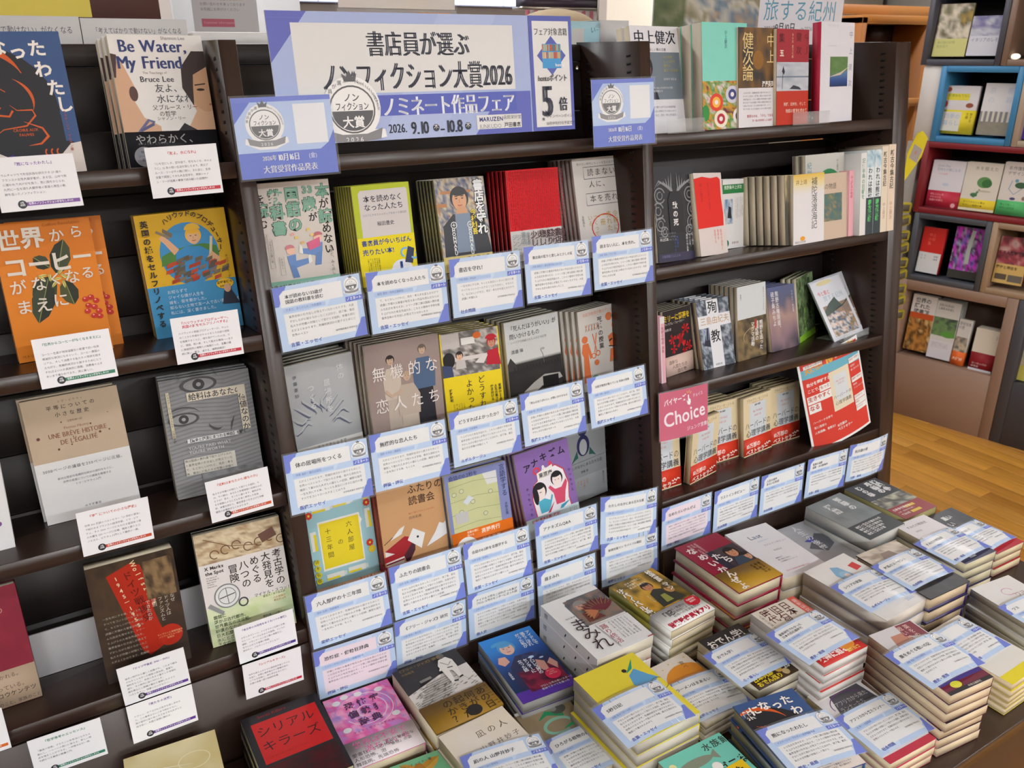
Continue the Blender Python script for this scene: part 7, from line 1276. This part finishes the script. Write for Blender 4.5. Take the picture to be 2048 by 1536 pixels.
bgbook(-.522, -.368, 1.434, 1.648, A('ccc4c4', X_(0, .6, 1, 1, ['ccc4c4', 'd0cccc', 'c8c0bc'], 2, 2, 4, 4), E_(.1, .92, .1, .07, 'b85c30'), E_(.08, .62, .08, .1, 'b04c30'), E_(.8, .60, .11, .07, '8c4c34'), R_(.1, .70, .75, .84, 'd8c840'), T_(.14, .83, .09, '町家おもてなし', '6c7c2c')), 'yellow banded book at the left of the blue box', 'ccc4c4', th=.035, band=(.50, 'd8c430', lambda a: (a.r(.06, .12, .62, .92, 'd0ccc0'), a.t(.12, .85, .16, '四季の|暮らし', '9aa8c0', lead=1.2), a.t(.9, .9, .09, '旅する|京都', '5a5018', v=True, lead=1.2))))
bgbook(-.345, -.200, 1.438, 1.662, A('cfcbca', T_(.14, .93, .2, '京都|の暮', 'b4bac4', gap=1.6, lead=1.4), R_(0, 0, 1, .46, '7c7a7c'), *[R_(.06 + .15 * k, .16, .13 + .15 * k, .46, 'c8c0b0') for k in range(6)], X_(0, 0, 1, .26, ['7c7868', '8c8474', '6c6c68'], 5, 6, 12, 6)), 'pale book with a balustrade photo in the blue box', 'cfcbca', th=.02)
bgbook(-.606, -.458, 1.775, 2.000, A('8c8060', X_(0, .34, 1, 1, ['4c4630', '8c8468', 'd0c4b0', '5c5a44', 'a88a3c', 'c4b898'], 4, 107, 14, 16), R_(0, 0, 1, .34, 'c0bc78'), T_(.1, .30, .09, '美の国の記憶|歴史巡り', '8c9060', lead=1.3)), 'book with statues photo and pale yellow band in the top charcoal box', '8c8060')
bgbook(-.452, -.300, 1.778, 1.945, A('c4c2c8', X_(0, .5, 1, 1, ['8c8c94', 'b8b8c0', '6c6890', 'a8a8b0'], 4, 108, 12, 10), T_(.06, .46, .13, 'イタリアのレモン', '5a6484', sx=.85)), 'shiny pale grey book at the right of the top charcoal box', 'c4c2c8', th=.02)
bgbook(.030, .16, .330, .560, A('4c5470', X_(0, .3, 1, 1, ['3c4c80', '7c8cb0', 'c8c0a0', '8c8468'], 4, 109, 10, 12), R_(0, 0, 1, .32, 'c8c060'), T_(.4, .25, .12, '大い', '5a5428')), 'blue picture book with yellow band in the charcoal floor box', '4c5470')
bgbook(-.160, -.05, 1.43, 1.62, A('5c44b0'), 'violet book at the right edge in the beige box', '5c44b0')
# yellow hanging packets on a rack between the bookcase and the boxes
r = root('packet_rack', Matrix.Translation((3.05, 2.06, 0))); g = Geo(); g.cyl((0, .05, 0), (0, .05, 1.52), .012, '8a8478'); g.obj('pole', 'plain', r); box_obj('base', 'plain', (-.12, .12, -.07, .17, 0, .02), r, '6a645c', .004); tag(r, 'grey pole rack of yellow packets right of the bookcase', 'rack')
for k in range(9):
    z = .80 + k * .055; p = root('packet', Matrix.Translation((3.05 - .009 * k, 2.0, z)) @ Matrix.Rotation(.10 * (-1) ** k, 4, 'Y')); g = Geo(); g.box(-.05, .05, -.012, .012, -.02, .02, '9c8c24', .006); g.box(-.03, .03, -.0135, -.012, -.012, .012, '5c564a'); g.obj('wrapper', 'cover', p); tag(p, '%s yellow packet counting up the rack pole from the bottom' % ['lowest', 'second', 'third', 'fourth', 'fifth', 'sixth', 'seventh', 'eighth', 'topmost'][k], 'packet', 'yellow packets on the rack')
p = root('hanging_tag', Matrix.Translation((2.945, 1.99, 1.335)) @ Matrix.Rotation(.42, 4, 'Y')); a = Art(.09, .20); a.r(0, 0, 1, .001, 'dcd02c'); a.p([(.5, 0), (0, .5), (.1, .9), (.4, 1), (.9, .95), (1, .6)], 'dccc2c'); a.r(.2, .45, .85, .72, 'a8a09c'); a.e(.5, .6, .08, .08, 'b88a80'); g = Geo(); g.art(a); g.raw([(0, .002, .01), (-.045, .002, .1), (-.036, .002, .18), (-.01, .002, .2), (.036, .002, .19), (.045, .002, .12)], [(0, 1, 2), (0, 2, 3), (0, 3, 4), (0, 4, 5)], lin('dccc2c')); g.obj('printed_tag', 'cover', p); tag(p, 'large yellow tag with a grey label at the top of the packet rack', 'tag')
# ------------------------------------------------------------------ behind the top of the bookcase
bk = root('rear_bookcase', Matrix.Translation((.7, 1.80, 0))); box_obj('top_board', 'plain', (-1.2, 1.20, -.228, .36, 1.785, 1.815), bk, '5a463e', .002); box_obj('body', 'plain', (-1.18, 1.18, -.10, .34, 0, 1.785), bk, '46362f'); tag(bk, 'dark rear bookcase backing onto the front one, its top just visible', 'bookcase')
def flatbook(x0, x1, y, z, t_, dep, col, desc, spine=None, page='d8d4cc', nm='book'):
    b = root(nm, Matrix.Translation(((x0 + x1) / 2, y, z))); g = Geo(); w = x1 - x0; g.box(-w / 2, w / 2, 0, .001, 0, t_, col); g.box(-w / 2, w / 2, .001, dep, 0, .001, col); g.box(-w / 2, w / 2, .001, dep, t_ - .001, t_, col)
    if spine: a = Art(w, t_); spine(a); g.art(a)
    g.obj('cover', 'cover', b); g = Geo(); g.box(-w / 2 + .001, w / 2 - .001, .0015, dep - .001, .0015, t_ - .0015, page); g.obj('page_block', 'page', b); tag(b, desc, 'book', 'white books lying on top'); return b
sp = lambda a: (a.r(0, 0, 1, 1, 'cac8c8'), a.t(.10, .66, .06, '「考えてばかりで動けない」がなくなる', '4a4a52', sx=.78))
flatbook(-.02, .172, 1.575, 1.8155, .0405, .14, 'd8d8d8', 'white book lying on top at the far left with a line of spine text', sp)
flatbook(.1735, .333, 1.575, 1.8155, .0385, .14, 'd8d8d8', 'white book lying on top beside the far left one, spine text facing out', sp)
flatbook(-.22, -.022, 1.575, 1.8155, .0405, .14, 'd8d8d8', 'white book lying on top cut off by the frame edge', sp)
r = root('display_board', Matrix.Translation((.425, 1.575, 1.8155))); box_obj('board', 'plain', (-.085, .16, 0, .16, 0, .02), r, 'e2e0de', .003); tag(r, 'white glossy board lying on top left of the banner', 'board')
# yellow sign, brown panel
r = sheet('yellow_sign', .17, .17, lambda a: (a.r(0, 0, 1, 1, 'c8b43c'), a.t(.06, .50, .30, '書評', '2c2a20', b=.06, ol=('8a8430', .10)), a.t(.62, .5, .3, 'が', '2c2a20', b=.05, ol=('d8c430', .1))), 'yellow sign with bold black lettering cut off by the top edge', Matrix.Translation((.115, 1.64, 1.8575)), film=False, thick=.003)
r = root('notice_board', Matrix.Translation((.10, 2.02, 1.8155))); box_obj('panel', 'plain', (-.35, .278, 0, .02, 0, .32), r, '5a3832', .002); box_obj('edge_trim', 'plain', (-.35, .278, -.003, 0, 0, .050), r, '4a2c78'); tag(r, 'dark brown panel with purple foot behind the yellow sign', 'panel')
# poster on white panel
r = root('room_divider', Matrix.Translation((.64, 2.50, 0))); box_obj('panel', 'plain', (-.14, .20, 0, .02, 0, 2.3), r, 'c4c2c2'); tag(r, 'white partition panel behind the poster for customers', 'panel')
sheet('notice_poster', .17, .22, lambda a: (a.r(0, 0, 1, 1, 'd0d0d2'), a.t(.12, .55, .105, 'ご利用のお客様へ', '5c4c68', b=.02, sx=.9), a.r(.08, .40, .8, .405, 'd8b890'), a.t(.12, .43, .05, '当店では本のお取り寄せ、|お問い合わせを承っております|お気軽にお声がけください', '7a7884', lead=1.5), a.r(.12, .10, .62, .19, 'c46078'), a.t(.15, .17, .05, 'Customer Information', 'e0a8b4')), 'white customer notice poster with a pink button, top left of the banner', Matrix.Translation((.63, 2.485, 1.846)), film=False)
r = root('round_sticker', Matrix.Translation((.76, 2.49, 1.888))); g = Geo(); g.cyl((0, 0, 0), (0, -.002, 0), .009, 'c4606a', 20); g.obj('disc', 'card', r); g = Geo(); g.cyl((.028, -.001, -.016), (.034, -.001, .010), .002, '5c9cc0'); g.obj('blue_stroke', 'card', r); tag(r, 'small pink round sticker beside a blue stroke on the white panel', 'sticker')
r = root('light_box', Matrix.Translation((1.68, 3.52, 1.99))); g = Geo(); g.box(-.71, .72, 0, .035, 0, .6, '9090a0', .004); g.obj('case', 'plain', r)
for k in range(5): box_obj('lit_pane', 'lit', (-.705 + k * .285, -.705 + k * .285 + .28, -.004, 0, .004, .59), r, 'd4e0fa')
tag(r, 'long bright bluish light box along the top of the picture', 'sign')
r = sheet('clear_sign', .255, .12, lambda a: a.r(0, 0, 1, 1, 'd4cec4'), 'plain cream sheet in a clear stand cut off by the top edge', Matrix.Translation((.775, 1.70, 1.878)), film=True, border=.006)
g = Geo(); box_obj('acrylic_base', 'acrylic', (-.13, .13, -.002, .002, -.062, .004), r)
CB = [(.052, 'b87088', .052), (.050, '8ab0c0', .052), (.07, 'b84038', .0535), (.07, 'c8b0a8', .053), (.07, 'd89448', .0545), (.05, 'a04050', .053)]
x = .53
for k, (w_, c_, h_) in enumerate(CB):
    b = root('book', Matrix.Translation((x + w_ / 2, 1.60, 1.8155))); box_obj('cover', 'cover', (-w_ / 2 + .001, w_ / 2 - .001, 0, .09, 0, h_ + .003), b, c_, .001); tag(b, ['pink', 'pale blue', 'red', 'pinkish white', 'orange', 'dark pink'][k] + ' book edge peeping over the top of the banner', 'book', 'book edges above the banner'); x += w_
r = root('cushion', Matrix.Translation((1.27, 1.86, 1.845))); g = Geo(); g.ball((0, 0, 0), .12, .07, .055, 'cbb898', 22, 14); g.obj('body', 'fleece', r, smooth=True); tag(r, 'beige fleecy cushion on top right of the banner', 'cushion')
flatbook(1.10, 1.205, 1.60, 1.8155, .047, .10, 'a8ccd8', 'pale blue book lying on top, right of the banner', lambda a: (a.r(0, 0, 1, .7, 'a0c8d4'), a.r(.3, 0, .6, .7, 'c4c4c0'), a.t(.9, .8, .14, 'いっ', '3c6c78', al='c')))
flatbook(1.206, 1.285, 1.60, 1.8155, .050, .10, 'cfcdcc', 'whitish book lying on top next to the pale blue one')
r = root('wall_shelf', Matrix.Translation((1.36, 1.97, 1.8155))); box_obj('shelf_plate', 'chrome', (-.115, .11, -.003, .06, .088, .094), r); box_obj('post', 'chrome', (.112, .118, -.003, .06, 0, .2), r, bev=.001)
g = Geo()
for k in range(9): g.box(-.112 + .025 * k, -.100 + .025 * k, -.001, .001, .03, .086, 'c87888')
for k in range(9): g.box(-.100 + .025 * k, -.087 + .025 * k, -.001, .001, .03, .086, 'd0c4c8')
g.obj('striped_cloth', 'cover', r); box_obj('dark_box', 'plain', (-.11, .11, -.002, .05, .095, .112), r, '382c3c'); box_obj('purple_box', 'plain', (-.11, .11, -.002, .05, .113, .16), r, '6a4864'); tag(r, 'small metal rack with striped cloth and purple boxes behind the cushion', 'rack')
def art_ph(a):
    a.tex(0, 0, .52, 1, ['2c3818', '4c5a2c', '8c8468', 'c0b8a8', '5a7488', 'a88c6c', 'd0ccc4', '6a6c40'], 9, 111, 30, 22, fn=lambda u, v, z: np.where(u < .28, z * .35, z)); a.r(.52, 0, 1, 1, 'd4d4dc'); a.t(.545, .56, .082, '旅する紀州', '4c90ac', gap=.02, b=.0); a.t(.555, .24, .022, '2026年', '7a7c84', serif=.03); a.t(.615, .28, .042, '9月10日', '6a6c74', serif=.03, sx=.8); a.t(.76, .24, .022, '～2026年', '7a7c84'); a.t(.84, .28, .042, '10月8日', '6a6c74', serif=.03, sx=.8)
sheet('photo_sign', .64, .19, art_ph, 'wide sign with a harbour town photo and pale blue title behind the top books', Matrix.Translation((1.675, 1.60, 1.8155)), film=False, thick=.004)
# far right corner: orange cabinet, posters
r = root('orange_shelf', Matrix.Translation((4.32, 3.0, 0))); box_obj('beam', 'plain', (-.9, .75, .26, .30, 1.985, 2.035), r, 'b8783c', .003); box_obj('post', 'plain', (-.9, -.86, .26, .30, 0, 1.985), r, 'b8783c', .003); box_obj('side_panel', 'plain', (.12, .16, 0, .3, 0, 1.96), r, 'b06c28', .002); box_obj('side_panel', 'plain', (-.42, -.38, 0, .3, 0, 1.96), r, 'b06c28', .002); box_obj('top_panel', 'plain', (-.42, .16, 0, .3, 1.93, 1.97), r, 'bc7830', .002); box_obj('back_panel', 'plain', (-.38, .12, .28, .3, .9, 1.93), r, 'a86424'); box_obj('dark_niche', 'plain', (-.05, .11, .20, .28, 1.84, 1.93), r, '3c2418'); box_obj('lower_beam', 'plain', (-.42, .7, -.01, .02, 1.52, 1.56), r, 'b87838', .002); tag(r, 'orange wooden cabinet in the far background right of the top shelf', 'cabinet')
sheet('blue_poster', .22, .30, lambda a: (a.r(0, 0, 1, 1, '3c6c98'), a.tex(0, 0, 1, .8, ['34608c', '4c7cac', '3a6894'], 3, 3, 8, 8)), 'blue poster behind the orange cabinet', Matrix.Translation((4.62, 3.32, 1.62)), film=False)
sheet('white_poster', .20, .44, lambda a: (a.r(0, 0, 1, 1, 'd4ccc4'), a.r(.3, .72, .7, .92, '3c4868'), a.t(.5, .5, .3, 'お花', '8cb0d0', al='c'), a.r(.2, .60, .8, .63, 'c8a0a8')), 'white poster with a dark picture between bookcase and display boxes', Matrix.Translation((4.62, 3.31, 1.2005)), film=False)
r = root('far_counter', Matrix.Translation((4.4, 3.305, 0))); box_obj('counter', 'plain', (-.9, .8, 0, .4, 0, 1.2), r, '9a948c', .004); tag(r, 'grey counter far behind the packet rack', 'counter')
